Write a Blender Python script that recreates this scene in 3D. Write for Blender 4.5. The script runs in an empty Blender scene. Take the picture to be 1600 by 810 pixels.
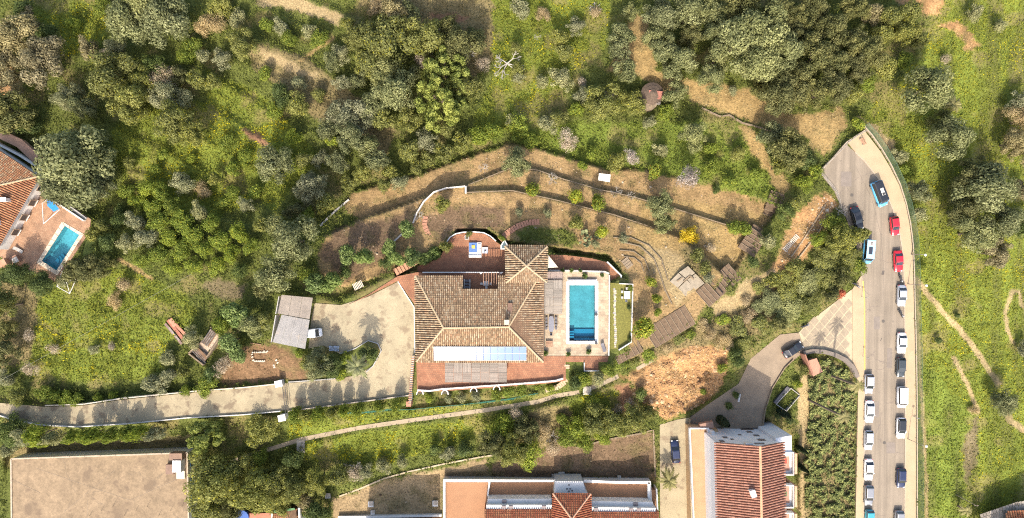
import bpy, bmesh, math, random
import numpy as np
from mathutils import Vector, Matrix
from mathutils.geometry import tessellate_polygon

R = math.radians
SC = bpy.context.scene
COL = SC.collection
random.seed(7)
RNG = np.random.default_rng(11)

# ------------------------------------------------------------------ camera, sky, sun, exposure
S_PX, CAM_H = 0.13, 140.0            # metres per photo pixel at villa level, drone height above it
cam_d = bpy.data.cameras.new('camera')
cam_d.sensor_width = 36.0
cam_d.lens = 36.0 * CAM_H / (1600 * S_PX)
cam_d.clip_start, cam_d.clip_end = 1.0, 6000.0
cam = bpy.data.objects.new('camera', cam_d)
cam.location = (0, 0, CAM_H)
COL.objects.link(cam)
SC.camera = cam

SUN_EL, SHADOW_AZ = R(45.5), R(7)      # shadows fall to the top of the photo, leaning slightly right
world = bpy.data.worlds.new('World')
SC.world = world
world.use_nodes = True
wn = world.node_tree
sky = wn.nodes.new('ShaderNodeTexSky')
sky.sky_type = 'NISHITA'
sky.sun_disc = False
sky.air_density, sky.dust_density, sky.ozone_density = 1.0, 4.0, 0.4
sky.sun_elevation = SUN_EL
sky.sun_rotation = math.pi + SHADOW_AZ
wn.nodes['Background'].inputs['Strength'].default_value = 0.15
wn.links.new(sky.outputs[0], wn.nodes['Background'].inputs['Color'])
sun_d = bpy.data.lights.new('sun', 'SUN')
sun_d.energy = 2.6
sun_d.angle = R(0.6)
sun_d.color = (1.0, 0.92, 0.80)
sun = bpy.data.objects.new('sun', sun_d)
light_dir = Vector((math.sin(SHADOW_AZ) * math.cos(SUN_EL), math.cos(SHADOW_AZ) * math.cos(SUN_EL), -math.sin(SUN_EL)))
sun.rotation_euler = light_dir.to_track_quat('-Z', 'Y').to_euler()
sun.location = (0, 0, 100)
COL.objects.link(sun)
vs = SC.view_settings
vs.view_transform = 'Standard'
vs.look = 'None'
vs.gamma = 1.0
vs.use_curve_mapping = False
vs.exposure = 1.18
SC.cycles.use_denoising = False
SC.cycles.filter_width = 1.1
SC.cycles.sample_clamp_indirect = 4.0
SC.cycles.max_bounces = 5
SC.cycles.diffuse_bounces = 3
SC.cycles.glossy_bounces = 2
SC.cycles.transmission_bounces = 2
SC.cycles.transparent_max_bounces = 8
SC.cycles.caustics_reflective = False
SC.cycles.caustics_refractive = False

# ------------------------------------------------------------------ survey: photo pixel + height -> place
def P(px, py, z=0.0):
    k = S_PX * (CAM_H - z) / CAM_H
    return Vector(((px - 800) * k, (405 - py) * k, z))

def on_plane(px, py, f):
    z = 0.0
    for _ in range(8):
        p = P(px, py, z)
        z = f(p.x, p.y)
    return P(px, py, z)

_T = {}
def vnoise(x, y, seed=0):
    if seed not in _T:
        _T[seed] = np.random.default_rng(seed + 100).random((256, 256))
    T = _T[seed]
    x = np.asarray(x, float); y = np.asarray(y, float)
    xi = np.floor(x).astype(int); yi = np.floor(y).astype(int)
    fx = x - xi; fy = y - yi
    fx = fx * fx * (3 - 2 * fx); fy = fy * fy * (3 - 2 * fy)
    a = T[xi & 255, yi & 255]; b = T[(xi + 1) & 255, yi & 255]
    c = T[xi & 255, (yi + 1) & 255]; d = T[(xi + 1) & 255, (yi + 1) & 255]
    return (a * (1 - fx) + b * fx) * (1 - fy) + (c * (1 - fx) + d * fx) * fy

def fbm(x, y, seed=0, o=3):
    t, a, n = 0, .5, 0
    for k in range(o):
        t = t + a * vnoise(x * 2 ** k, y * 2 ** k, seed + k); n += a; a *= .5
    return t / n

def sdist(poly, X, Y):
    """signed distance (negative inside) of points to a pixel polygon"""
    X = np.asarray(X, float); Y = np.asarray(Y, float)
    d = np.full(X.shape, 1e9); ins = np.zeros(X.shape, bool)
    n = len(poly)
    for i in range(n):
        x0, y0 = poly[i][:2]; x1, y1 = poly[(i + 1) % n][:2]
        ex, ey = x1 - x0, y1 - y0
        L = ex * ex + ey * ey + 1e-9
        t = np.clip(((X - x0) * ex + (Y - y0) * ey) / L, 0, 1)
        d = np.minimum(d, np.hypot(X - x0 - t * ex, Y - y0 - t * ey))
        c = ((y0 > Y) != (y1 > Y))
        with np.errstate(divide='ignore', invalid='ignore'):
            xi = x0 + (Y - y0) * ex / (ey if ey else 1e-9)
        ins ^= c & (X < xi)
    return np.where(ins, -d, d)

def ldist(line, X, Y):
    """distance to a pixel polyline and the height interpolated along it"""
    d = np.full(np.shape(X), 1e9); z = np.zeros(np.shape(X))
    for a, b in zip(line[:-1], line[1:]):
        ex, ey = b[0] - a[0], b[1] - a[1]
        t = np.clip(((X - a[0]) * ex + (Y - a[1]) * ey) / (ex * ex + ey * ey + 1e-9), 0, 1)
        dd = np.hypot(X - a[0] - t * ex, Y - a[1] - t * ey)
        if len(a) > 2:
            z = np.where(dd < d, a[2] + t * (b[2] - a[2]), z)
        d = np.minimum(d, dd)
    return d, z

# ------------------------------------------------------------------ materials
def _nodes(name):
    m = bpy.data.materials.new(name)
    m.use_nodes = True
    nt = m.node_tree
    return m, nt, nt.nodes['Principled BSDF']

def lin(r, g, b):
    f = lambda c: (c / 255 / 12.92) if c / 255 <= .04045 else ((c / 255 + .055) / 1.055) ** 2.4
    return (f(r), f(g), f(b))

def _pos(nt, scale):
    g = nt.nodes.new('ShaderNodeNewGeometry')
    mp = nt.nodes.new('ShaderNodeMapping')
    mp.inputs['Scale'].default_value = (scale,) * 3 if not isinstance(scale, tuple) else scale
    nt.links.new(g.outputs['Position'], mp.inputs['Vector'])
    return mp.outputs['Vector']

def _noise(nt, scale, detail=4, rough=.6):
    n = nt.nodes.new('ShaderNodeTexNoise')
    n.inputs['Scale'].default_value = 1.0
    n.inputs['Detail'].default_value = detail
    n.inputs['Roughness'].default_value = rough
    nt.links.new(_pos(nt, scale), n.inputs['Vector'])
    return n.outputs['Fac']

def _ramp(nt, fac, stops):
    r = nt.nodes.new('ShaderNodeValToRGB')
    e = r.color_ramp.elements
    while len(e) < len(stops):
        e.new(.5)
    for k, (p, c) in enumerate(stops):
        e[k].position = p
        e[k].color = (*c, 1) if len(c) == 3 else c
    nt.links.new(fac, r.inputs['Fac'])
    return r.outputs['Color']

def _mul(nt, a, b, fac=1.0, mode='MULTIPLY'):
    m = nt.nodes.new('ShaderNodeMix')
    m.data_type = 'RGBA'; m.blend_type = mode
    m.inputs[0].default_value = fac
    nt.links.new(a, m.inputs[6]); nt.links.new(b, m.inputs[7])
    return m.outputs[2]

def _bump(nt, b, fac, strength, dist):
    n = nt.nodes.new('ShaderNodeBump')
    n.inputs['Strength'].default_value = strength
    n.inputs['Distance'].default_value = dist
    nt.links.new(fac, n.inputs['Height'])
    nt.links.new(n.outputs['Normal'], b.inputs['Normal'])

MATS = {}
def mat(name, c, rough=.8, var=.18, scale=1.2, fine=9.0, bump=0.0, metal=0.0, coat=0.0, spots=None, cracks=None, streaks=None):
    """plain weathered surface: two scales of noise on one colour"""
    if name in MATS:
        return MATS[name]
    m, nt, b = _nodes(name)
    lo = tuple(x * (1 - var) for x in c); hi = tuple(min(1, x * (1 + var)) for x in c)
    col = _ramp(nt, _noise(nt, scale, 5), [(.3, lo), (.72, hi)])
    f2 = _noise(nt, fine, 3)
    col = _mul(nt, col, _ramp(nt, f2, [(.25, (1 - var,) * 3), (.75, (1 + var * .4,) * 3)]))
    if spots:
        k = _ramp(nt, _noise(nt, spots[1], 3), [(spots[2], (0, 0, 0)), (min(.99, spots[2] + .1), (1, 1, 1))])
        mx = nt.nodes.new('ShaderNodeMix'); mx.data_type = 'RGBA'
        nt.links.new(k, mx.inputs[0]); nt.links.new(col, mx.inputs[6]); mx.inputs[7].default_value = (*spots[0], 1)
        col = mx.outputs[2]
    if streaks:                                   # long worn tracks: (colour factor, scale vector)
        f3 = _noise(nt, streaks[1], 4)
        col = _mul(nt, col, _ramp(nt, f3, [(.35, (streaks[0],) * 3), (.65, (1.06,) * 3)]))
    if cracks:                                    # thin dark crack lines: (colour, cells per metre, width)
        vo = nt.nodes.new('ShaderNodeTexVoronoi'); vo.feature = 'DISTANCE_TO_EDGE'; vo.inputs['Scale'].default_value = 1.0
        wob = nt.nodes.new('ShaderNodeTexNoise'); wob.inputs['Scale'].default_value = 1.0; wob.inputs['Detail'].default_value = 4
        src = _pos(nt, cracks[1]); nt.links.new(_pos(nt, cracks[1] * 4), wob.inputs['Vector'])
        ad = nt.nodes.new('ShaderNodeMix'); ad.data_type = 'RGBA'; ad.inputs[0].default_value = .22
        nt.links.new(src, ad.inputs[6]); nt.links.new(wob.outputs['Color'], ad.inputs[7])
        nt.links.new(ad.outputs[2], vo.inputs['Vector'])
        k2 = _ramp(nt, vo.outputs['Distance'], [(0, (.75, .75, .75)), (cracks[2], (0, 0, 0))])
        k2 = _mul(nt, k2, _ramp(nt, _noise(nt, cracks[1] * 1.3, 2), [(.46, (0, 0, 0)), (.56, (1, 1, 1))]))
        mc = nt.nodes.new('ShaderNodeMix'); mc.data_type = 'RGBA'
        nt.links.new(k2, mc.inputs[0]); nt.links.new(col, mc.inputs[6]); mc.inputs[7].default_value = (*cracks[0], 1)
        col = mc.outputs[2]
    nt.links.new(col, b.inputs['Base Color'])
    b.inputs['Roughness'].default_value = rough
    b.inputs['Metallic'].default_value = metal
    b.inputs['Coat Weight'].default_value = coat
    if bump:
        _bump(nt, b, f2, bump, .05)
    MATS[name] = m
    return m

def mat_attr(name, rough=.85, var=.25, scale=3.0, bump=0.0, transl=0.0, objvar=0.0, spec=.25):
    """colour stored per piece (tile, leaf, patch of soil) times fine noise"""
    if name in MATS:
        return MATS[name]
    m, nt, b = _nodes(name)
    a = nt.nodes.new('ShaderNodeAttribute'); a.attribute_name = 'Col'
    col = a.outputs['Color']
    if var:
        f = _noise(nt, scale, 4)
        col = _mul(nt, col, _ramp(nt, f, [(.28, (1 - var,) * 3), (.72, (1 + var,) * 3)]))
        if bump:
            _bump(nt, b, f, bump, .15)
    if objvar:
        oi = nt.nodes.new('ShaderNodeObjectInfo')
        col = _mul(nt, col, _ramp(nt, oi.outputs['Random'], [(0, (1 - objvar, 1 - objvar, 1 - objvar * .6)), (.5, (1, 1, 1)), (1, (1 + objvar, 1 + objvar * .8, 1))]))
    nt.links.new(col, b.inputs['Base Color'])
    b.inputs['Roughness'].default_value = rough
    b.inputs['Specular IOR Level'].default_value = spec
    if transl:
        t = nt.nodes.new('ShaderNodeBsdfTranslucent')
        nt.links.new(col, t.inputs['Color'])
        mx = nt.nodes.new('ShaderNodeMixShader'); mx.inputs[0].default_value = transl
        nt.links.new(b.outputs[0], mx.inputs[1]); nt.links.new(t.outputs[0], mx.inputs[2])
        nt.links.new(mx.outputs[0], nt.nodes['Material Output'].inputs['Surface'])
    MATS[name] = m
    return m

def mat_brick(name, c1, c2, mortar, bw, bh, rot=0.0, rough=.8, msize=.03, offset=.5):
    if name in MATS:
        return MATS[name]
    m, nt, b = _nodes(name)
    g = nt.nodes.new('ShaderNodeNewGeometry')
    mp = nt.nodes.new('ShaderNodeMapping'); mp.inputs['Rotation'].default_value = (0, 0, rot)
    nt.links.new(g.outputs['Position'], mp.inputs['Vector'])
    br = nt.nodes.new('ShaderNodeTexBrick')
    br.inputs['Scale'].default_value = 1.0
    br.inputs['Brick Width'].default_value = bw; br.inputs['Row Height'].default_value = bh
    br.inputs['Mortar Size'].default_value = msize
    br.offset = offset
    br.inputs['Color1'].default_value = (*c1, 1); br.inputs['Color2'].default_value = (*c2, 1); br.inputs['Mortar'].default_value = (*mortar, 1)
    nt.links.new(mp.outputs[0], br.inputs['Vector'])
    col = _mul(nt, br.outputs['Color'], _ramp(nt, _noise(nt, .5, 5), [(.3, (.72,) * 3), (.7, (1.2,) * 3)]))
    col = _mul(nt, col, _ramp(nt, _noise(nt, 5, 3), [(.3, (.8,) * 3), (.7, (1.1,) * 3)]))
    nt.links.new(col, b.inputs['Base Color'])
    b.inputs['Roughness'].default_value = rough
    MATS[name] = m
    return m

def mat_glass(name, c, rough=.06):
    if name in MATS:
        return MATS[name]
    m, nt, b = _nodes(name)
    b.inputs['Base Color'].default_value = (*c, 1)
    b.inputs['Roughness'].default_value = rough
    b.inputs['Specular IOR Level'].default_value = .8
    MATS[name] = m
    return m

def mat_paint(name, c, metal=.0, rough=.28):
    if name in MATS:
        return MATS[name]
    m, nt, b = _nodes(name)
    col = _ramp(nt, _noise(nt, 6, 3), [(.3, tuple(x * .92 for x in c)), (.7, tuple(min(1, x * 1.04) for x in c))])
    nt.links.new(col, b.inputs['Base Color'])
    b.inputs['Roughness'].default_value = rough
    b.inputs['Metallic'].default_value = metal
    b.inputs['Coat Weight'].default_value = .5
    b.inputs['Coat Roughness'].default_value = .08
    MATS[name] = m
    return m

# ------------------------------------------------------------------ mesh helpers
class MB:
    """collects boxes, prisms and tubes; build() links them as ONE mesh object"""
    def __init__(s):
        s.v, s.f, s.c = [], [], []
    def add(s, vs, fs, col=None):
        o = len(s.v)
        s.v += [tuple(v) for v in vs]
        s.f += [tuple(i + o for i in f) for f in fs]
        if col is not None:
            s.c += [col] * len(vs)
        return s
    def box(s, cx, cy, cz, sx, sy, sz, rz=0.0, col=None):
        c, n = math.cos(rz), math.sin(rz)
        vs = []
        for dz in (-.5, .5):
            for dx, dy in ((-.5, -.5), (.5, -.5), (.5, .5), (-.5, .5)):
                x, y = dx * sx, dy * sy
                vs.append((cx + x * c - y * n, cy + x * n + y * c, cz + dz * sz))
        return s.add(vs, [(3, 2, 1, 0), (4, 5, 6, 7), (0, 1, 5, 4), (1, 2, 6, 5), (2, 3, 7, 6), (3, 0, 4, 7)], col)
    def bar(s, a, b, w, h, col=None):
        """box from a to b, w wide, h high, top faces up"""
        a, b = Vector(a), Vector(b)
        d = (b - a).normalized()
        side = d.cross(Vector((0, 0, 1)))
        side = side.normalized() if side.length > 1e-4 else Vector((1, 0, 0))
        up = side.cross(d).normalized()
        vs = [p + side * (sx * w / 2) + up * (sz * h / 2) for p in (a, b) for sx, sz in ((-1, -1), (1, -1), (1, 1), (-1, 1))]
        return s.add(vs, [(0, 1, 2, 3), (7, 6, 5, 4), (0, 4, 5, 1), (1, 5, 6, 2), (2, 6, 7, 3), (3, 7, 4, 0)], col)
    def tube(s, a, b, r0, r1=None, n=6, col=None):
        a, b = Vector(a), Vector(b)
        r1 = r0 if r1 is None else r1
        d = (b - a).normalized()
        u = d.orthogonal().normalized(); w = d.cross(u)
        vs = []
        for p, r in ((a, r0), (b, r1)):
            for k in range(n):
                t = 2 * math.pi * k / n
                vs.append(p + u * (r * math.cos(t)) + w * (r * math.sin(t)))
        fs = [(k, (k + 1) % n, n + (k + 1) % n, n + k) for k in range(n)]
        fs += [tuple(range(n))[::-1], tuple(range(n, 2 * n))]
        return s.add(vs, fs, col)
    def prism(s, top, depth, holes=(), col=None):
        """top: 3D loop(s); side skirts go straight down by depth (or to z when given as ('z', z))"""
        loops = [list(map(Vector, top))] + [list(map(Vector, h)) for h in holes]
        tris = tessellate_polygon(loops)
        flat = [p for l in loops for p in l]
        vs = list(flat)
        fs = []
        for t in tris:
            a, b, c = (flat[i] for i in t)
            nz = (b - a).cross(c - a).z
            fs.append(tuple(t) if nz > 0 else tuple(reversed(t)))
        bz = (lambda p: depth[1]) if isinstance(depth, tuple) else (lambda p: p.z - depth)
        o = 0
        for l in loops:
            n = len(l); k0 = len(vs)
            vs += [Vector((p.x, p.y, bz(p))) for p in l]
            for i in range(n):
                j = (i + 1) % n
                fs.append((o + i, k0 + i, k0 + j, o + j))
            o += n
        return s.add(vs, fs, col)
    def build(s, name, m, parent=None, smooth=False, kind=None):
        me = bpy.data.meshes.new(name)
        me.from_pydata(s.v, [], s.f)
        if s.c:
            a = me.color_attributes.new('Col', 'FLOAT_COLOR', 'POINT')
            a.data.foreach_set('color', np.array([(*c, 1) for c in s.c], np.float32).ravel())
        bm = bmesh.new(); bm.from_mesh(me)
        bmesh.ops.recalc_face_normals(bm, faces=bm.faces)
        bm.to_mesh(me); bm.free()
        if smooth:
            me.polygons.foreach_set('use_smooth', [True] * len(me.polygons))
        me.materials.append(m)
        return link(name, me, parent, kind)

def link(name, me, parent=None, kind=None):
    o = bpy.data.objects.new(name, me)
    COL.objects.link(o)
    if parent is not None:
        adopt(o, parent)
    if kind:
        o['kind'] = kind
    return o

def adopt(o, parent):
    """child keeps the world coordinates it was built in"""
    o.parent = parent
    M = Matrix.Identity(4)
    p = parent
    while p is not None:
        M = p.matrix_basis @ M if p.parent is None else p.matrix_parent_inverse @ p.matrix_basis @ M
        p = p.parent
    o.matrix_parent_inverse = M.inverted()

def local(o, parent):
    o.parent = parent
    return o

def tag(o, label, cat, group=None, kind=None):
    o['label'] = label; o['category'] = cat
    if group: o['group'] = group
    if kind: o['kind'] = kind
    return o

def thing(name, label, cat, loc=(0, 0, 0), rz=0.0, group=None):
    o = bpy.data.objects.new(name, None)
    o.empty_display_size = .3
    o.location = loc; o.rotation_euler = (0, 0, rz)
    COL.objects.link(o)
    return tag(o, label, cat, group)

def quadmesh(name, V, C, m, smooth=False):
    """V (N,4,3) free quads, C (N,3) colour of each"""
    n = len(V)
    me = bpy.data.meshes.new(name)
    me.vertices.add(n * 4)
    me.vertices.foreach_set('co', np.asarray(V, np.float32).ravel())
    me.loops.add(n * 4)
    me.loops.foreach_set('vertex_index', np.arange(n * 4, dtype=np.int32))
    me.polygons.add(n)
    me.polygons.foreach_set('loop_start', np.arange(0, n * 4, 4, dtype=np.int32))
    me.update(calc_edges=True)
    a = me.color_attributes.new('Col', 'FLOAT_COLOR', 'POINT')
    c4 = np.ones((n, 4, 4), np.float32); c4[:, :, :3] = np.asarray(C, np.float32)[:, None, :]
    a.data.foreach_set('color', c4.ravel())
    me.materials.append(m)
    me.validate()
    return me

def copy_tree(o, parent=None):
    c = o.copy(); COL.objects.link(c); c.parent = parent
    for ch in o.children:
        copy_tree(ch, c)
    return c
# ------------------------------------------------------------------ survey of surfaces (pixel outlines + level)
def street_z(px, py): return -3.0 - 3.0 * (py - 240) / 570.0
def lane_z(px, py): return -0.15 - 2.6 * (448 - px) / 448.0
def lower_z(px, py): return -4.6 - 2.9 * ((1235 - px) + (py - 540)) / 270.0

STREET = [(1280, 269), (1323, 226), (1336, 238), (1349, 250), (1361, 265), (1378, 288), (1394, 325), (1405, 362), (1411, 400), (1413, 480), (1414, 600), (1414, 700), (1412, 940),
          (1349, 940), (1350, 720), (1351, 600), (1351, 470), (1346, 432), (1338, 385), (1322, 340), (1303, 298)]
EAST_WALK = [(1324, 222), (1352, 206), (1376, 237), (1391, 262), (1405, 290), (1415, 320), (1421, 350), (1424, 375), (1426, 400), (1428, 480), (1430, 560), (1431, 650), (1431, 940),
             (1412.4, 940), (1414.4, 700), (1414.4, 600), (1413.4, 480), (1411.4, 400), (1405.4, 362), (1394.4, 325), (1378.4, 288), (1361.4, 264.6), (1349.4, 249.6), (1336.4, 237.6)]
WEST_WALK = [(1332, 452), (1345, 432), (1350.6, 470), (1350.6, 600), (1349.6, 720), (1348.6, 940), (1334, 940), (1339, 720), (1341, 610), (1337, 585), (1332, 572)]
PLAZA = [(1248, 520), (1262, 505), (1331.6, 452), (1331.6, 572), (1322, 561), (1305, 552), (1285, 548), (1258, 549)]
LOWER = [(1219, 523), (1247.6, 520), (1257.6, 549), (1242, 562), (1228, 574), (1208, 606), (1197, 640), (1193, 668), (1120, 672), (1079, 662), (1078, 653), (1104, 634), (1154, 600), (1173, 561)]
ALLEY = [(1031, 664), (1058, 656), (1077.6, 653), (1077, 700), (1076, 940), (1032, 940)]
DRIVE = [(492, 474), (533, 477), (575, 464), (621, 441), (647, 481), (648, 556), (641, 616), (540, 629), (448.4, 641), (450, 599), (523, 593), (560, 586), (582, 572),
         (595, 550), (590, 538), (575, 533), (555, 545), (531, 553), (505, 540), (482, 545), (486, 500)]
LANE = [(448, 641), (380, 647), (290, 652), (200, 661), (120, 666), (60, 663), (20, 655), (-60, 640), (-200, 590), (-205, 565), (-60, 618), (0, 630), (70, 636), (130, 634), (190, 625), (300, 614), (449.6, 599)]
NPZ = -2.6                                # the shaded patio lies a storey below the villa floor
NORTH_PATIO = [(652, 425.6), (652, 416), (684, 405), (690, 398), (700, 376), (712, 367), (735, 363), (758, 366), (775, 378), (790, 388), (790, 425.6)]
COURT = [(650, 426), (790, 426), (790, 440), (779, 456), (722, 456), (722, 438), (651, 438), (649, 478), (622, 439), (575, 462.6), (545, 476), (575, 461), (621, 432)]
SOUTH_TERRACE = [(650, 556), (884, 556.5), (884, 595), (860, 599), (800, 604), (700, 611), (652, 613)]
POOL_PATIO = [(846, 424), (952, 425), (951, 556), (846, 556)]
POOL_HOLE = [(889.5, 446), (929.5, 446), (929.5, 533), (889.5, 533)]
NORTH_STRIP = [(857, 398), (885, 399), (925, 404), (948, 410), (970, 431), (953, 441), (952, 424), (857, 423.5)]
SOUTH_STEP = [(884.6, 557), (951, 557), (949, 566), (935, 566), (935, 579), (914, 579), (914, 566), (884.6, 566)]
LAWN = [(953.5, 442), (988, 445), (986, 534), (966, 546), (953.5, 546)]
HOUSE_TERRACE = [(66, 292), (112, 322), (142, 343), (140, 362), (88, 441), (20, 412), (-12, 395), (28, 345)]
HPOOL_HOLE = [(101, 353), (124, 367.5), (88, 423), (65, 408)]
HLAWN = [(134, 377), (152, 372), (150, 392), (128, 402)]
PATH = [(300, 745, -6.2), (345, 730, -5.8), (380, 715, -5.4), (470, 687, -4.6), (560, 669, -4.2), (650, 656, -3.9), (760, 641, -3.6), (840, 628, -3.4), (868, 619, -3.2), (905, 613, -3.0)]
PATH2 = [(915, 610, -3.0), (945, 598, -2.9), (966, 588, -2.9)]
PATH3 = [(995, 577, -2.9), (1020, 563, -3.0)]
VILLA = [(540, 480), (540, 470), (620, 428), (650, 422), (652, 426), (790, 426), (790, 392), (855, 396), (858, 424), (952, 424), (975, 440), (990, 440), (990, 540), (958, 553), (952, 570), (934, 582), (912, 582), (890, 573), (888, 600), (800, 608), (700, 614), (640, 619), (540, 632), (448, 643), (450, 596), (430, 545), (430, 460), (492, 465)]

# terraces north of the villa step down away from it (south side higher)
T3 = [(505, 372), (560, 345), (640, 318), (690, 297), (727, 290), (727, 301), (800, 298), (870, 313), (960, 336), (1020, 356), (1065, 372), (1100, 400), (1130, 430), (1090, 500), (985, 560), (985, 440), (950, 398), (860, 385), (790, 376), (760, 358), (715, 358), (690, 385), (620, 425), (530, 450), (495, 420)]
T2 = [(727, 301), (727, 290), (800, 262), (840, 266), (880, 280), (935, 296), (990, 308), (1060, 328), (1130, 350), (1178, 365), (1150, 420), (1130, 430), (1100, 400), (1065, 372), (1020, 356), (960, 336), (870, 313), (800, 298)]
T1 = [(535, 330), (550, 300), (640, 280), (720, 250), (790, 228), (830, 230), (940, 264), (1010, 268), (1080, 285), (1150, 300), (1215, 325), (1200, 350), (1178, 365), (1130, 350), (1060, 328), (990, 308), (935, 296), (880, 280), (840, 266), (800, 262), (727, 290), (690, 297), (640, 318), (560, 345)]

CTRL = [(-400, -300, -12), (400, -300, -13), (1000, -300, -13), (1700, -300, -12), (0, 0, -9), (200, 0, -9.5), (420, 0, -9), (640, 0, -9.5), (850, 0, -9.5), (1050, 0, -8.5), (1250, 0, -8), (1420, 0, -8), (1600, 0, -10),
        (0, 130, -7), (200, 130, -7.2), (400, 130, -7), (620, 130, -7.6), (800, 130, -7.8), (1000, 130, -6.8), (1200, 130, -5.6), (1330, 130, -5), (1500, 130, -8), (1650, 130, -10),
        (0, 260, -4.5), (180, 260, -5), (350, 260, -5.2), (520, 260, -5.6), (640, 245, -5.6), (750, 215, -5.6), (900, 215, -6), (1050, 230, -5.4), (1180, 260, -4.8), (1280, 220, -3.6), (1500, 260, -7), (1650, 260, -10),
        (0, 420, -3.6), (150, 430, -3.6), (300, 400, -3.2), (400, 400, -2.4), (460, 430, -1.2), (1120, 440, -2.4), (1230, 330, -3.2), (1280, 380, -3.6), (1260, 470, -4.2), (1180, 500, -3.8), (1500, 420, -7.5), (1650, 420, -10),
        (0, 560, -3), (150, 540, -3), (300, 540, -2.4), (400, 560, -1.2), (1010, 555, -1.6), (1075, 535, -2.4), (1130, 540, -3.6), (1500, 560, -8), (1650, 560, -10.5),
        (0, 690, -4.2), (150, 690, -4.8), (260, 690, -5), (400, 690, -4.6), (520, 645, -2.6), (700, 632, -2.4), (850, 610, -1.8), (930, 595, -1.6), (1000, 590, -2.2), (1040, 600, -5.5), (1090, 600, -6.5), (1020, 645, -6.5),
        (560, 715, -5.6), (700, 690, -5.2), (800, 690, -5.2), (900, 670, -5.2), (960, 640, -4.4), (640, 770, -6.6), (800, 735, -6.4), (960, 715, -6.8), (1020, 720, -8), (470, 770, -6.6), (350, 770, -6.6), (150, 760, -7), (0, 780, -7),
        (1100, 640, -8.8), (1150, 700, -9.2), (1260, 660, -7.2), (1290, 700, -6.8), (1300, 600, -5.2), (1250, 800, -8), (1320, 780, -6.6), (1500, 700, -9), (1650, 700, -11), (1500, 900, -10),
        (300, 1000, -9), (800, 1000, -9), (1200, 1000, -10), (-400, 500, -6), (-400, 900, -9), (2000, 400, -13), (2000, 1000, -14)]

gx = np.concatenate([-60 - np.cumsum(12 * 1.22 ** np.arange(28))[::-1], np.arange(-60, 1661, 3.0), 1660 + np.cumsum(12 * 1.22 ** np.arange(28))])
gy = np.concatenate([-60 - np.cumsum(12 * 1.22 ** np.arange(28))[::-1], np.arange(-60, 871, 3.0), 870 + np.cumsum(12 * 1.22 ** np.arange(28))])
GX, GY = np.meshgrid(gx, gy)          # rows: py
_n = np.zeros(GX.shape); _d = np.zeros(GX.shape)
for cx, cy, cz in CTRL:
    if cy <= 300 and cx < 1160: cz -= 1.5
    w = 1.0 / (((GX - cx) ** 2 + (GY - cy) ** 2) / 3600.0 + .15) ** 2
    _n += w * cz; _d += w
GH = _n / _d
GH += 1.1 * (fbm(GX / 60, GY / 60, 3) - .5) + .35 * (fbm(GX / 14, GY / 14, 6) - .5)

def blend_poly(poly, z, soft, under=0.0):
    global GH
    s = sdist(poly, GX, GY)
    w = np.clip(1 - s / soft, 0, 1); w = w * w * (3 - 2 * w)
    zz = z(GX, GY) if callable(z) else z
    GH = GH * (1 - w) + (zz - under) * w

# old cultivation banks on the left hillside: low steps running down to the right
bank = np.clip(1 - sdist([(360, -60), (600, -60), (620, 120), (520, 210), (420, 320), (180, 300), (170, 140), (300, 120)], GX, GY) / 60, 0, 1)
dd = (GY * .88 - GX * .47 + 14 * (fbm(GX / 50, GY / 50, 9) - .5)) / 46.0
fr = dd - np.floor(dd)
GH += bank * (1.1 * (np.clip((fr - .78) / .22, 0, 1) - fr))
blend_poly(T1, -5.8, 3); blend_poly(T2, -4.5, 1.6); blend_poly(T3, lambda x, y: -3.1 + 2.3 * np.clip((y - 345) / 110, 0, 1), 2.2)
GH += .12 * (fbm(GX / 9, GY / 9, 21) - .5) * (np.minimum(sdist(T1, GX, GY), np.minimum(sdist(T2, GX, GY), sdist(T3, GX, GY))) < 0)
# slipped bank below the villa: scalloped scar
scar = [(985, 612), (1015, 578), (1080, 540), (1138, 545), (1132, 600), (1098, 634), (1040, 655), (1015, 640)]
sw = np.clip(1 - sdist(scar, GX, GY) / 8, 0, 1)
GH += sw * (2.6 * (fbm(GX / 20, GY / 20, 31, 4) - .55) + .9 * (fbm(GX / 6, GY / 9, 33, 3) - .5))
blend_poly(VILLA, 0.0, 16, .12)
blend_poly(NORTH_PATIO, NPZ, 5, .12); blend_poly(NORTH_STRIP, -1.5, 3, .12)
GH = np.where(sdist([(617, 424), (652, 404), (690, 390), (690, 400), (652, 420), (620, 432)], GX, GY) < 1.5, np.minimum(GH, -2.9), GH)
blend_poly(LANE, lane_z, 9, .12)
blend_poly(DRIVE, -.12, 4, .12)
blend_poly([(455, 640), (641, 617), (700, 611), (800, 605), (884, 596), (884, 606), (800, 618), (700, 628), (641, 632), (455, 655)], -2.0, 5)
blend_poly(LOWER, lower_z, 10, .14); blend_poly(ALLEY, -7.5, 8, .14)
blend_poly(PLAZA, street_z, 6, .12); blend_poly(STREET, street_z, 8, .16); blend_poly(EAST_WALK, street_z, 7, .1); blend_poly(WEST_WALK, street_z, 5, .1)
blend_poly(HOUSE_TERRACE, -3.4, 8, .12); blend_poly([(-80, 210), (0, 225), (66, 280), (10, 400), (-80, 380)], -3.4, 6, .12)
blend_poly([(1085, 655), (1190, 655), (1240, 690), (1250, 940), (1080, 940)], -9.5, 8)
blend_poly([(520, 775), (690, 742), (1020, 740), (1030, 940), (520, 940)], -7.0, 6)
blend_poly([(10, 700), (300, 690), (300, 940), (10, 940)], -7.0, 6)
for L in (PATH, PATH2, PATH3):
    d, z = ldist(L, GX, GY)
    w = np.clip(1 - (d - 4.5) / 8, 0, 1); GH = GH * (1 - w) + (z - .1) * w
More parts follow.
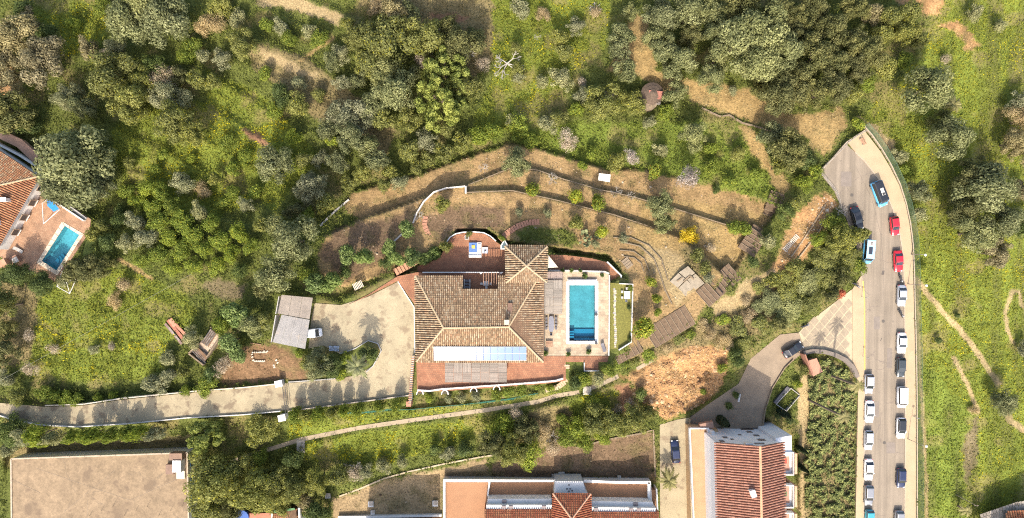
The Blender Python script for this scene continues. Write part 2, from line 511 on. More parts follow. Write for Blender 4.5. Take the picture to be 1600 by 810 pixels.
# pool basins
for hole, lev in ((POOL_HOLE, -2.4), (HPOOL_HOLE, -5.4)):
    GH = np.where(sdist(hole, GX, GY) < 6, np.minimum(GH, lev), GH)
far = np.clip((np.hypot(GX - 800, GY - 405) - 1150) / 600, 0, 1)
GH = GH * (1 - far) + (-9.0 + 3 * fbm(GX / 400, GY / 400, 5)) * far

def gz(px, py):
    """ground height under pixel(s) (px, py), bilinear"""
    px = np.asarray(px, float); py = np.asarray(py, float)
    i = np.clip(np.searchsorted(gx, px) - 1, 0, len(gx) - 2); j = np.clip(np.searchsorted(gy, py) - 1, 0, len(gy) - 2)
    fx = (px - gx[i]) / (gx[i + 1] - gx[i]); fy = (py - gy[j]) / (gy[j + 1] - gy[j])
    return (GH[j, i] * (1 - fx) + GH[j, i + 1] * fx) * (1 - fy) + (GH[j + 1, i] * (1 - fx) + GH[j + 1, i + 1] * fx) * fy

def G(px, py, up=0.0):
    return P(px, py, float(gz(px, py)) + up)

# what grows or lies where: colour of the earth and how thick the weeds stand
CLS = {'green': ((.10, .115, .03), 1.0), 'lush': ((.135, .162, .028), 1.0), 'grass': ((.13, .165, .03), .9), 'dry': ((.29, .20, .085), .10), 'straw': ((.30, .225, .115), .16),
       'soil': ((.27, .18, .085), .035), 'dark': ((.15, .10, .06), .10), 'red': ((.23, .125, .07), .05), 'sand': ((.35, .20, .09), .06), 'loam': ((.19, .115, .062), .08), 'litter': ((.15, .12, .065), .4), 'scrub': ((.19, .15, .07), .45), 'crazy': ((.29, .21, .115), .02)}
ZONES = [
    ('lush', [(1350, 180), (1440, 90), (1480, -60), (1760, -60), (1760, 930), (1432, 930), (1432, 380), (1400, 250)]),
    ('grass', [(1436, 560), (1520, 640), (1500, 720), (1530, 930), (1434, 930)]),
    ('lush', [(170, 200), (250, 150), (400, 170), (420, 300), (340, 340), (200, 310)]),
    ('lush', [(40, 0), (170, 0), (165, 70), (100, 90), (50, 40)]),
    ('lush', [(30, 480), (110, 440), (190, 420), (290, 455), (310, 490), (260, 545), (260, 590), (150, 600), (50, 590)]),
    ('lush', [(765, -60), (960, -60), (950, 70), (900, 110), (830, 200), (760, 215), (735, 200), (770, 120)]),
    ('grass', [(800, 190), (1110, 190), (1160, 190), (1205, 260), (1210, 315), (1080, 283), (1010, 266), (940, 262), (850, 232), (800, 222)]),
    ('lush', [(320, 110), (400, 140), (500, 240), (430, 330), (380, 300), (330, 190)]),
    ('lush', [(480, 690), (560, 676), (780, 648), (800, 670), (690, 700), (600, 730), (540, 720), (470, 720)]),
    ('lush', [(445, 690), (455, 660), (640, 640), (790, 628), (880, 612), (870, 618), (760, 636), (560, 664), (470, 684)]),
    ('lush', [(890, 625), (960, 605), (990, 640), (900, 690)]),
    ('scrub', [(700, -60), (770, -60), (770, 90), (740, 130), (690, 60), (560, 10), (560, -60)]),
    ('scrub', [(380, 60), (480, 90), (620, 200), (600, 250), (500, 190), (400, 110)]),
    ('scrub', [(0, 440), (60, 450), (50, 560), (0, 580)]),
    ('scrub', [(830, 640), (890, 630), (900, 680), (870, 720), (820, 700)]),
    ('scrub', [(985, 560), (1100, 505), (1200, 430), (1250, 330), (1290, 330), (1260, 400), (1200, 520), (1110, 540), (1010, 575)]),
    ('scrub', [(100, 690), (300, 680), (300, 700), (20, 712), (20, 700)]),
    ('dry', [(990, 20), (1012, 30), (1025, 108), (1075, 125), (1170, 140), (1240, 180), (1315, 170), (1325, 195), (1290, 245), (1250, 212), (1180, 192), (1095, 165), (1065, 140), (1040, 150), (985, 110), (950, 110)]),
    ('dry', [(1150, 195), (1175, 200), (1205, 250), (1235, 290), (1222, 310), (1190, 260)]),
    ('soil', T1), ('soil', T2), ('soil', T3),
    ('dry', [(985, 300), (1180, 330), (1190, 350), (1150, 430), (1060, 430), (985, 380), (1000, 330)]),
    ('straw', [(1000, 380), (1060, 395), (1100, 440), (1060, 480), (1030, 440)]),
    ('scrub', [(1060, 385), (1090, 380), (1110, 430), (1085, 440)]),
    ('dark', [(500, 400), (520, 360), (600, 340), (640, 330), (600, 400), (540, 440)]),  # brown soil, with the shadow lying on it also put into the dark colour
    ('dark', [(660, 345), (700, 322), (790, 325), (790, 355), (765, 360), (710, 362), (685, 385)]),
    ('green', [(805, 362), (830, 352), (900, 362), (905, 385), (860, 380), (810, 378)]),
    ('sand', scar), ('sand', [(970, 590), (1030, 560), (1080, 540), (1050, 575), (1000, 600)]),
    ('red', [(962, 605), (985, 600), (990, 640), (975, 650)]),
    ('sand', [(1226, 372), (1250, 330), (1290, 296), (1310, 320), (1294, 346), (1262, 402), (1224, 450), (1192, 446)]),
    ('straw', [(1110, 480), (1160, 440), (1215, 420), (1205, 450), (1150, 480), (1120, 500)]),
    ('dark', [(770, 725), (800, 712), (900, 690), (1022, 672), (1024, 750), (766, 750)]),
    ('crazy', [(520, 782), (600, 750), (680, 735), (762, 716), (766, 750), (690, 752), (690, 830), (520, 830)]),
    ('loam', [(345, 570), (385, 540), (430, 540), (482, 560), (482, 592), (420, 598), (350, 600)]),
    ('litter', [(312, 440), (342, 434), (385, 448), (378, 468), (340, 466)]),
    ('soil', [(160, 640), (270, 625), (300, 618), (300, 625), (200, 640)]),
    ('sand', [(-40, 88), (10, 95), (30, 125), (10, 150), (-40, 150)]), ('sand', [(1400, 0), (1475, -20), (1470, 20), (1445, 25)]), ('sand', [(1462, 40), (1485, 32), (1508, 40), (1520, 62), (1535, 72), (1510, 80), (1500, 55), (1480, 42)]),
    ('straw', [(392, 70), (420, 80), (470, 105), (500, 120), (490, 128), (420, 98), (388, 82)]), ('straw', [(405, -20), (450, -10), (540, 25), (530, 42), (470, 18), (400, 5)]),
    ('red', [(665, 18), (700, 22), (735, 28), (730, 38), (680, 32)]), ('red', [(380, 200), (400, 205), (425, 228), (415, 230), (385, 212)]),
    ('straw', [(1340, 180), (1400, 220), (1400, 240), (1380, 235), (1355, 200)]),
    ('litter', [(1506, 700), (1522, 650), (1530, 655), (1528, 720), (1512, 765)]),
    ('straw', [(1245, 600), (1262, 570), (1268, 640), (1258, 720), (1268, 810), (1262, 870), (1248, 870), (1248, 700)]),
    ('scrub', [(1262, 580), (1290, 556), (1330, 580), (1338, 620), (1336, 720), (1334, 930), (1262, 930), (1256, 720), (1266, 640)]),
]
TRACKS = [('straw', [(1432, 437), (1450, 460), (1475, 490), (1500, 515), (1530, 555), (1560, 600)], 4.5), ('straw', [(1571, 490), (1574, 515), (1583, 535)], 3), ('straw', [(1571, 490), (1582, 455), (1592, 455), (1598, 480)], 3),
          ('straw', [(1433, 445), (1436, 560), (1441, 640), (1446, 720), (1448, 810), (1450, 900)], 2.6), ('straw', [(1570, 640), (1580, 660), (1600, 672), (1660, 690)], 5), ('straw', [(1490, 560), (1512, 600), (1528, 645)], 3.4),
          ('dry', [(185, 405), (210, 420), (237, 436)], 3), ('dry', [(520, 60), (470, 95)], 3), ('soil', [(170, 175), (215, 160)], 3)]
OPEN = [NORTH_PATIO, NORTH_STRIP, COURT, POOL_PATIO, STREET, EAST_WALK, WEST_WALK, PLAZA, LOWER, ALLEY, DRIVE, LANE, HOUSE_TERRACE, VILLA, [(-80, 210), (0, 225), (66, 280), (10, 400), (-80, 380)], [(1085, 655), (1190, 655), (1238, 690), (1250, 940), (1080, 940)],
        [(690, 750), (1027, 750), (1030, 940), (690, 940)], [(10, 705), (305, 698), (305, 940), (10, 940)]]

def classify(X, Y):
    """earth colour and weed density at pixel arrays, with ragged borders"""
    sh = X.shape
    wx = X + 13 * (fbm(X / 11, Y / 11, 41) - .5) + 5 * (fbm(X / 3, Y / 3, 45) - .5)
    wy = Y + 13 * (fbm(X / 11, Y / 11, 43) - .5) + 5 * (fbm(X / 3, Y / 3, 47) - .5)
    C = np.empty(sh + (3,)); D = np.ones(sh); K = np.zeros(sh, int)
    C[:] = CLS['green'][0]
    names = list(CLS)
    def put(nm, w):
        col, den = CLS[nm]
        C[:] = C * (1 - w[..., None]) + np.array(col) * w[..., None]
        D[:] = D * (1 - w) + den * w
        K[w > .5] = names.index(nm)
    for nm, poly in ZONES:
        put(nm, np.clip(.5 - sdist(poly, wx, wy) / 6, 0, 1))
    for nm, line, hw in TRACKS:
        put(nm, np.clip(.5 - (ldist(line, X + (wx - X) * .3, Y + (wy - Y) * .3)[0] - hw) / 3, 0, 1))
    # worn, thin and thick spots with a shape of their own
    p = fbm(X / 22, Y / 22, 51)
    C *= (.78 + .5 * p)[..., None]
    t = np.clip((fbm(X / 30, Y / 30, 55) - .56) * 7, 0, 1) * (D > .8)
    C[:] = C * (1 - .5 * t[..., None]) + np.array((.22, .16, .075)) * .5 * t[..., None]
    D *= 1 - .55 * t
    # the field beyond the street grows in long bands down the slope
    bd = np.clip((fbm(X / 13, Y / 110, 53) - .5) * 5, -1, 1) * (X > 1434)
    C *= (1 + .22 * bd)[..., None]
    C[:] = C * (1 - .35 * np.clip(-bd, 0, 1)[..., None]) + np.array((.17, .15, .06)) * .35 * np.clip(-bd, 0, 1)[..., None]
    # weeds and grass have crept over parts of the bare soil
    bare = np.isin(K, [names.index(q) for q in ('soil', 'dry', 'sand', 'loam', 'crazy', 'dark')])
    g = np.clip((fbm(X / 17, Y / 13, 57) - .56) * 6, 0, 1) * bare
    D += .35 * g
    C[:] = C * (1 - .45 * g[..., None]) + np.array((.15, .125, .05)) * .45 * g[..., None]
    h = np.clip((fbm(X / 8, Y / 8, 59) - .55) * 5, 0, 1) * bare
    C[:] = C * (1 - .3 * h[..., None])
    return C, D, K

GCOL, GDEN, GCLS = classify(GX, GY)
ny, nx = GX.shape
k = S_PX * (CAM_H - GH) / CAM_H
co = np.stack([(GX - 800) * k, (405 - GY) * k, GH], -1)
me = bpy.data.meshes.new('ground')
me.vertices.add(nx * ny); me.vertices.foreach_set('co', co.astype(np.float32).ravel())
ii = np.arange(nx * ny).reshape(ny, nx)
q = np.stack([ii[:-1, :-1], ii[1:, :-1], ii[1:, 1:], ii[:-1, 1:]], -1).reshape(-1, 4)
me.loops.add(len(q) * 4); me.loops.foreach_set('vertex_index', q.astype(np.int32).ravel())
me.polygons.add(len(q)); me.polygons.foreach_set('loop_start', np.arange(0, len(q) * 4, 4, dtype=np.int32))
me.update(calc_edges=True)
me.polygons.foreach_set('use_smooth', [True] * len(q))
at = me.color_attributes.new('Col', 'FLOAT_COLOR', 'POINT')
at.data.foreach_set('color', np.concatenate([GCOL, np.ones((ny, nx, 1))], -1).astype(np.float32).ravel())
me.materials.append(mat_attr('earth', .95, .38, 2.6, bump=.9, spec=.1))
ground = link('ground', me, kind='structure')
tag(ground, 'hillside ground of grass, weeds, bare soil and slipped earth', 'ground')

# ------------------------------------------------------------------ sheets laid on the ground
def loop3(poly, z):
    return [P(x, y, z(x, y) if callable(z) else z) for x, y in poly]

def dense(poly, step=14):
    out = []
    n = len(poly)
    for i in range(n):
        a, b = poly[i], poly[(i + 1) % n]
        m = max(1, int(math.hypot(b[0] - a[0], b[1] - a[1]) / step))
        out += [(a[0] + (b[0] - a[0]) * t / m, a[1] + (b[1] - a[1]) * t / m) for t in range(m)]
    return out

def sheet(name, poly, z, m, label, cat, depth=.5, holes=(), kind='structure'):
    o = MB().prism(loop3(poly, z), depth, [loop3(h, z) for h in holes]).build(name, m, kind=kind)
    return tag(o, label, cat)

def ribbon(name, line, w, m, label=None, cat=None, h=.3, parent=None, kind=None, zoff=0.0):
    """band of width w pixels along a polyline of (px, py, z)"""
    L, Rr = [], []
    for i, p in enumerate(line):
        a = line[max(0, i - 1)]; b = line[min(len(line) - 1, i + 1)]
        dx, dy = b[0] - a[0], b[1] - a[1]; l = math.hypot(dx, dy)
        nx_, ny_ = -dy / l * w / 2, dx / l * w / 2
        L.append(P(p[0] + nx_, p[1] + ny_, p[2] + zoff)); Rr.append(P(p[0] - nx_, p[1] - ny_, p[2] + zoff))
    mb = MB()
    n = len(line)
    vs_ = [v for pr in zip(L, Rr) for v in pr] + [Vector((v.x, v.y, v.z - h)) for pr in zip(L, Rr) for v in pr]
    o = 2 * n; fs = []
    for i in range(n - 1):
        a, b, c, d = 2 * i, 2 * i + 1, 2 * i + 3, 2 * i + 2
        fs += [(a, b, c, d), (a + o, d + o, c + o, b + o), (a, d, d + o, a + o), (b, b + o, c + o, c)]
    fs += [(0, o, o + 1, 1), (2 * n - 2, 2 * n - 1, o + 2 * n - 1, o + 2 * n - 2)]
    ob = mb.add(vs_, fs).build(name, m, parent, kind=kind)
    if label: tag(ob, label, cat)
    return ob

M_ASPH = mat('asphalt', (.255, .208, .155), .9, .10, .25, 7, spots=((.165, .135, .105), .9, .66), streaks=(.76, (1.1, .03, 1)), cracks=((.15, .12, .10), .16, .012))
M_LOWER = mat('old_concrete_road', (.27, .205, .14), .9, .16, .35, 6, spots=((.20, .155, .11), .45, .57), cracks=((.15, .115, .08), .25, .012))
M_WALK = mat('tan_pavement', (.40, .30, .185), .85, .1, .4, 8)
M_DRIVE = mat('driveway_concrete', (.36, .30, .19), .9, .16, .3, 4, spots=((.235, .18, .115), .4, .54), cracks=((.20, .16, .105), .28, .012))
M_LANE = mat('lane_concrete', (.325, .268, .168), .9, .17, .3, 4, spots=((.19, .145, .092), .45, .52), cracks=((.17, .13, .085), .3, .014))
M_TERRA = mat_brick('terracotta_paving', (.27, .105, .048), (.335, .15, .072), (.19, .095, .055), .42, .42, rough=.7)
M_TRAV = mat_brick('travertine_paving', (.36, .27, .175), (.46, .365, .25), (.31, .235, .16), .9, .6, rough=.75, msize=.025)
M_WHITE = mat('white_plaster', (.66, .64, .60), .75, .09, .8, 6)
M_KERB = mat('kerb_stone', (.38, .31, .225), .85, .1, 1.5, 9)
M_STONE = mat('rubble_stone', (.24, .18, .115), .95, .35, 2.4, 8, bump=.8)
M_GREYW = mat('grey_render', (.42, .40, .37), .9, .15, .6, 6)

sheet('street', STREET, street_z, M_ASPH, 'straight asphalt street with a rounded dead end at its top', 'street')
sheet('pavement_east', EAST_WALK, lambda x, y: street_z(x, y) + .13, M_WALK, 'tan pavement along the far right kerb of the street', 'pavement', depth=.6)
sheet('pavement_west', WEST_WALK, lambda x, y: street_z(x, y) + .13, M_WALK, 'narrow tan pavement along the left kerb of the street', 'pavement', depth=.6)
plaza = sheet('paved_forecourt', PLAZA, lambda x, y: street_z(x, y) + .03, mat('paving_joint', (.42, .34, .22), .9, .1), 'triangular forecourt of diamond pavers beside the street', 'pavement')
sheet('lower_road', LOWER, lower_z, M_LOWER, 'worn concrete road dropping from the forecourt to the townhouse', 'road')
sheet('alley_road', ALLEY, -7.5, M_DRIVE, 'concrete alley running down past the townhouse', 'road')
sheet('driveway', DRIVE, -.1, M_DRIVE, 'pale concrete driveway between carport and villa', 'driveway')
sheet('lane', LANE, lane_z, M_LANE, 'long pale concrete lane leading to the white gate', 'road')
sheet('courtyard_paving', COURT, .02, M_TERRA, 'terracotta paving of the villa courtyard and the strip beside the driveway', 'patio', depth=3.0)
sheet('north_patio', NORTH_PATIO, NPZ + .02, M_TERRA, 'shaded terracotta patio behind the villa', 'patio')
sheet('south_terrace', SOUTH_TERRACE, .025, M_TERRA, 'terracotta terrace in front of the villa', 'terrace')
sheet('pool_patio', POOL_PATIO, .03, M_TRAV, 'cream stone patio round the villa pool', 'patio', holes=[POOL_HOLE[::-1]], depth=2.2)
sheet('pool_strip_paving', NORTH_STRIP, -1.48, M_TERRA, 'shaded terracotta strip above the pool', 'patio')
sheet('pool_step_paving', SOUTH_STEP, .015, M_TERRA, 'small terracotta landing below the pool patio', 'patio')
sheet('lawn', LAWN, .03, mat('turf', (.17, .16, .035), .95, .3, 3, 12, bump=.6), 'narrow turf strip beside the pool patio', 'lawn')
sheet('house_terrace', HOUSE_TERRACE, -3.38, mat_brick('brick_terrace', (.33, .18, .10), (.40, .24, .14), (.24, .15, .10), .5, .25, .6, msize=.02), 'brick pool terrace of the house at the left edge', 'terrace', holes=[HPOOL_HOLE[::-1]], depth=.6)
sheet('pool_lawn', HLAWN, -3.3, mat('turf_bright', (.17, .20, .04), .95, .2, 3, 12, bump=.6), 'small bright lawn beside the tilted pool', 'lawn')
M_FOOT = mat('footpath_concrete', (.36, .285, .19), .9, .16, .8, 6)
ribbon('footpath', PATH, 6.5, M_FOOT, 'thin concrete footpath across the grass below the villa', 'path', kind='structure')
o = ribbon('footpath_fragment', PATH2, 6.5, M_FOOT, 'undercut end of the concrete footpath right of the inspection chamber', 'path', kind='structure')
o = ribbon('footpath_fragment', PATH3, 5.5, M_FOOT, 'broken piece of footpath lying above the slipped bank', 'path', kind='structure')

# diamond pavers of the forecourt, each its own piece
M_PAV = mat('paver', (.30, .24, .165), .9, .12, 1.0, 7)
u1, u2 = (8.2, 14.5), (-7.4, 14.5)       # paver diagonals in pixels
cnt = 0; pav_me = None
for a in range(-20, 30):
    for b in range(-20, 30):
        cx, cy = 1285 + a * u1[0] + b * u2[0], 430 + (a * u1[1] + b * u2[1]) * .62
        if sdist(PLAZA, np.array([cx]), np.array([cy]))[0] > -3.5:
            continue
        c = P(cx, cy, street_z(cx, cy) + .034)
        if pav_me is None:
            hx, hy = 1.02 * (u1[0] - u2[0]) / 2 * S_PX * .9, (u1[1]) * .62 * S_PX * .9
            pm = MB().prism([(hx, 0, 0), (0, hy, 0), (-hx, 0, 0), (0, -hy, 0)], .03)
            po = pm.build('paver', M_PAV, plaza); pav_me = po.data
        else:
            po = link('paver', pav_me, plaza)
        po.location = c + Vector((0, 0, .008)); po.rotation_euler = (math.atan(.0405), 0, 0)
# kerbs, markings, ironwork of the street
street = bpy.data.objects['street']
kl = [(1346.5, 432), (1351, 470), (1351.2, 600), (1350.2, 720), (1349.3, 930)]
ribbon('kerb', [(x - .2, y, street_z(x, y) + .15) for x, y in kl], 1.6, M_KERB, parent=street, h=.4)
kr = [(1336, 238), (1349, 250), (1361, 265), (1378, 288), (1394, 325), (1405, 362), (1411, 400), (1413, 480), (1414, 600), (1414, 700), (1412.2, 930)]
ribbon('kerb', [(x + .6, y, street_z(x, y) + .15) for x, y in kr], 1.6, M_KERB, parent=street, h=.4)
ribbon('yellow_line', [(x + 1.6, y, street_z(x, y) + .165) for x, y in [(1346.9, 439), (1349.3, 470), (1349.6, 578)]], 1.7, mat('yellow_paint', (.68, .50, .10), .7, .1), parent=street, h=.03)
for x, y in ((1380, 502), (1331, 305), (1382, 692)):
    c = P(x, y, street_z(x, y) + .006)
    mb = MB(); mb.tube(c - Vector((0, 0, .1)), c + Vector((0, 0, .008)), .34, n=14); mb.build('manhole_cover', mat('cast_iron', (.10, .085, .07), .7), street)
ribbon('road_seam', [(x, y, street_z(x, y) + .004) for x, y in [(1338, 262), (1362, 310), (1377, 370), (1381, 430), (1382, 600), (1381, 900)]], .5, mat('seam_tar', (.16, .13, .105), .9), parent=street, h=.02)
for x, y, l, w in ((1368, 640, 3.2, 1.4), (1392, 700, 2.2, 1.8), (1370, 505, 2.6, 1.2), (1390, 560, 4.0, 1.0), (1322, 280, 3.0, 2.2)):
    MB().prism([P(x + a * w / 2 / S_PX, y + b * l / 2 / S_PX, street_z(x, y + b * l / 2 / S_PX) + .007) for a, b in ((-1, 1), (1, 1), (1, -1), (-1, -1))], .02).build('repair_patch', mat('repair_asphalt', (.205, .17, .14), .9, .12), street)
for x, y, l, w, rz in ((1380, 425, 1.3, .5, 1.4), (1377, 530, .8, .12, 1.2), (1402, 448, .5, .3, .3)):
    c = P(x, y, street_z(x, y) + .006)
    MB().box(c.x, c.y, c.z, l, w, .01, rz).build('tar_patch', mat('tar', (.12, .10, .085), .9), street)
# ------------------------------------------------------------------ tiled roofs, windows, walls
OLD_TILE = [(.49, .36, .22), (.41, .275, .16), (.58, .46, .30), (.29, .20, .12), (.44, .25, .14), (.53, .38, .22), (.21, .155, .10), (.62, .52, .36)]
RED_TILE = [(.43, .125, .06), (.47, .15, .075), (.39, .105, .05), (.50, .17, .09), (.36, .10, .055)]
ORANGE_TILE = [(.50, .215, .10), (.56, .27, .135), (.44, .17, .08), (.60, .32, .17), (.38, .16, .085)]
M_TILE = mat_attr('clay_tile', .85, .22, 5, spec=.2)

def tile_roof(roof, poly3, u, palette, w=.38, L=.45, rad=.37, seed=1, hk=1.1, tone_k=.62):
    """rows of real barrel tiles over the flat polygon poly3 (u: level direction along the eave); joined as one covering of roof"""
    rng = np.random.default_rng(seed)
    poly3 = [Vector(p) for p in poly3]
    u = Vector((u[0], u[1], 0)).normalized()
    n = Vector((0, 0, 0))
    for i in range(len(poly3)):
        a, b = poly3[i], poly3[(i + 1) % len(poly3)]
        n += Vector(((a.y - b.y) * (a.z + b.z), (a.z - b.z) * (a.x + b.x), (a.x - b.x) * (a.y + b.y)))
    n.normalize()
    if n.z < 0: n = -n
    v = u.cross(n).normalized()
    if v.z > 0: v = -v
    o = poly3[0]
    q = [((p - o).dot(u), (p - o).dot(v)) for p in poly3]
    a0, a1 = min(t[0] for t in q), max(t[0] for t in q); b0, b1 = min(t[1] for t in q), max(t[1] for t in q)
    A, B = np.meshgrid(np.arange(a0 + w / 2, a1, w), np.arange(b0, b1, L))
    A = A.ravel(); B = B.ravel()
    keep = sdist(q, A, B + L * .5) < .08
    A, B = A[keep], B[keep]
    N = len(A)
    if not N: return None
    A = A + rng.normal(0, .012, N)
    ang = np.linspace(0, math.pi, 5)
    r0, r1 = w * rad * .86, w * rad
    U, W, Nn, O = (np.array(t) for t in (u, v, n, o))
    V = np.empty((N, 4, 4, 3))
    ends = []
    for bb, r, lift in ((0.0, r0, .0), (L * 1.06, r1, .035)):
        pts = [(A - r * math.cos(t))[:, None] * U + (B + bb)[:, None] * W + (r * hk * math.sin(t) + lift + .02) * Nn + O for t in ang]
        ends.append(pts)
    for k in range(4):
        V[:, k, 0], V[:, k, 1], V[:, k, 2], V[:, k, 3] = ends[0][k], ends[0][k + 1], ends[1][k + 1], ends[1][k]
    pal = np.array(palette)
    C = tone_k * (pal[rng.integers(0, len(pal), N)] * .6 + pal.mean(0) * .4) * rng.uniform(.8, 1.18, (N, 1))
    me = quadmesh('tile_covering', V.reshape(-1, 4, 3), np.repeat(C, 4, 0), M_TILE)
    return link('tile_covering', me, roof, kind='stuff')

def ridge(roof, a, b, r=.2, m=None):
    """line of half-round cap tiles"""
    a, b = Vector(a), Vector(b)
    k = max(2, int((b - a).length / .6))
    mb = MB()
    for i in range(k):
        p, q_ = a.lerp(b, i / k), a.lerp(b, (i + 1.08) / k)
        mb.tube(p + Vector((0, 0, .06)), q_ + Vector((0, 0, .09)), r, r * .86, 6)
    return mb.build('ridge_cap', m or mat('ridge_mortar', (.44, .33, .20), .9, .2), roof)

def window(parent, c, nrm, w, h, shutter=None, sill=True, frame=None):
    """opening with frame, pane and sill on a wall point c, outward normal nrm (horizontal)"""
    nrm = Vector(nrm).normalized(); s = nrm.cross(Vector((0, 0, 1)))
    c = Vector(c)
    f = MB()
    for d, l in ((s, w), (Vector((0, 0, 1)), h)):
        o = Vector((0, 0, 1)) if d is s else s
        e = h if d is s else w
        for sg in (-1, 1):
            p = c + o * (sg * e / 2) + nrm * .03
            a, b = p - d * (l / 2 + .05), p + d * (l / 2 + .05)
            hw = .05
            vs = [q + o * x + nrm * y for q in (a, b) for x, y in ((-hw, -.06), (hw, -.06), (hw, .05), (-hw, .05))]
            f.add(vs, [(0, 1, 2, 3), (7, 6, 5, 4), (0, 4, 5, 1), (1, 5, 6, 2), (2, 6, 7, 3), (3, 7, 4, 0)])
    fo = f.build('window', frame or mat('window_frame', (.35, .24, .16), .6), parent)
    q = [c + s * (x * w / 2) + Vector((0, 0, z * h / 2)) + nrm * .02 for x, z in ((-1, -1), (1, -1), (1, 1), (-1, 1))]
    MB().add(q + [p - nrm * .04 for p in q], [(0, 1, 2, 3), (4, 7, 6, 5), (0, 4, 5, 1), (1, 5, 6, 2), (2, 6, 7, 3), (3, 7, 4, 0)]).build('pane', mat_glass('window_glass', (.03, .035, .04)), fo)
    if sill:
        b = c - Vector((0, 0, h / 2 + .08))
        MB().bar(b - s * (w / 2 + .1) + nrm * .1, b + s * (w / 2 + .1) + nrm * .1, .24, .06).build('sill', M_WHITE, fo)
    return fo

def walls(parent, pts, z0, z1, m, name='wall'):
    return MB().prism([Vector((p[0], p[1], z1)) for p in pts], ('z', z0)).build(name, m, parent)

def wall_line(name, line, w, h, m, label, cat='wall', group=None, parent=None, base=None, piece=None):
    """freestanding wall along pixel polyline; top follows the ground (or base z) + h"""
    pts = []
    for a, b in zip(line[:-1], line[1:]):
        k = max(1, int(math.hypot(b[0] - a[0], b[1] - a[1]) / 10))
        pts += [(a[0] + (b[0] - a[0]) * t / k, a[1] + (b[1] - a[1]) * t / k) for t in range(k)]
    pts.append(line[-1][:2])
    l3 = [(x, y, (float(gz(x, y)) if base is None else (base(x, y) if callable(base) else base)) + h) for x, y in pts]
    o = ribbon(name, l3, w, m, h=h + .8, parent=parent)
    if label: tag(o, label, cat, group)
    return o

# ------------------------------------------------------------------ villa
vroot = thing('villa', 'large villa with mottled clay tile hip roof and corner tower', 'villa', P(750, 500, 0))
EV = 3.3
nw, ne, sw_, se = P(649, 431, EV), P(850, 436, EV), P(651, 565, EV), P(849, 566, EV)
rw, re_ = P(693, 512.5, EV + 2.38), P(795, 511, EV + 2.38)
def plane3(a, b, c):
    n = (b - a).cross(c - a)
    return lambda x, y: a.z - (n.x * (x - a.x) + n.y * (y - a.y)) / n.z
fN, fS = plane3(nw, rw, re_), plane3(sw_, rw, re_)
wpts = [P(653, 437, 0), P(722, 437, 0), P(722, 456, 0), P(779, 456, 0), P(779, 437, 0), P(846, 438, 0), P(846, 562, 0), P(655, 561, 0)]
walls(vroot, wpts, -3.2, EV - .06, M_WHITE)
# eave band
M_DECK = mat('roof_deck', (.16, .095, .055), .95, .25, 2)
M_DECKR = mat('red_roof_deck', (.27, .125, .075), .95, .2, 2)
roofN = [nw] + [on_plane(x, y, fN) for x, y in ((722, 431.5), (722, 452), (779, 452), (779, 432))] + [on_plane(840, 436, fN), re_, rw]
roof = MB().prism(roofN, .12).prism([nw, rw, sw_], .12).prism([sw_, rw, re_, se], .12).prism([on_plane(840, 436, fN), ne, se, re_], .12).build('roof', M_DECK, vroot)
tile_roof(roof, roofN, (1, 0), OLD_TILE, seed=2)
tile_roof(roof, [nw, rw, sw_], (sw_ - nw)[:2], OLD_TILE, seed=3, w=.44, rad=.36, hk=1.3)
tile_roof(roof, [sw_, rw, re_, se], (1, 0), [(c[0] * 1.08, c[1] * 1.05, c[2]) for c in OLD_TILE], seed=4)
tile_roof(roof, [on_plane(840, 436, fN), ne, se, re_], (se - ne)[:2], OLD_TILE, seed=5, w=.44, rad=.36, hk=1.3)
for a, b in ((nw, rw), (sw_, rw), (rw, re_), (se, re_), (on_plane(840, 436, fN), re_)):
    ridge(roof, a, b)
# fascia under the eaves
mb = MB()
for a, b in ((sw_, se), (nw, sw_), (ne, se)):
    mb.bar(a - Vector((0, 0, .2)), b - Vector((0, 0, .2)), .12, .16)
mb.build('gutter', mat('gutter_brown', (.28, .17, .10), .6), vroot)
# corner tower
TE = 4.9
tnw, tne, tsw, tse = P(789, 385, TE), P(855, 385.5, TE), P(790.5, 442, TE), P(854, 441, TE)
tap = P(823, 416, TE + 1.9)
walls(vroot, [P(794, 390, 0), P(851, 390, 0), P(850, 438, 0), P(795, 438, 0)], -3.2, TE - .05, M_WHITE, 'tower_wall')
troof = MB().prism([tnw, tne, tap], .12).prism([tne, tse, tap], .12).prism([tse, tsw, tap], .12).prism([tsw, tnw, tap], .12).build('tower_roof', M_DECK, vroot)
for k, (a, b) in enumerate(((tnw, tne), (tne, tse), (tse, tsw), (tsw, tnw))):
    tile_roof(troof, [a, b, tap], (b - a)[:2], OLD_TILE, seed=10 + k, w=.44 if k % 2 else .38, hk=1.3 if k % 2 else 1.1)
    ridge(troof, a, tap)
# chimney near the right end of the ridge
ch = on_plane(792, 503, fN)
cho = MB().box(ch.x, ch.y, ch.z + .5, .75, .75, 1.6).box(ch.x, ch.y, ch.z + 1.36, .95, .95, .12).build('chimney', mat('chimney_plaster', (.55, .46, .34), .9), roof)
# skylight well strip beside the chimney
a = on_plane(797, 484, fN)
MB().box(a.x, a.y, a.z + .12, .9, 2.6, .16).build('roof_vent', mat('brown_sheet', (.17, .095, .06), .6), roof)
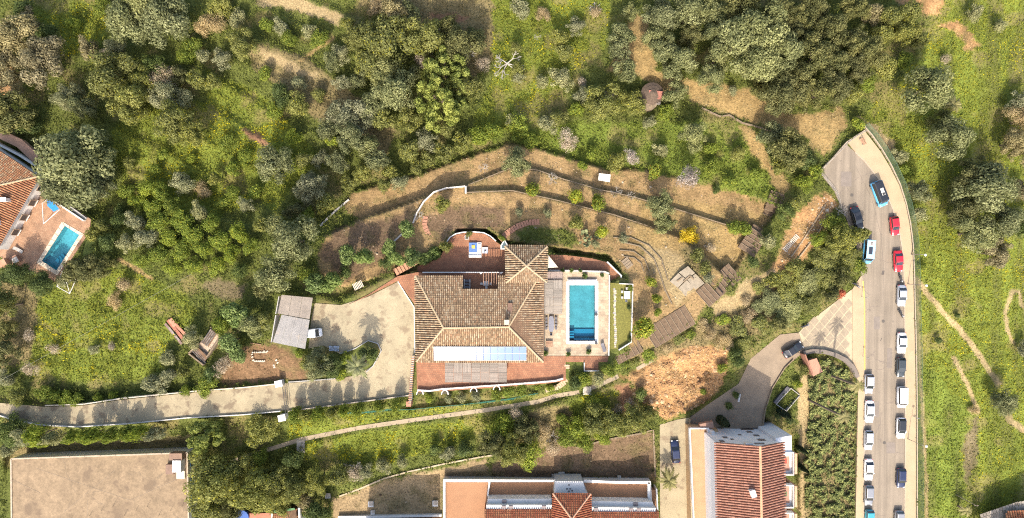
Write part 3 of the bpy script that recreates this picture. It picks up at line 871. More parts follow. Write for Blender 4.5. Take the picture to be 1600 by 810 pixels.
# solar glazing on the south slope: two rows of glass panels in a frame
M_SOLAR = mat_glass('solar_glass', (.05, .13, .34), .075)
M_SOLAR.node_tree.nodes['Principled BSDF'].inputs['Specular IOR Level'].default_value = .36
x0, x1, y0, y1 = 678, 822.5, 541.5, 561.5
nS = (re_ - rw).cross(sw_ - rw).normalized()
nS = nS if nS.z > 0 else -nS
arr = MB()
for yy in (y0 - .4, (y0 + y1) / 2, y1 + .4):
    arr.bar(on_plane(x0, yy, fS) + nS * .33, on_plane(x1, yy, fS) + nS * .33, .08, .14)
arr = arr.build('solar_frame', mat('aluminium', (.7, .7, .7), .4, .05, metal=.6), vroot)
ncol = 13
for r_ in range(2):
    ya, yb = (y0, (y0 + y1) / 2 - .35) if r_ == 0 else ((y0 + y1) / 2 + .35, y1)
    for c_ in range(ncol):
        xa = x0 + (x1 - x0) * c_ / ncol + .25; xb = x0 + (x1 - x0) * (c_ + 1) / ncol - .25
        j = 0.0
        pts = [on_plane(x, y, fS) + nS * (.36 + j * s_) for x, y, s_ in ((xa, yb, -1), (xb, yb, 1), (xb, ya, 1), (xa, ya, -1))]
        MB().prism(pts, .05).build('solar_panel', M_SOLAR, arr)
# windows and doors of the villa
for x in (664, 690, 800, 828):
    c = P(x, 561.5, 1.6); window(vroot, (c.x, wpts[6].y - .01, 1.5), (0, -1, 0), 1.5, 1.6)
for y in (462, 488, 515, 540):
    window(vroot, (wpts[5].x + .01, P(0, y, 0).y, 1.5), (1, 0, 0), 1.6, 2.0)
for y in (460, 500, 540):
    window(vroot, (wpts[0].x - .0, P(0, y, 0).y, 1.6), (-1, 0, 0), 1.2, 1.3)
for x in (670, 700):
    window(vroot, (P(x, 0, 0).x, wpts[0].y + .01, 1.6), (0, 1, 0), 1.2, 1.3)

# courtyard: white posts and timber beams, planter, low divider
croot = thing('pergola', 'open timber pergola with white posts in the villa courtyard', 'pergola', P(765, 428, 0))
M_BEAM = mat('timber_beam', (.36, .21, .13), .8, .25, 2)
for x in (752, 783):
    c = P(x, 427, 0); MB().box(c.x, c.y, 1.25, .3, .3, 2.5).build('post', M_WHITE, croot)
for k in range(7):
    x = 755.5 + k * 4.1
    MB().bar(P(x, 426, 2.6), P(x, 447, 2.9), .12, .18).build('beam', M_BEAM, croot)
MB().bar(P(750, 426, 2.45), P(786, 426, 2.45), .18, .14).build('cross_beam', M_WHITE, croot)
wall_line('divider_wall', [(660, 426), (705, 426), (750, 426)], 1.6, .7, M_WHITE, 'low white wall dividing the shaded patio from the villa', base=.02)

# patio wall: curved white wall behind the sofa
cw = [(698, 378), (703, 371), (712, 365.5), (724, 363), (740, 362.5), (756, 364), (766, 369), (775, 377)]
wall_line('patio_wall', cw, 1.6, .55, M_WHITE, 'curved white parapet round the top of the shaded patio', base=NPZ)
# grey slatted canopies: panels of thin slats on posts
def canopy(name, label, corners, z, nx_, ny_, along, m, zp=0.0):
    t = thing(name, label, 'canopy', P(sum(c[0] for c in corners) / 4, sum(c[1] for c in corners) / 4, zp))
    (ax, ay), (bx, by), (cx, cy), (dx_, dy_) = corners
    def at(u_, v_, zz):
        x = (ax * (1 - u_) + bx * u_) * (1 - v_) + (dx_ * (1 - u_) + cx * u_) * v_
        y = (ay * (1 - u_) + by * u_) * (1 - v_) + (dy_ * (1 - u_) + cy * u_) * v_
        return P(x, y, zz)
    rg = random.Random(3)
    for i in range(nx_):
        for j in range(ny_):
            pan = MB()
            nsl = 11
            zz = z + rg.uniform(-.03, .03); fl = along if rg.random() < .8 else 1 - along
            tone = rg.uniform(.8, 1.2)
            for s_ in range(nsl):
                g = .07 / nx_; h_ = .04 / ny_
                u0, u1_, v0, v1 = i / nx_ + g * .2, (i + 1) / nx_ - g * .2, j / ny_ + h_ * .2, (j + 1) / ny_ - h_ * .2
                f0, f1 = s_ / nsl, (s_ + .84) / nsl
                if fl == 0:
                    q4 = [at(u0, v0 + (v1 - v0) * f0, zz), at(u1_, v0 + (v1 - v0) * f0, zz), at(u1_, v0 + (v1 - v0) * f1, zz), at(u0, v0 + (v1 - v0) * f1, zz)]
                else:
                    q4 = [at(u0 + (u1_ - u0) * f0, v0, zz), at(u0 + (u1_ - u0) * f1, v0, zz), at(u0 + (u1_ - u0) * f1, v1, zz), at(u0 + (u1_ - u0) * f0, v1, zz)]
                cc = tone * rg.uniform(.82, 1.15)
                pan.prism(q4, .03, col=(.245 * cc, .215 * cc, .18 * cc))
            pan.build('slat_panel', m, t)
    for u_, v_ in ((.02, .05), (.5, .95), (.98, .05), (.02, .95), (.98, .95), (.5, .05)):
        MB().tube(at(u_, v_, zp), at(u_, v_, z - .03), .07).build('post', M_BEAM, t)
    for v_ in (.04, .5, .96):
        MB().bar(at(0, v_, z - .1), at(1, v_, z - .1), .1, .12).build('beam', M_BEAM, t)
    return t
M_REED = mat_attr('weathered_timber', .9, .2, 6)
canopy('terrace_canopy', 'grey weathered timber canopy over the front terrace of the villa', [(695, 567), (792, 567), (792, 598), (695, 598)], 2.7, 7, 2, 0, M_REED)
canopy('pool_canopy', 'grey timber canopy between the villa and the pool', [(850.5, 438), (879, 438), (878, 491), (850.5, 491)], 2.7, 2, 4, 0, M_REED)
canopy('side_canopy', 'small reddish timber shade at the top of the pool patio', [(851, 425), (879, 425), (879, 437), (851, 437)], 2.3, 3, 1, 1, mat('stone_shade', (.34, .26, .22), .9, .3, 4, 12))
# cream triangular shade sail by the tower
q = [P(856, 398, 2.6), P(872, 418, 2.2), P(856, 419, 2.5)]
sail = MB().prism(q, .02).build('shade_sail', mat('sail_cloth', (.62, .55, .42), .9, .06))
tag(sail, 'cream triangular shade sail beside the villa tower', 'shade sail')

# terrace parapet with round planter niches
front = [(652, 610), (670, 611.5), (690, 608.5), (720, 606.5), (760, 603.5), (800, 601), (840, 598), (868, 595.5), (880, 592)]
wall_line('terrace_parapet', front, 2.2, .75, M_WHITE, 'white parapet along the front edge of the villa terrace', base=.02)
for i, (x, y) in enumerate(((656, 612), (695, 612), (740, 608), (776, 605))):
    nm = ('leftmost', 'second from the left', 'third from the left', 'rightmost')[i]
    arc = [(x + 5.2 * math.cos(t), y + 5 - 7 * math.sin(t)) for t in np.linspace(0, math.pi, 9)]
    r_ = thing('niche_planter', f'arched white planter niche in the terrace parapet, {nm}', 'planter', P(x, y + 4, -.6), group='planter niches of the terrace parapet')
    ribbon('niche_rim', [(a_, b_, .55) for a_, b_ in arc], 1.3, M_WHITE, h=1.4, parent=r_)
    c = P(x, y + 3, -.2); MB().prism([P(x + 4.6 * math.cos(t), y + 4 - 5.5 * math.sin(t), -.25) for t in np.linspace(0, math.pi, 9)], .8).build('planting_soil', mat('dark_soil', (.08, .07, .045), .95), r_)
# tiled coping wall between driveway and terrace
w_ = thing('tiled_wall', 'tile-capped boundary wall left of the villa terrace', 'wall', P(641, 590, -.5))
ribbon('wall_body', [(645.5, 556, 1.2), (642.5, 590, 1.2), (640, 632, .6)], 3.0, M_WHITE, h=3.2, parent=w_)
for k in range(22):
    t = k / 21; x, y = 645.5 - 5.5 * t, 557 + 74 * t
    c = P(x, y, 1.26 - .6 * max(0, t - .45)); MB().tube(c + Vector((-.32, 0, 0)), c + Vector((.32, 0, 0)), .13, n=6).build('cap_tile', mat('cap_tile_clay', (.42, .24, .14), .9, .25), w_)
c = P(639, 631, 0); MB().box(c.x, c.y, -1, 1.0, 1.0, 3).build('pier', mat('pier_brick', (.42, .2, .13), .9), w_)

# ------------------------------------------------------------------ pools
M_POOL = mat('pool_tile', (.17, .39, .44), .5, .2, .45, 2.2)
M_POOLD = mat('pool_tile_deep', (.02, .22, .38), .5, .08)
def mat_water():
    m, nt, b = _nodes('pool_water')
    nt.nodes.remove(b)
    tr = nt.nodes.new('ShaderNodeBsdfTransparent'); tr.inputs['Color'].default_value = (.60, .90, .94, 1)
    gl = nt.nodes.new('ShaderNodeBsdfGlossy'); gl.inputs['Roughness'].default_value = .04
    fr_ = nt.nodes.new('ShaderNodeFresnel'); fr_.inputs['IOR'].default_value = 1.33
    bp = nt.nodes.new('ShaderNodeBump'); bp.inputs['Strength'].default_value = .365; bp.inputs['Distance'].default_value = .05
    nt.links.new(_noise(nt, 1.6, 3), bp.inputs['Height'])
    nt.links.new(bp.outputs[0], gl.inputs['Normal']); nt.links.new(bp.outputs[0], fr_.inputs['Normal'])
    mx = nt.nodes.new('ShaderNodeMixShader')
    nt.links.new(fr_.outputs[0], mx.inputs[0]); nt.links.new(tr.outputs[0], mx.inputs[1]); nt.links.new(gl.outputs[0], mx.inputs[2])
    nt.links.new(mx.outputs[0], nt.nodes['Material Output'].inputs['Surface'])
    return m
M_WATER = mat_water()
def pool(name, label, hole, coping, z, depth, cop_m):
    t = thing(name, label, 'pool', P(*np.mean(hole, 0), z - depth))
    top = [P(x, y, z + .01) for x, y in hole]
    n = len(top)
    mb = MB()
    bot = [Vector((p.x, p.y, z - depth)) for p in top]
    mb.add(top + bot, [tuple(range(n, 2 * n))] + [(i, (i + 1) % n, n + (i + 1) % n, n + i) for i in range(n)])
    mb.build('basin', M_POOL, t)
    MB().add([Vector((p.x, p.y, z - .16)) for p in top], [tuple(range(n))]).build('water', M_WATER, t)
    # coping: separate flat stones on each side
    for i in range(n):
        a, b = Vector(hole[i]), Vector(hole[(i + 1) % n]); A_, B_ = Vector(coping[i]), Vector(coping[(i + 1) % n])
        k = max(3, int((b - a).length / 9))
        for j in range(k):
            f0, f1 = (j + .03) / k, (j + .97) / k
            pts = [a.lerp(b, f0), a.lerp(b, f1), A_.lerp(B_, f1), A_.lerp(B_, f0)]
            MB().prism([P(p.x, p.y, z + .07) for p in pts], .12).build('coping_stone', cop_m, t)
    return t
vp = pool('swimming_pool', 'rectangular turquoise pool with white coping beside the villa', POOL_HOLE, [(884.3, 439.5), (934.8, 439.5), (934.8, 538), (884.3, 538)], .03, 1.7, M_WHITE)
c0, c1 = P(889.7, 515, 0), P(929.3, 533, 0)
MB().box((c0.x + c1.x) / 2, c0.y - .8, -1.5, c1.x - c0.x - .1, 1.5, .3).build('deep_ledge', M_POOLD, vp)
MB().box((c0.x + c1.x) / 2, c1.y + .25, -.9, c1.x - c0.x - .1, .4, 1.0).build('bench_ledge', M_POOLD, vp)
for k in range(4):
    c = P(893.5, 519 + k * 4, 0)
    MB().box(c.x, c.y, -.55 - .25 * (3 - k) * .2, 1.0, .32, .3).build('step', M_POOLD, vp)
MB().box(c0.x + .05 + 0.0, 0, 0, .01, .01, .01)
cr = thing('pool_cover_roller', 'grey rolled pool cover at the top end of the villa pool', 'pool cover', P(909, 438, 0))
MB().tube(P(888, 438, .35), P(931, 438, .35), .27, n=10).build('rolled_cover', mat('cover_grey', (.33, .31, .31), .6, .15), cr)
for x in (887, 932):
    c = P(x, 438, 0); MB().box(c.x, c.y, .25, .12, .5, .5).build('roller_stand', M_WHITE, cr)
hp = pool('garden_pool', 'tilted turquoise pool with cream coping near the left edge', HPOOL_HOLE, [(97, 346.5), (131, 366), (89.5, 431), (57, 411)], -3.38, 1.6, mat('cream_coping', (.62, .52, .38), .8))
for k in range(3):
    t0 = np.linspace(0, math.pi / 2, 7); r_ = .8 + .55 * k
    cc = P(66.5, 408, 0); d1 = (P(101, 353, 0) - P(65, 408, 0)).normalized(); d2 = (P(88, 423, 0) - P(65, 408, 0)).normalized()
    pts = [Vector((cc.x, cc.y, 0)) + d1 * (r_ * math.cos(t)) + d2 * (r_ * math.sin(t)) for t in t0] + [Vector((cc.x, cc.y, 0))]
    MB().prism([Vector((p.x, p.y, -3.85 - .3 * k)) for p in pts], .3).build('step', mat('pool_step', (.10, .42, .52), .5), hp)

# ------------------------------------------------------------------ house at the left edge
HZ = -3.4
hroot = thing('house', 'white house with orange tiled hip roof cut by the left edge', 'house', P(10, 300, HZ))
he = HZ + 4.2
A_, B_, C_ = P(61, 276, he), P(-20, 222, he), P(-8, 396, he)
D_ = B_ + (C_ - A_); 
rp = P(-20, 294, he + 2.6); 
walls(hroot, [A_ + (rp - A_).normalized() * .8, B_ + (D_ - B_).normalized() * .6, B_ * .4 + C_ * .6 + Vector((-8, 0, 0)), C_ + Vector((-.3, .8, 0))], HZ - .1, he - .08, M_WHITE)
hr = MB().prism([A_, rp, B_], .12).prism([A_, rp, C_], .12).build('roof', M_DECK, hroot)
tile_roof(hr, [B_, A_, rp], (A_ - B_)[:2], ORANGE_TILE + OLD_TILE[:3], seed=21)
tile_roof(hr, [A_, C_, rp], (C_ - A_)[:2], ORANGE_TILE, seed=22, w=.46)
ridge(hr, A_, rp)
for x, y, w1, w2 in ((11, 313, 2.6, .7), (-1, 348, 1.2, 1.0)):
    f = plane3(A_, C_, rp); c = on_plane(x, y, f)
    MB().box(c.x, c.y, c.z + .5, w1 * .5, w2, 1.7).box(c.x, c.y, c.z + 1.4, w1 * .6, w2 + .2, .12).build('chimney', M_WHITE, hr)
dA = (C_ - A_).normalized(); nA = Vector((-dA.y, dA.x, 0)); nA = nA if nA.x > 0 else -nA
for t in (2.5, 6.0, 9.5, 13):
    p = A_ + dA * t; window(hroot, Vector((p.x, p.y, HZ + 1.6)) - nA * .18, nA, 1.3, 1.8)
ter = thing('roof_terrace_wall', 'low white wall and brick ledge behind the house at the left edge', 'wall', P(30, 235, HZ))
ribbon('wall_body', [(-10, 222, HZ + 1.1), (30, 243, HZ + 1.1), (72, 270, HZ + 1.1)], 3, M_WHITE, h=1.8, parent=ter)
ribbon('brick_ledge', [(-10, 205, HZ + .4), (30, 224, HZ + .4), (58, 250, HZ + .4)], 14, mat('ledge_brick', (.36, .22, .15), .9, .2), h=1.2, parent=ter)
# terrace wall, pergola, barbecue of that house
wall_line('garden_wall', [(72, 306), (100, 325), (130, 345)], 2.2, .9, M_WHITE, 'white garden wall above the tilted pool', base=HZ)
wall_line('garden_wall', [(100, 318), (118, 330), (134, 342)], 3.5, .4, M_GREYW, 'grey stone ledge behind the white wall of the tilted pool', base=HZ)
pg = thing('frame_pergola', 'white metal pergola frame with blue cover beside the orange-roofed house', 'pergola', P(78, 326, HZ))
pc = [(66, 318), (78, 309), (93, 328), (68, 350)]
for x, y in pc:
    MB().tube(P(x, y, HZ), P(x, y, HZ + 2.3), .06).build('post', M_WHITE, pg)
for i in range(4):
    MB().bar(P(*pc[i], HZ + 2.3), P(*pc[(i + 1) % 4], HZ + 2.3), .1, .1).build('rail', M_WHITE, pg)
MB().prism([P(73, 312, HZ + 2.38), P(78, 309.5, HZ + 2.38), P(92, 327, HZ + 2.38), P(84, 331, HZ + 2.38), P(74, 322, HZ + 2.38)], .03).build('blue_cover', mat('blue_tarpaulin', (.03, .24, .62), .5, .2, 1.5), pg)
bq = thing('barbecue', 'brick barbecue with tiled hood left of the tilted pool', 'barbecue', P(22, 409, HZ), .5)
b0 = P(22, 409, HZ)
MB().box(b0.x, b0.y, HZ + .5, 3.0, 1.6, 1.0, .5).build('counter', mat('bbq_brick', (.42, .24, .16), .9, .2), bq)
MB().box(b0.x - .8, b0.y - .3, HZ + 1.6, 1.6, 1.4, 1.6, .5).build('hood', mat('bbq_tile', (.45, .25, .15), .9, .2), bq)
MB().box(b0.x + 1.0, b0.y + .3, HZ + 1.06, 1.2, 1.1, .1, .5).build('worktop', M_GREYW, bq)
def lounger(name, label, x, y, z, rz, m, group=None):
    t = thing(name, label, 'sun lounger', P(x, y, z), rz, group)
    local(MB().box(0, -.25, .32, .66, 1.3, .12).build('seat', m), t)
    b = MB(); b.add([(-.33, .4, .3), (.33, .4, .3), (.33, 1.0, .68), (-.33, 1.0, .68), (-.33, .4, .38), (.33, .4, .38), (.33, .98, .78), (-.33, .98, .78)], [(0, 3, 2, 1), (4, 5, 6, 7), (0, 1, 5, 4), (1, 2, 6, 5), (2, 3, 7, 6), (3, 0, 4, 7)])
    local(b.build('backrest', m), t)
    for sx in (-.28, .28):
        for sy in (-.8, .35):
            local(MB().tube((sx, sy, 0), (sx, sy, .28), .03).build('leg', m), t)
    return t
M_DGREY = mat('grey_wicker', (.14, .135, .15), .7, .2, 6)
lounger('sun_lounger', 'dark grey sun lounger at the lower right corner of the pool patio', 942.5, 543, .03, R(20), M_DGREY)
lounger('sun_lounger', 'pale lounger on the brick terrace of the tilted pool', 31, 391, HZ + .02, R(60), M_GREYW)
gz_ = thing('gazebo_frame', 'bare white metal gazebo frame below the tilted pool', 'gazebo', P(102, 443, -3.6))
gp = [(89, 448), (97, 424), (119, 436), (109, 459)]
for x, y in gp:
    MB().tube(P(x, y, -3.9), P(x, y, -1.6), .06).build('post', M_WHITE, gz_)
for i in range(4):
    MB().tube(P(*gp[i], -1.6), P(*gp[(i + 1) % 4], -1.6), .06).build('rail', M_WHITE, gz_)
    MB().tube(P(*gp[i], -1.6), P(104, 441, -1.0), .05).build('rafter', M_WHITE, gz_)

# ------------------------------------------------------------------ flat-roofed building at the lower left
FZ = -2.6
froot = thing('flat_roofed_building', 'low building with a bare concrete flat roof at the lower left', 'building', P(158, 770, -7))
fp = [P(18, 717, FZ), P(293, 707.5, FZ), P(297, 900, FZ), P(20, 900, FZ)]
walls(froot, fp, -7.2, FZ - .1, M_WHITE)
M_FLAT = mat('flat_roof_screed', (.265, .19, .115), .92, .26, .6, 2.2, spots=((.17, .12, .075), .3, .55), cracks=((.16, .12, .08), .11, .01))
MB().prism([p + Vector((0, 0, .04)) for p in fp], .12).build('roof_slab', M_FLAT, froot)
rs = bpy.data.objects[[c.name for c in froot.children if c.name.startswith('roof_slab')][0]]
for a, b in (((54, 731), (203, 782)), ((100, 800), (180, 735)), ((203, 782), (300 - 8, 742)), ((137, 782), (137, 815)), ((20, 750), (62, 770))):
    MB().bar(P(*a, FZ + .05), P(*b, FZ + .05), .06, .02).build('joint_strip', mat('joint_dark', (.26, .20, .14), .9), rs)
mb = []
for i in range(4):
    a, b = fp[i], fp[(i + 1) % 4]
    MB().bar(a + Vector((0, 0, .12)), b + Vector((0, 0, .12)), .3, .2).build('parapet', mat('parapet_concrete', (.42, .34, .25), .9), froot)
def rod(x, y, h=1.0):
    MB().tube(P(x, y, FZ), P(x + .3, y, FZ + h), .035, n=5).build('starter_bar', mat('rusty_steel', (.12, .075, .05), .9), froot)
for k in range(10): rod(60 + k * 24, 716 - k * .8)
for k in range(5): rod(293, 722 + k * 19)
for k in range(9): rod(140 + k * 18, 806 - (k % 3) * 7)
sb = thing('roof_stairhead', 'small white stairhead box on the concrete flat roof', 'stairhead', P(276, 728, FZ))
c = P(277, 727, FZ); MB().box(c.x + .8, c.y + .3, FZ + 1.0, 1.7, 2.4, 2.0).build('box', M_WHITE, sb)
MB().box(c.x + .5, c.y + 2.2, FZ + .9, 2.6, 1.4, 1.7).build('lean_to', mat('brown_panel', (.24, .15, .10), .8), sb)
MB().box(c.x - 1.1, c.y - .6, FZ + .5, 1.6, 2.0, 1.0).build('tank', mat('brown_panel2', (.22, .14, .10), .8), sb)
MB().box(c.x + .9, c.y - 1.9, FZ + .25, 1.7, 1.6, .5).build('plinth', mat('pale_plinth', (.60, .52, .40), .9), sb)
# shaded annex strip with blue vent on its right side
for y in (725, 752, 775):
    c = P(296.5, y, -4); window(froot, (fp[1].x + (fp[2].x - fp[1].x) * (y - 707) / 193 + .02, c.y, -4.4), (1, 0, 0), 1.2, 1.2, frame=mat('blue_frame', (.05, .3, .6), .5))

# ------------------------------------------------------------------ townhouse lower right
TZ = -9.5; TEV = 5.5
troot = thing('townhouse', 'white townhouse with red tiled gable roof beside the lower road', 'house', P(1150, 740, TZ))
el, er = P(1119, 693, TEV), P(1224, 694, TEV)
rdg = P(1187.5, 699, TEV + 3.0)
sv = Vector((.02, -1, 0)).normalized() * 30
M_SHW = mat('white_render', (.78, .77, .76), .8, .06, .7, 6)
mb = MB(); z = Vector((0, 0, 0))
gpts = [el + Vector((.3, -.2, -.1)), Vector((rdg.x, rdg.y - .0 + .4, rdg.z - .25)), er + Vector((-.3, -.2, -.1))]
base = [Vector((p.x, el.y - .2, TZ)) for p in (gpts[2], gpts[0])]
north = [Vector((gpts[0].x, el.y - .2, gpts[0].z)), Vector((rdg.x, el.y - .2, rdg.z - .3)), Vector((gpts[2].x, el.y - .2, gpts[2].z))] + base
south = [p + sv for p in north]
mb.add(north + south, [(0, 1, 2, 3, 4), (9, 8, 7, 6, 5)] + [(i, i + 5, (i + 1) % 5 + 5, (i + 1) % 5) for i in range(5)])
mb.build('wall', M_SHW, troot)
rn = Vector((rdg.x, el.y + .25, rdg.z)); eln, ern = Vector((el.x, el.y + .25, el.z)), Vector((er.x, el.y + .25, er.z))
tr = MB().prism([eln, rn, rn + sv, eln + sv], .14).prism([rn, ern, ern + sv, rn + sv], .14).build('roof', M_DECKR, troot)
PALE_RED = [(.47, .225, .15), (.51, .25, .17), (.43, .195, .13), (.53, .28, .195)]
tile_roof(tr, [eln, rn, rn + sv, eln + sv], sv[:2], PALE_RED, w=.5, L=.6, rad=.37, seed=31, hk=1.15)
tile_roof(tr, [rn, ern, ern + sv, rn + sv], sv[:2], PALE_RED, w=.5, L=.6, rad=.37, seed=32, hk=1.15)
ridge(tr, rn, rn + sv, .26, mat('ridge_orange', (.62, .32, .18), .8))
c = Vector((P(1173, 768, TEV + 2).x, P(1173, 768, TEV + 2).y, TEV + 2.3))
MB().box(c.x, c.y, c.z + .2, .8, 1.2, 1.9, .3).box(c.x, c.y, c.z + 1.2, 1.0, 1.4, .15, .3).build('chimney', M_WHITE, tr)
c = P(1166, 702, TEV); MB().box(c.x, el.y + .05, TEV + 1.2, 1.4, .9, 1.4).build('dormer', M_WHITE, tr)
ny_ = el.y - .2 + .01
for x, y, w1, h1 in ((1167, 671, 2.6, 1.2), (1171, 675.5, .9, 1.0), (1182, 681, 1.0, 1.0), (1156, 680, .5, .6), (1186, 688, .35, .9), (1190, 688, .35, .9), (1194, 688, .35, .9), (1144, 687, .5, .5), (1187, 694, 1.8, .4), (1128, 690, .8, 1.0), (1133, 684, .8, 1.0)):
    zz = CAM_H - CAM_H * ny_ / ((405 - y) * S_PX)
    window(troot, (P(x, y, zz).x, ny_, zz), (0, 1, 0), w1, h1)
# east wing with balconies, lower and wider to the right
wing = [er + Vector((-.5, -.6, 0)), er + Vector((3.2, .2, 0)), er + Vector((3.4, -9, 0)), er + Vector((-.5, -9, 0))]
walls(troot, [Vector((er.x - .6, el.y + .4, 0)), Vector((er.x + 2.6, el.y + .9, 0)), Vector((er.x + 2.6, el.y - 3.2, 0)), Vector((er.x - .6, el.y - 3.2, 0))], TZ, TEV - 2.4, M_SHW, 'wing_wall')
for k, yy in enumerate((3.0, 9.5, 15.0, 21.5)):
    b_ = MB().box(er.x + 1.4, el.y - yy - 1.6, TEV - 3.2, 3.0, 4.6, .25).build('balcony', M_SHW, troot)
    for j in range(2):
        MB().bar((er.x + .1, el.y - yy - 3.8 + j * 4.4, TEV - 2.5), (er.x + 2.9, el.y - yy - 3.8 + j * 4.4, TEV - 2.5), .18, 1.1).build('balustrade', M_WHITE, b_)
    MB().bar((er.x + 2.85, el.y - yy - 3.8, TEV - 2.5), (er.x + 2.85, el.y - yy + .6, TEV - 2.5), .12, 1.1).build('balustrade', M_WHITE, b_)
    MB().box(er.x + 1.3, el.y - yy - 1.5, TEV - 3.0, 2.2, 3.4, .12).build('balcony_floor', mat('balcony_tile', (.42, .24, .17), .85), b_)
    MB().bar((er.x + 3.5, el.y - yy - 3.8, -3.0), (er.x + 3.5, el.y - yy + .3, -3.0), .5, 12).build('pier_wall', mat('orange_render', (.55, .33, .19), .85), b_)
    MB().box(er.x + 1.2, el.y - yy - 1.2, TEV - 2.7, .9, .9, .6).build('planter_box', mat(('red_pot', 'green_pot', 'white_pot', 'ochre_pot')[k], ((.5, .08, .05), (.08, .16, .06), (.7, .68, .65), (.45, .3, .08))[k], .8), b_)
# west side terrace of the townhouse
TT = -4.0
walls(troot, [P(1077, 668, TT), P(1122, 672, TT), P(1130, 900, TT), P(1082, 900, TT)], TZ, TT - .1, mat('ochre_render', (.55, .37, .20), .85), 'terrace_base')
MB().prism([P(1080, 671, TT + .05), P(1107, 672, TT + .05), P(1115, 890, TT + .05), P(1087, 890, TT + .05)], .1).build('terrace_floor', mat('terrace_screed', (.43, .27, .145), .85, .1, .6), troot)
for l_, w_2 in (([(1078, 670), (1088, 900)], 2.0), ([(1078, 670), (1108, 670)], 2.0), ([(1107, 671), (1117, 900)], 3.4)):
    ribbon('parapet', [(x, y, TT + .9) for x, y in l_], w_2, M_WHITE, h=1.0, parent=troot)
ribbon('side_ledge', [(1114, 674, TT + 2.2), (1124, 900, TT + 2.2)], 5, M_WHITE, h=2.6, parent=troot)
for y in (700, 745, 790):
    c = P(1116, y, TT + 2.3); MB().box(c.x, c.y, c.z + .2, .5, .9, .5).build('air_unit', M_GREYW, troot)
ribbon('porch_roof', [(1094, 668, TT + .6), (1115, 664, TT + .6)], 10, mat('porch_brown', (.34, .20, .14), .85), h=1.2, parent=troot)

# ------------------------------------------------------------------ apartment block along the bottom edge
AZ, AT = -7.2, -4.4
aroot = thing('apartment_block', 'white apartment block with terracotta roof terraces along the bottom edge', 'building', P(860, 800, AZ))
walls(aroot, [P(692.5, 750.5, AT), P(1017, 753, AT), P(1026, 900, AT), P(692.5, 900, AT)], AZ - .5, AT, M_WHITE)
M_DECKT = mat('terrace_deck', (.33, .17, .085), .85, .09, .5, 5)
def slab(nm, pts, z_, m, d=.12):
    return MB().prism([P(x, y, z_) for x, y in pts], d).build(nm, m, aroot)
slab('terrace_floor', [(696, 754), (763, 754), (757, 850), (698, 850)], AT + .06, M_DECKT)
slab('terrace_floor', [(767, 754), (866, 754), (866, 779), (762, 779)], AT + .06, M_DECKT)
slab('terrace_floor', [(912, 755), (1011, 757), (1011, 783), (924, 783)], AT + .06, M_DECKT)
for l_, w_2 in (([(694, 752), (694, 880)], 3.6), ([(692.4, 751), (764, 751)], 3), ([(764, 751), (867, 751.5)], 3), ([(765, 753), (762, 775)], 2.2), ([(912, 751.5), (960, 754), (1017, 754.5)], 3.6), ([(1014, 754), (1014, 775), (1017, 790)], 3.6)):
    ribbon('parapet', [(x, y, AT + 1.0) for x, y in l_], w_2, M_WHITE, h=1.2, parent=aroot)
for l_, zz in (([(762, 783), (862, 783)], AT + 2.6), ([(760, 792.5), (862, 792.5)], AT + 3.7), ([(924, 786.5), (1020, 788)], AT + 2.6), ([(924, 796), (1025, 797.5)], AT + 3.7)):
    ribbon('ledge', [(x, y, zz) for x, y in l_], 6.5, M_WHITE, h=zz - AT + .5, parent=aroot)
for x, y, zz in ((788, 784, AT + 2.6), (787, 793, AT + 3.7), (798, 793, AT + 3.7), (850, 793, AT + 3.7), (931, 796.5, AT + 3.7), (993, 788, AT + 2.6), (986, 797, AT + 3.7), (998, 797, AT + 3.7)):
    c = P(x, y, zz); MB().box(c.x, c.y, zz + .1, .9, .8, .25).build('skylight', mat('smoked_glass', (.22, .18, .17), .3), aroot)
ar_e = AT + 3.9
ra = [P(757, 797, ar_e), P(864, 798, ar_e), P(864, 860, ar_e + 3.2), P(757, 860, ar_e + 3.2)]
rb = [P(922, 800, ar_e), P(1030, 801, ar_e), P(1030, 860, ar_e + 3.2), P(922, 860, ar_e + 3.2)]
for q4, sd_ in ((ra, 41), (rb, 42)):
    ro = MB().prism(q4, ('z', AZ)).build('roof', M_DECKR, aroot)
    tile_roof(ro, q4, (1, 0), RED_TILE + ORANGE_TILE[:2], seed=sd_, w=.45)
# stair tower
slab('stair_tower_wall', [(868, 752), (911, 752.5), (916, 773), (866, 773)], AT + 3.2, M_WHITE, d=5)
for x, y in ((889, 758), (886, 764), (891, 764), (889, 768), (894, 767)):
    c = P(x, y, AT + 3.2); MB().box(c.x, c.y, c.z + .03, .35, .3, .08).build('vent_brick', mat('vent_dark', (.2, .18, .18), .8), aroot)
pe = AT + 4.9
pn = [P(864, 771, pe), P(923, 771.5, pe), P(924, 850, pe), P(863, 850, pe)]
pt = P(893.5, 811, pe + 2.6)
pr = MB().prism([pn[0], pn[1], pt], .12).prism([pn[1], pn[2], pt], .12).prism([pn[2], pn[3], pt], .12).prism([pn[3], pn[0], pt], .12).build('pavilion_roof', M_DECKR, aroot)
for k2 in range(4):
    tile_roof(pr, [pn[k2], pn[(k2 + 1) % 4], pt], (pn[(k2 + 1) % 4] - pn[k2])[:2], RED_TILE + ORANGE_TILE[:2], seed=50 + k2, w=.45)
    ridge(pr, pn[k2], pt, .2, mat('ridge_pale', (.62, .36, .22), .85))
slab('pavilion_wall', [(868, 775), (919, 775), (919, 850), (868, 850)], pe - .1, M_WHITE, d=6)
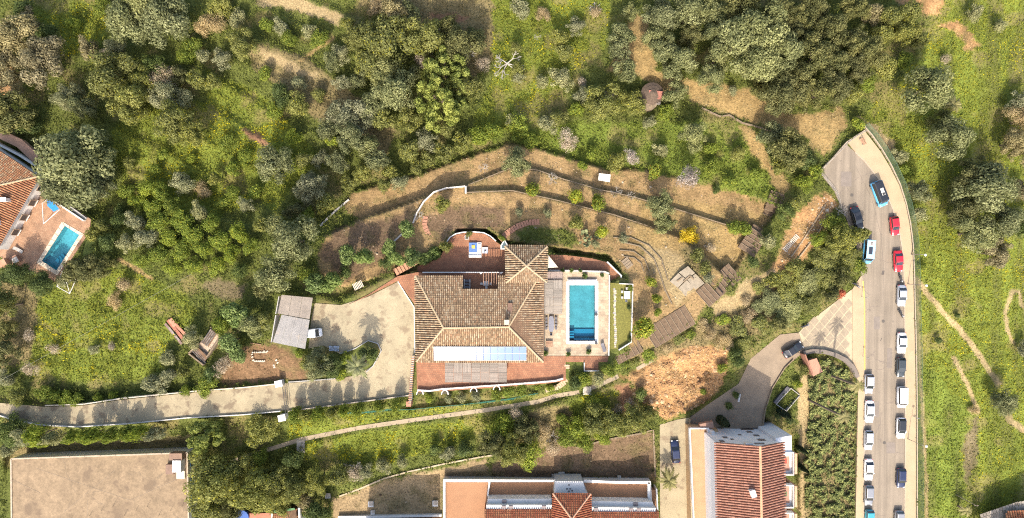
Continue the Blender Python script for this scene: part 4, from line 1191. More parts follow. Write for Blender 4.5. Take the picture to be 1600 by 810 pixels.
# rear blocks continue south of the view
walls(aroot, [P(770, 862, 0), P(1024, 862, 0), P(1024, 960, 0), P(770, 960, 0)], AZ, 1.5, M_WHITE, 'rear_wall')
ribbon('annex_terrace', [(1020, 766, AT - .6), (1022, 800, AT - .6)], 10, M_DECKT, h=3, parent=aroot)
ribbon('annex_parapet', [(1026, 764, AT + .1), (1028, 806, AT + .1)], 2, M_WHITE, h=3.6, parent=aroot)
bb = thing('neighbouring_block', 'white garden front of the neighbouring block at the bottom edge', 'building', P(620, 830, AZ))
walls(bb, [P(560, 835, 0), P(672, 835, 0), P(672, 930, 0), P(560, 930, 0)], AZ, 4.0, M_WHITE)
ribbon('parapet', [(528, 809, AZ + 1.0), (690, 806, AZ + 1.0)], 3.4, M_WHITE, h=1.6, parent=bb)
MB().prism([P(530, 812, AZ + .5), P(690, 809, AZ + .5), P(690, 838, AZ + .5), P(530, 838, AZ + .5)], .4).build('terrace_floor', M_DECKT, bb)
# small terrace corner with a green net at the bottom left
cz_ = -6.2
nb = thing('terrace_house', 'red-floored terrace with green netting and tiled roof, bottom edge', 'house', P(420, 805, cz_))
MB().prism([P(368, 803, cz_ + 1), P(424, 802, cz_ + 1), P(424, 850, cz_ + 1), P(368, 850, cz_ + 1)], 2).build('terrace_floor', mat('red_terrace', (.40, .16, .10), .85), nb)
q4 = [P(426, 803, cz_ + 3.2), P(462, 796, cz_ + 3.2), P(470, 850, cz_ + 4.4), P(426, 850, cz_ + 4.4)]
ro = MB().prism(q4, ('z', cz_)).build('roof', M_DECK, nb); tile_roof(ro, q4, (1, -.1), ORANGE_TILE, seed=61)
ribbon('parapet', [(467, 794, cz_ + 3.4), (470, 850, cz_ + 3.4)], 3, M_WHITE, h=4, parent=nb)
ribbon('parapet', [(425, 803, cz_ + 2.4), (428, 850, cz_ + 2.4)], 3, M_WHITE, h=3, parent=nb)
MB().prism([P(428, 798, cz_ + 3.5), P(460, 794, cz_ + 3.5), P(461, 797, cz_ + 3.5), P(428, 802, cz_ + 3.5)], .05).build('green_net', mat('green_shade_net', (.10, .22, .09), .8), nb)
c = P(378, 808, cz_ + 1); MB().tube((c.x, c.y, cz_ + .9), (c.x, c.y, cz_ + 1.5), 1.6, 1.6, 16).build('paddling_pool', mat('blue_vinyl', (.03, .10, .35), .4), nb)
# house corner at the lower right edge
lz = -9.6
lr = thing('corner_house', 'house corner with weathered shingle canopy and orange roof, lower right', 'house', P(1580, 810, lz))
M_SHING = mat_attr('grey_shingle', .9, .25, 4)
sh = MB()
rg = random.Random(8)
for i in range(26):
    for j in range(7):
        x = 1534 + i * 5 ; y = 806 - min(i, 11) * 1.7 + j * 6 + (i - 11 if i > 11 else 0) * -.7
        g = rg.uniform(.6, 1.15)
        c = P(x, y, lz + 3.6 + j * .05)
        sh.box(c.x, c.y, c.z, .62, .74, .08, rg.uniform(-.05, .05) + .3, col=(.30 * g, .26 * g, .21 * g))
sh.build('shingle_canopy', M_SHING, lr, kind='stuff')
q4 = [P(1574, 800, lz + 4.6), P(1610, 797, lz + 4.6), P(1650, 860, lz + 6.5), P(1560, 860, lz + 6.5)]
ro = MB().prism(q4, .15).build('roof', M_DECK, lr); tile_roof(ro, q4, (1, .05), ORANGE_TILE + RED_TILE[:2], seed=71, w=.5)
walls(lr, [P(1548, 818, lz + 3.3), P(1650, 800, lz + 3.3), P(1680, 880, lz + 3.3), P(1550, 880, lz + 3.3)], lz - .6, lz + 3.3, M_WHITE)
walls(lr, [P(1575, 862, 0), P(1700, 862, 0), P(1700, 960, 0), P(1575, 960, 0)], lz - .6, 1.5, M_WHITE, 'rear_wall')

# ------------------------------------------------------------------ carport, sheds, hut
cp = thing('carport', 'grey corrugated carport with two flat roofs left of the driveway', 'carport', P(460, 505, -.1))
def corrugated(parent, q4, m, n, nm):
    """wavy sheet: folded strips between the left edge q0-q3 and right edge q1-q2"""
    a, b, c_, d = map(Vector, q4)
    mb = MB()
    for i in range(n):
        vs, fs = [], []
        for j in range(3):
            f = (i + j / 2) / n
            lift = Vector((0, 0, .05 if j == 1 else 0))
            vs += [a.lerp(b, f) + lift, d.lerp(c_, f) + lift]
        mb.add(vs, [(0, 1, 3, 2), (2, 3, 5, 4)])
    return mb.build(nm, m, parent)
M_CORR = mat('fibre_cement', (.29, .275, .26), .85, .12, .6, 6, spots=((.33, .29, .25), .7, .6))
M_CORR2 = mat('dusty_sheet', (.27, .23, .19), .85, .15, .6, 6)
for i in range(3):
    f0, f1 = i / 3, (i + .98) / 3
    q4 = [P(435 + 55 * f0 - 0, 461 + 5 * f0, 2.7), P(435 + 55 * f1, 461 + 5 * f1, 2.7), P(430 + 54 * f1, 488 + 9 * f1, 2.7), P(430 + 54 * f0, 488 + 9 * f0, 2.7)]
    q4 = [P(440 + 49 * f0, 461 + 4.5 * f0, 2.75), P(440 + 49 * f1, 461 + 4.5 * f1, 2.75), P(434 + 50 * f1, 490 + 9 * f1, 2.75), P(434 + 50 * f0, 490 + 9 * f0, 2.75)]
    corrugated(cp, q4, M_CORR2, 10, 'roof_sheet')
for i in range(4):
    f0, f1 = i / 4, (i + .985) / 4
    q4 = [P(440 + 44 * f0, 492 + 8 * f0, 2.4), P(440 + 44 * f1, 492 + 8 * f1, 2.4), P(426 + 51 * f1, 535 + 10.5 * f1, 2.4), P(426 + 51 * f0, 535 + 10.5 * f0, 2.4)]
    corrugated(cp, q4, M_CORR, 9, 'roof_sheet')
for x, y in ((438, 464), (487, 468), (482, 498), (437, 492), (428, 534), (476, 543)):
    MB().tube(P(x, y, -.2), P(x, y, 2.4), .08).build('post', M_BEAM, cp)
MB().bar(P(434, 492, 1.2), P(427, 534, 1.2), .15, 2.5).build('side_wall', M_GREYW, cp)
MB().bar(P(439, 463, 1.2), P(434, 490, 1.2), .15, 2.5).build('side_wall', M_GREYW, cp)
hut = thing('stone_hut', 'dark stone hut under a rusty red sheet among the trees', 'hut', P(1021, 150, float(gz(1021, 150))))
hz = float(gz(1021, 150))
ring = [P(1021 + 17 * math.cos(t), 148 + 15 * math.sin(t), 0) for t in np.linspace(0, 2 * math.pi, 13)[:-1]]
walls(hut, ring, hz - .5, hz + 2.4, M_STONE)
cone = MB(); cc_ = P(1021, 145, hz + 3.5)
for k_ in range(3):
    r0_, r1_ = (19, 13.5, 7)[k_], (13, 6.5, .6)[k_]
    cone.tube((cc_.x, cc_.y, hz + 2.35 + .42 * k_), (cc_.x, cc_.y, hz + 2.75 + .42 * k_), r0_ * S_PX, r1_ * S_PX, 18)
cone.build('thatched_roof', mat('dark_thatch', (.12, .085, .06), .95, .3, 3, 12, bump=.8), hut)
corrugated(hut, [P(1014, 141, hz + 3.35), P(1036, 143, hz + 3.1), P(1034, 156, hz + 2.75), P(1015, 154, hz + 2.95)], mat('rusty_red_sheet', (.30, .12, .085), .8, .3), 7, 'roof_sheet')
MB().bar(P(1010, 158, hz + 2.4), P(1032, 162, hz + 2.4), .7, .12).build('roof_plank', mat('old_plank', (.30, .25, .2), .9), hut)
ruin = thing('ruined_shed', 'ruined shed with broken grey tiles and fallen plaster in the weeds', 'shed', G(325, 540))
rz_ = float(gz(325, 540))
M_SLATE = [(.18, .165, .15), (.24, .22, .20), (.14, .13, .12), (.30, .27, .24)]
MB().prism([P(331, 512, rz_ + .6), P(346, 526, rz_ + .6), P(322, 556, rz_ + .6), P(296, 551, rz_ + .6), P(318, 530, rz_ + .6)], 1.2).build('floor_slab', mat('broken_plaster', (.50, .38, .28), .95, .3, 1.5, 6, bump=.6), ruin)
for q4, sd_ in (([P(329, 514, rz_ + 2.2), P(339, 521, rz_ + 2.0), P(326, 542, rz_ + 1.4), P(314, 535, rz_ + 1.5)], 81), ([P(298, 547, rz_ + 1.1), P(306, 540, rz_ + 1.3), P(325, 558, rz_ + 1.2), P(318, 568, rz_ + .9)], 82)):
    ro = MB().prism(q4, .1).build('broken_roof', M_DECK, ruin); tile_roof(ro, q4, (q4[1] - q4[0])[:2], M_SLATE, seed=sd_, w=.4, L=.5)
for a, b in (((331, 511), (347, 526)), ((347, 526), (325, 558)), ((297, 552), (320, 570)), ((297, 552), (312, 536))):
    MB().bar(P(*a, rz_ + .7), P(*b, rz_ + .7), .3, 1.5).build('wall', M_STONE, ruin)
pile = thing('plank_stack', 'stack of reddish old planks lying in the weeds left of the ruined shed', 'planks', G(275, 520))
for k2, (a, b, w1, cc) in enumerate((((262, 500), (290, 535), .7, (.35, .14, .09)), ((266, 498), (294, 528), .6, (.42, .19, .12)), ((258, 506), (284, 538), .5, (.22, .15, .12)), ((264, 512), (280, 532), .35, (.30, .25, .21)), ((266, 499), (274, 510), .9, (.45, .22, .14)))):
    MB().bar(G(*a, .35 + .06 * k2), G(*b, .35 + .06 * k2), w1, .12).build('plank', mat('plank_%d' % k2, cc, .9, .25, 3), pile)
fnd = thing('stone_foundation', 'rectangle of pale foundation stones on the bare red earth', 'foundation', G(405, 557))
for i, (x, y) in enumerate([(395 + t, 551 - t * .02) for t in range(0, 23, 3)] + [(394, 554), (394.5, 558), (396, 563)] + [(398 + t, 564.5) for t in range(0, 18, 3)] + [(418, 549), (413, 549), (432, 563), (434, 567), (428, 571), (429, 574)]):
    c = G(x, y, .1); MB().box(c.x, c.y, c.z, random.uniform(.25, .45), random.uniform(.22, .35), .3, random.uniform(0, 1)).build('stone', mat('pale_stone', (.55, .48, .38), .9, .2), fnd)
MB().bar(G(391, 536, .15), G(408, 539, .15), .14, .14).build('log', M_BEAM, fnd)
# covered goods on pallets
tp = thing('tool_store', 'brown flat-topped timber store beside the forecourt gate', 'store', P(1271, 568, -5))
MB().prism([P(1264, 565, -2.6), P(1275, 561, -2.6), P(1284, 580, -2.6), P(1271, 587, -2.6)], 2.6).build('box', mat('store_brown', (.36, .17, .10), .8, .15), tp)
MB().prism([P(1262.5, 564, -2.45), P(1276, 560, -2.45), P(1285.5, 581, -2.45), P(1270.5, 588.5, -2.45)], .12).build('lid', mat('lid_brown', (.42, .22, .14), .75, .12), tp)
MB().bar(P(1254, 553, -3.4), P(1266, 585, -3.4), .25, 2.6).build('gate_pier', mat('gate_brick', (.30, .14, .09), .85), tp)
# ------------------------------------------------------------------ vehicles
M_TYRE = mat('tyre_rubber', (.025, .025, .027), .9, .1)
M_RIM = mat('alloy', (.45, .45, .46), .35, .05, metal=.7)
M_CGL = mat_glass('car_glass', (.02, .024, .028), .05)
M_HEAD = mat_glass('headlamp', (.6, .6, .58), .15)
M_TAIL = mat_glass('tail_lamp', (.35, .02, .015), .2)
M_TRIM = mat('black_trim', (.03, .03, .032), .6, .1)

def make_car(name, label, px, py, heading, paint, style='hatch', L=4.2, W=1.76, H=1.48, zf=None, pitch=.0405, roof_paint=None, group='cars parked along the street', cat='car'):
    """heading in degrees: 0 faces right in the photo, -90 faces down; x is forward in car space"""
    zf = zf or street_z
    z0 = (zf(px, py) if callable(zf) else zf) + .012
    t = thing(name, label, cat, P(px, py, z0 + H * .5) * 1.0, R(heading), group)
    t.location.z = z0
    t.rotation_euler = (0, pitch * (-math.sin(R(heading))), R(heading))
    h2 = L / 2
    if style == 'van':
        belt, hood = 1.05, 1.0
        st = [(-h2, .40, .42, .98), (-h2 + .12, .49, .30, 1.04), (-.5, .5, .26, 1.05), (h2 - .9, .5, .26, 1.04), (h2 - .35, .48, .28, .98), (h2 - .06, .42, .34, .72), (h2, .36, .40, .60)]
        gh = (-h2 + .06, h2 - .55, -h2 + .14, h2 - 1.15)
    elif style == 'pickup':
        st = [(-h2, .42, .45, .98), (-h2 + .1, .49, .38, 1.0), (-.7, .5, .34, 1.02), (h2 - 1.3, .5, .34, 1.02), (h2 - .35, .48, .36, .98), (h2 - .06, .43, .42, .82), (h2, .37, .46, .68)]
        gh = (-1.0, h2 - 1.15, -.75, h2 - 1.75)
    elif style == 'sedan':
        st = [(-h2, .38, .42, .80), (-h2 + .1, .46, .32, .92), (-h2 + .7, .5, .25, .98), (0, .5, .24, .98), (h2 - 1.2, .5, .25, .95), (h2 - .4, .475, .27, .84), (h2 - .08, .42, .34, .70), (h2, .35, .42, .58)]
        gh = (-h2 + .55, h2 - 1.25, -h2 + 1.2, h2 - 2.05)
    else:
        st = [(-h2, .40, .42, .88), (-h2 + .1, .47, .32, .98), (-h2 + .6, .5, .25, 1.0), (0, .5, .24, .98), (h2 - 1.1, .5, .25, .95), (h2 - .4, .475, .27, .86), (h2 - .08, .42, .34, .72), (h2, .35, .42, .60)]
        gh = (-h2 + .12, h2 - 1.05, -h2 + .5, h2 - 1.85)
    mb = MB()
    rings = []
    for x, hw, zb, zt in st:
        w = hw * W
        rings.append([(x, -w * .92, zb), (x, -w, zb + .18), (x, -w, zt - .16), (x, -w * .9, zt - .03), (x, -w * .45, zt + .015), (x, w * .45, zt + .015), (x, w * .9, zt - .03), (x, w, zt - .16), (x, w, zb + .18), (x, w * .92, zb)])
    vs = [v for r in rings for v in r]; n = 10
    fs = [(i * n + k, i * n + (k + 1) % n, (i + 1) * n + (k + 1) % n, (i + 1) * n + k) for i in range(len(rings) - 1) for k in range(n)]
    fs += [tuple(range(n)), tuple(range((len(rings) - 1) * n, len(rings) * n))[::-1]]
    mb.add(vs, fs)
    body = local(mb.build('body', paint, smooth=True), t)
    r0, f0, r1, f1 = gh
    zb = 1.0 if style in ('van', 'pickup') else .95
    wb, wt = W * .455, W * (.40 if style != 'van' else .44)
    b = [(r0, -wb, zb), (f0, -wb * .94, zb - .02), (f0, wb * .94, zb - .02), (r0, wb, zb)]
    tp_ = [(r1, -wt, H - .05), (f1, -wt, H - .05), (f1, wt, H - .05), (r1, wt, H - .05)]
    def quad(nm, q, par, m=M_CGL):
        q = [Vector(p) for p in q]; nn = (q[1] - q[0]).cross(q[2] - q[0]).normalized() * .03
        o = MB().add(q + [p - nn for p in q], [(0, 1, 2, 3), (7, 6, 5, 4), (0, 4, 5, 1), (1, 5, 6, 2), (2, 6, 7, 3), (3, 7, 4, 0)]).build(nm, m)
        return local(o, par)
    quad('windscreen', [b[1], b[2], tp_[2], tp_[1]], t)
    quad('rear_window', [b[3], b[0], tp_[0], tp_[3]], t)
    for sg in (0, 1):
        q = [b[0], b[1], tp_[1], tp_[0]] if sg == 0 else [b[2], b[3], tp_[3], tp_[2]]
        quad('side_window', q, t)
    rm = MB()
    e = .06
    x0, x1 = r1 - e, f1 + e
    rm.add([(x0, -wt - .02, H - .06), (x1, -wt - .02, H - .06), (x1, wt + .02, H - .06), (x0, wt + .02, H - .06), (x0 + .15, -wt * .8, H), (x1 - .2, -wt * .8, H), (x1 - .2, wt * .8, H), (x0 + .15, wt * .8, H)],
           [(3, 2, 1, 0), (4, 5, 6, 7), (0, 1, 5, 4), (1, 2, 6, 5), (2, 3, 7, 6), (3, 0, 4, 7)])
    local(rm.build('roof', roof_paint or paint), t)
    for (a, c) in zip(b, tp_):
        local(MB().tube(a, c, .045, n=5).build('pillar', paint), t)
    for sx in (-h2 + .78, h2 - .82):
        for sy in (-1, 1):
            y = sy * (W / 2 - .11)
            wh = local(MB().tube((sx, y - .11, .31), (sx, y + .11, .31), .31, n=14).build('wheel', M_TYRE), t)
            local(MB().tube((sx, y + sy * .09, .31), (sx, y + sy * .125, .31), .2, n=10).build('rim', M_RIM), wh)
    for sy in (-1, 1):
        local(MB().box(h2 - .12, sy * W * .33, .70, .2, .34, .14).build('headlight', M_HEAD), t)
        local(MB().box(-h2 + .08, sy * W * .37, .80, .14, .26, .2).build('tail_light', M_TAIL), t)
        local(MB().box(f0 - .35, sy * (W / 2 + .07), .98, .12, .2, .12).build('mirror', paint if style != 'van' else M_TRIM), t)
    return t

PNT = {'white': mat_paint('paint_white', (.78, .78, .77)), 'silver': mat_paint('paint_silver', (.50, .52, .55), .4), 'grey': mat_paint('paint_grey', (.28, .285, .30), .4), 'black': mat_paint('paint_black', (.018, .02, .025)),
       'navy': mat_paint('paint_navy', (.02, .03, .075), .2), 'red': mat_paint('paint_red', (.52, .015, .03)), 'blue': mat_paint('paint_sky_blue', (.11, .43, .72)), 'teal': mat_paint('paint_teal', (.04, .28, .36)), 'dgreen': mat_paint('paint_slate', (.05, .06, .065), .3)}
v1 = make_car('camper_van', 'sky blue camper van with black roof beside the upper right kerb', 1375, 303, -68, PNT['blue'], 'van', 5.4, 2.0, 2.15, roof_paint=PNT['black'], cat='van')
local(MB().box(-.4, .1, 2.2, 1.5, .62, .1).build('roof_vent', M_WHITE), v1)
local(MB().box(.05, .1, 2.26, .5, .5, .03).build('roof_vent_grille', M_TRIM), v1)
make_car('parked_car', 'red hatchback just below the sky blue camper van', 1398, 353, -83, PNT['red'], 'hatch', 3.9, 1.7)
make_car('parked_car', 'red saloon just above the two motorcycles at the right kerb', 1403.5, 408, -86, PNT['red'], 'sedan', 4.4, 1.76)
make_car('parked_car', 'silver saloon between the two motorcycles at the right kerb', 1409, 462, -90, PNT['silver'], 'sedan', 4.5, 1.78)
make_car('parked_car', 'white saloon below the lower motorcycle at the right kerb', 1409, 536, -90, PNT['white'], 'sedan', 4.4, 1.8)
make_car('parked_car', 'slate black hatchback between two white cars at the right kerb', 1407.5, 574, -90, PNT['dgreen'], 'hatch', 4.1, 1.75)
make_car('parked_car', 'boxy white off-roader below the slate black hatchback at the right kerb', 1409.5, 621, -89, PNT['white'], 'van', 4.5, 1.85, 1.75)
make_car('parked_car', 'white car with black glass roof next to the lower street lamp', 1408, 669, -90, PNT['white'], 'hatch', 4.4, 1.8, roof_paint=PNT['black'])
make_car('parked_car', 'navy blue hatchback standing alone low on the right kerb', 1408, 747, -90, PNT['navy'], 'hatch', 4.2, 1.78)
make_car('parked_car', 'grey car at the right kerb cut by the bottom edge', 1405, 813, -90, PNT['grey'], 'hatch', 4.2, 1.78)
pk = make_car('parked_car', 'black saloon with bright windscreen nearest the dead end, left kerb', 1339, 341, -72, PNT['black'], 'sedan', 4.9, 1.82)
v2 = make_car('camper_van', 'light blue camper van with solar panel at the left kerb', 1357, 393, -94, PNT['blue'], 'van', 5.0, 1.95, 2.1, roof_paint=mat_paint('roof_pale_blue', (.34, .55, .68)), cat='van')
local(MB().box(-.2, -.1, 2.15, 1.5, .75, .06).build('solar_panel', mat_glass('van_solar', (.03, .035, .05), .2)), v2)
for sx_ in (-1.9, -1.55):
    local(MB().tube((sx_, 0, 2.08), (sx_, 0, 2.2), .15, n=10).build('roof_vent', M_TRIM), v2)
local(MB().box(-1.72, 0, 2.09, .9, .9, .05).build('vent_panel', M_WHITE), v2)
make_car('parked_car', 'silver van-like car topmost of the left kerb row below the forecourt', 1358, 600, -90, PNT['silver'], 'hatch', 4.1, 1.75, 1.6)
make_car('parked_car', 'white saloon second in the left kerb row below the forecourt', 1358.5, 643, -90, PNT['white'], 'sedan', 4.7, 1.82)
make_car('parked_car', 'silver grey hatchback between two white saloons in the left kerb row', 1357, 688, -90, PNT['silver'], 'hatch', 4.2, 1.76)
make_car('parked_car', 'white saloon with dark windows, lower white car of the left kerb row', 1357.5, 734, -90, PNT['white'], 'sedan', 4.6, 1.8)
make_car('parked_car', 'dark grey hatchback just above the teal car in the left kerb row', 1357.5, 774, -90, PNT['grey'], 'hatch', 4.3, 1.78)
make_car('parked_car', 'teal car at the left kerb cut by the bottom edge', 1358.5, 812, -90, PNT['teal'], 'hatch', 4.2, 1.78)
make_car('parked_car', 'black saloon driving out beside the forecourt gate', 1239, 547, 32, PNT['black'], 'sedan', 4.5, 1.8, zf=lower_z, pitch=.0, group='cars on the lower road')
make_car('parked_car', 'dark navy car standing alone in the concrete alley', 1055.5, 706, 95, PNT['navy'], 'sedan', 4.9, 1.82, zf=-7.5, pitch=0, group='cars on the lower road')
make_car('parked_van', 'white van with its nose out of the grey carport', 486, 521, 5, PNT['white'], 'van', 4.4, 1.8, 1.85, zf=-.1, pitch=0, group='vehicles at the villa', cat='van')

def motorcycle(label, px, py, rz):
    z0 = street_z(px, py) + .005
    t = thing('motorcycle', label, 'motorcycle', P(px, py, z0), R(rz), 'motorcycles')
    for x in (-.7, .7):
        w = MB()
        for k in range(12):
            a0, a1 = 2 * math.pi * k / 12, 2 * math.pi * (k + 1) / 12
            w.tube((x + .27 * math.cos(a0), 0, .3 + .27 * math.sin(a0)), (x + .27 * math.cos(a1), 0, .3 + .27 * math.sin(a1)), .06, n=5)
        w = local(w.build('wheel', M_TYRE), t)
        local(MB().tube((x, -.05, .3), (x, .05, .3), .1, n=8).build('hub', M_RIM), w)
    local(MB().box(-.05, 0, .45, .6, .28, .35).build('engine', mat('engine_metal', (.12, .12, .12), .5, metal=.5)), t)
    tank = MB()
    for k in range(5):
        tank.tube((.1 + .1 * k, 0, .82), (.2 + .1 * k, 0, .82), .1 + .05 * math.sin(math.pi * k / 5), .1 + .05 * math.sin(math.pi * (k + 1) / 5), 8)
    local(tank.build('fuel_tank', mat_paint('bike_paint', (.05, .05, .06))), t)
    local(MB().box(-.4, 0, .8, .7, .3, .12).build('seat', M_TRIM), t)
    local(MB().tube((.55, -.36, 1.02), (.55, .36, 1.02), .025).build('handlebar', M_RIM), t)
    local(MB().tube((.7, 0, .3), (.5, 0, 1.02), .04).build('fork', M_RIM), t)
    local(MB().tube((.66, 0, .86), (.76, 0, .86), .11, .09, 8).build('headlight', M_HEAD), t)
    return t
motorcycle('black motorcycle between the lower red car and the silver saloon', 1405, 435, -75)
motorcycle('black motorcycle below the silver saloon at the right kerb', 1405.5, 490, -60)
motorcycle('dark moped parked at the upper tip of the paved forecourt', 1336, 446, -35)
motorcycle('motorcycle leaning by the forecourt gate behind the brown pier', 1256, 509, 20)

# ------------------------------------------------------------------ street furniture
def street_lamp(label, px, py, h=5.2):
    z0 = float(street_z(px, py)) + .13
    t = thing('street_lamp', label, 'street lamp', P(px, py, z0), 0, 'street lamps')
    m = mat('galvanised_steel', (.30, .28, .25), .5, .1, metal=.5)
    a = P(px, py, z0)
    MB().tube(a, a + Vector((0, 0, .5)), .11, .1, 8).build('base', m, t)
    MB().tube(a + Vector((0, 0, .5)), a + Vector((0, 0, h)), .07, .045, 8).build('pole', m, t)
    MB().tube(a + Vector((0, 0, h - .05)), a + Vector((.55, -.1, h + .15)), .035, n=6).build('arm', m, t)
    mb = MB()
    c = a + Vector((.7, -.12, h + .16))
    for k, (r, dz) in enumerate(((.12, .16), (.27, .06), (.3, -.03), (.2, -.14))):
        pass
    mb.tube(c + Vector((0, 0, -.12)), c, .16, .28, 10).tube(c, c + Vector((0, 0, .12)), .28, .12, 10)
    mb.build('lantern', M_WHITE, t)
    return t
street_lamp('street lamp on the right pavement beside the silver saloon', 1418.5, 444)
street_lamp('street lamp on the right pavement below the car with the black roof', 1418.5, 686)
street_lamp('short street lamp at the green fence right of the lower red car', 1424, 398, 3.6)
for lb, x, y in (('thin post on the right pavement above the lower street lamp', 1425, 650), ('short sign post on the left pavement beside the yellow line', 1346, 464), ('short post on the left pavement at the bottom of the forecourt', 1348, 557)):
    z0 = street_z(x, y) + .13
    t = thing('sign_post', lb, 'post', P(x, y, z0), 0, 'sign posts')
    MB().tube(P(x, y, z0), P(x, y, z0) + Vector((0, 0, 2.4)), .035).build('pole', M_GREYW, t)
    MB().tube(P(x, y, z0) + Vector((0, -.04, 2.2)), P(x, y, z0) + Vector((0, .0, 2.2)), .28, n=14).build('sign_plate', M_GREYW, t)
def barrier(label, pts, z, name='railing', m=None, h=1.0, nrail=2):
    t = thing(name, label, 'railing', P(*pts[0], z(pts[0][0], pts[0][1]) if callable(z) else z))
    m = m or mat('rail_steel', (.36, .33, .29), .6, .1)
    zz = [z(x, y) if callable(z) else z for x, y in pts]
    for (x, y), q in zip(pts, zz):
        MB().tube(P(x, y, q), P(x, y, q) + Vector((0, 0, h)), .04).build('post', m, t)
    for i in range(len(pts) - 1):
        for r_ in range(nrail):
            up = Vector((0, 0, h * (r_ + 1) / nrail - .02))
            MB().tube(P(*pts[i], zz[i]) + up, P(*pts[i + 1], zz[i + 1]) + up, .03).build('rail', m, t)
    return t
barrier('steel railing closing the rounded dead end of the street', [(1279, 270), (1290, 258), (1302, 246), (1313, 235), (1324, 223), (1338, 213), (1352, 205)], street_z)
barrier('bent steel railing at the left bend of the dead end', [(1281, 272), (1292, 284), (1302, 296), (1308, 306), (1311, 322), (1313, 334)], street_z)
bench = thing('bench', 'bench on the tan pavement inside the dead end', 'bench', P(1346, 222, -2.8), R(-60))
for k in range(3): local(MB().box(0, -.15 + k * .15, .45, 1.5, .12, .04).build('seat_plank', M_BEAM), bench)
for x in (-.6, .6): local(MB().box(x, 0, .22, .08, .4, .44).build('leg', M_GREYW), bench)
local(MB().box(0, .28, .75, 1.5, .05, .35).build('backrest', M_BEAM), bench)
wall_line('dead_end_wall', [(1281, 268), (1303, 246), (1324, 222), (1352, 204)], 2.2, .35, M_KERB, 'low kerb wall round the top of the dead end', base=street_z)

# green mesh fence along the street: posts and see-through net bays
def mat_net(name, c, dens=.5):
    m, nt, b = _nodes(name)
    b.inputs['Base Color'].default_value = (*c, 1); b.inputs['Roughness'].default_value = .9
    tr_ = nt.nodes.new('ShaderNodeBsdfTransparent'); mx = nt.nodes.new('ShaderNodeMixShader')
    f = _ramp(nt, _noise(nt, 1.4, 5), [(.3, (dens - .2,) * 3), (.7, (dens + .2,) * 3)])
    nt.links.new(f, mx.inputs[0]); nt.links.new(tr_.outputs[0], mx.inputs[1]); nt.links.new(b.outputs[0], mx.inputs[2])
    nt.links.new(mx.outputs[0], nt.nodes['Material Output'].inputs['Surface'])
    MATS[name] = m
    return m
M_NET = mat_net('green_fence_net', (.13, .20, .11), .42)
FENCE = [(1350, 196), (1363, 211), (1378, 232), (1393, 258), (1407, 288), (1416.5, 318), (1423, 348), (1427, 380), (1429, 420), (1430, 470), (1431.5, 520), (1432.5, 570), (1433.2, 620), (1433.4, 670), (1433.5, 720), (1433.5, 770), (1433.5, 815), (1433.5, 860)]
fe = thing('mesh_fence', 'tall green mesh fence along the outer edge of the right pavement', 'fence', P(1433, 600, -5))
for i, (x, y) in enumerate(FENCE):
    z0 = street_z(x, y)
    MB().tube(P(x, y, z0 - .3), P(x, y, z0) + Vector((0, 0, 2.1)), .045).build('post', mat('green_post', (.08, .15, .09), .6), fe)
    if i:
        a, b = P(*FENCE[i - 1], street_z(*FENCE[i - 1])), P(x, y, z0)
        up = Vector((0, 0, 2.05))
        MB().add([a, b, b + up, a + up], [(0, 1, 2, 3)]).build('net_panel', M_NET, fe)
        MB().tube(a + up, b + up, .025).build('top_rail', mat('green_post', (.08, .15, .09), .6), fe)
wall_line('fence_plinth', FENCE, 1.6, .25, M_KERB, 'low concrete plinth under the green mesh fence', base=lambda x, y: street_z(x, y) - .1)
# green windbreak below the villa
gn = thing('windbreak_net', 'dark green windbreak net on posts below the villa terrace', 'net fence', P(680, 634, -2.4))
WN = [(540, 648), (575, 646), (610, 642), (640, 641), (662, 639), (690, 636), (722, 633.5), (760, 630), (800, 625), (840, 617)]
M_NET2 = mat_net('windbreak_green', (.02, .10, .07), .85)
for i, (x, y) in enumerate(WN):
    z0 = float(gz(x, y)); hh = 2.0 if 620 < x < 740 else .9
    MB().tube(P(x, y, z0 - .2), P(x, y, z0) + Vector((0, -.0, hh)), .04).build('post', mat('green_post', (.08, .15, .09), .6), gn)
    if i:
        xa, ya = WN[i - 1]; za = float(gz(xa, ya)); ha = 2.0 if 620 < xa < 740 else .9
        MB().add([P(xa, ya, za), P(x, y, z0), P(x, y, z0) + Vector((0, .55, hh)), P(xa, ya, za) + Vector((0, .55, ha))], [(0, 1, 2, 3)]).build('net_panel', M_NET2, gn)
# white gate of the lane
gt = thing('lane_gate', 'dark metal sliding gate between two white piers across the lane', 'gate', P(446, 620, -.2))
for x, y in ((439, 598), (444, 651)):
    c = P(x, y, 0); MB().box(c.x, c.y, .3, 1.3, 1.1, 2.2, .2).build('pier', M_WHITE, gt)
    MB().box(c.x, c.y, 1.46, 1.5, 1.3, .12, .2).build('pier_cap', M_WHITE, gt)
for k in range(2):
    MB().bar(P(441 + 4 * k, 602, 1.3), P(446 + 3 * k, 645, 1.3), .1, .1).build('gate_rail', mat('gate_dark', (.06, .055, .05), .6), gt)
for k in range(15):
    x, y = 441 + 5 * k / 14, 603 + 42 * k / 14; MB().tube(P(x, y, -.1), P(x, y, 1.3), .03, n=5).build('gate_bar', mat('gate_dark', (.06, .055, .05), .6), gt)

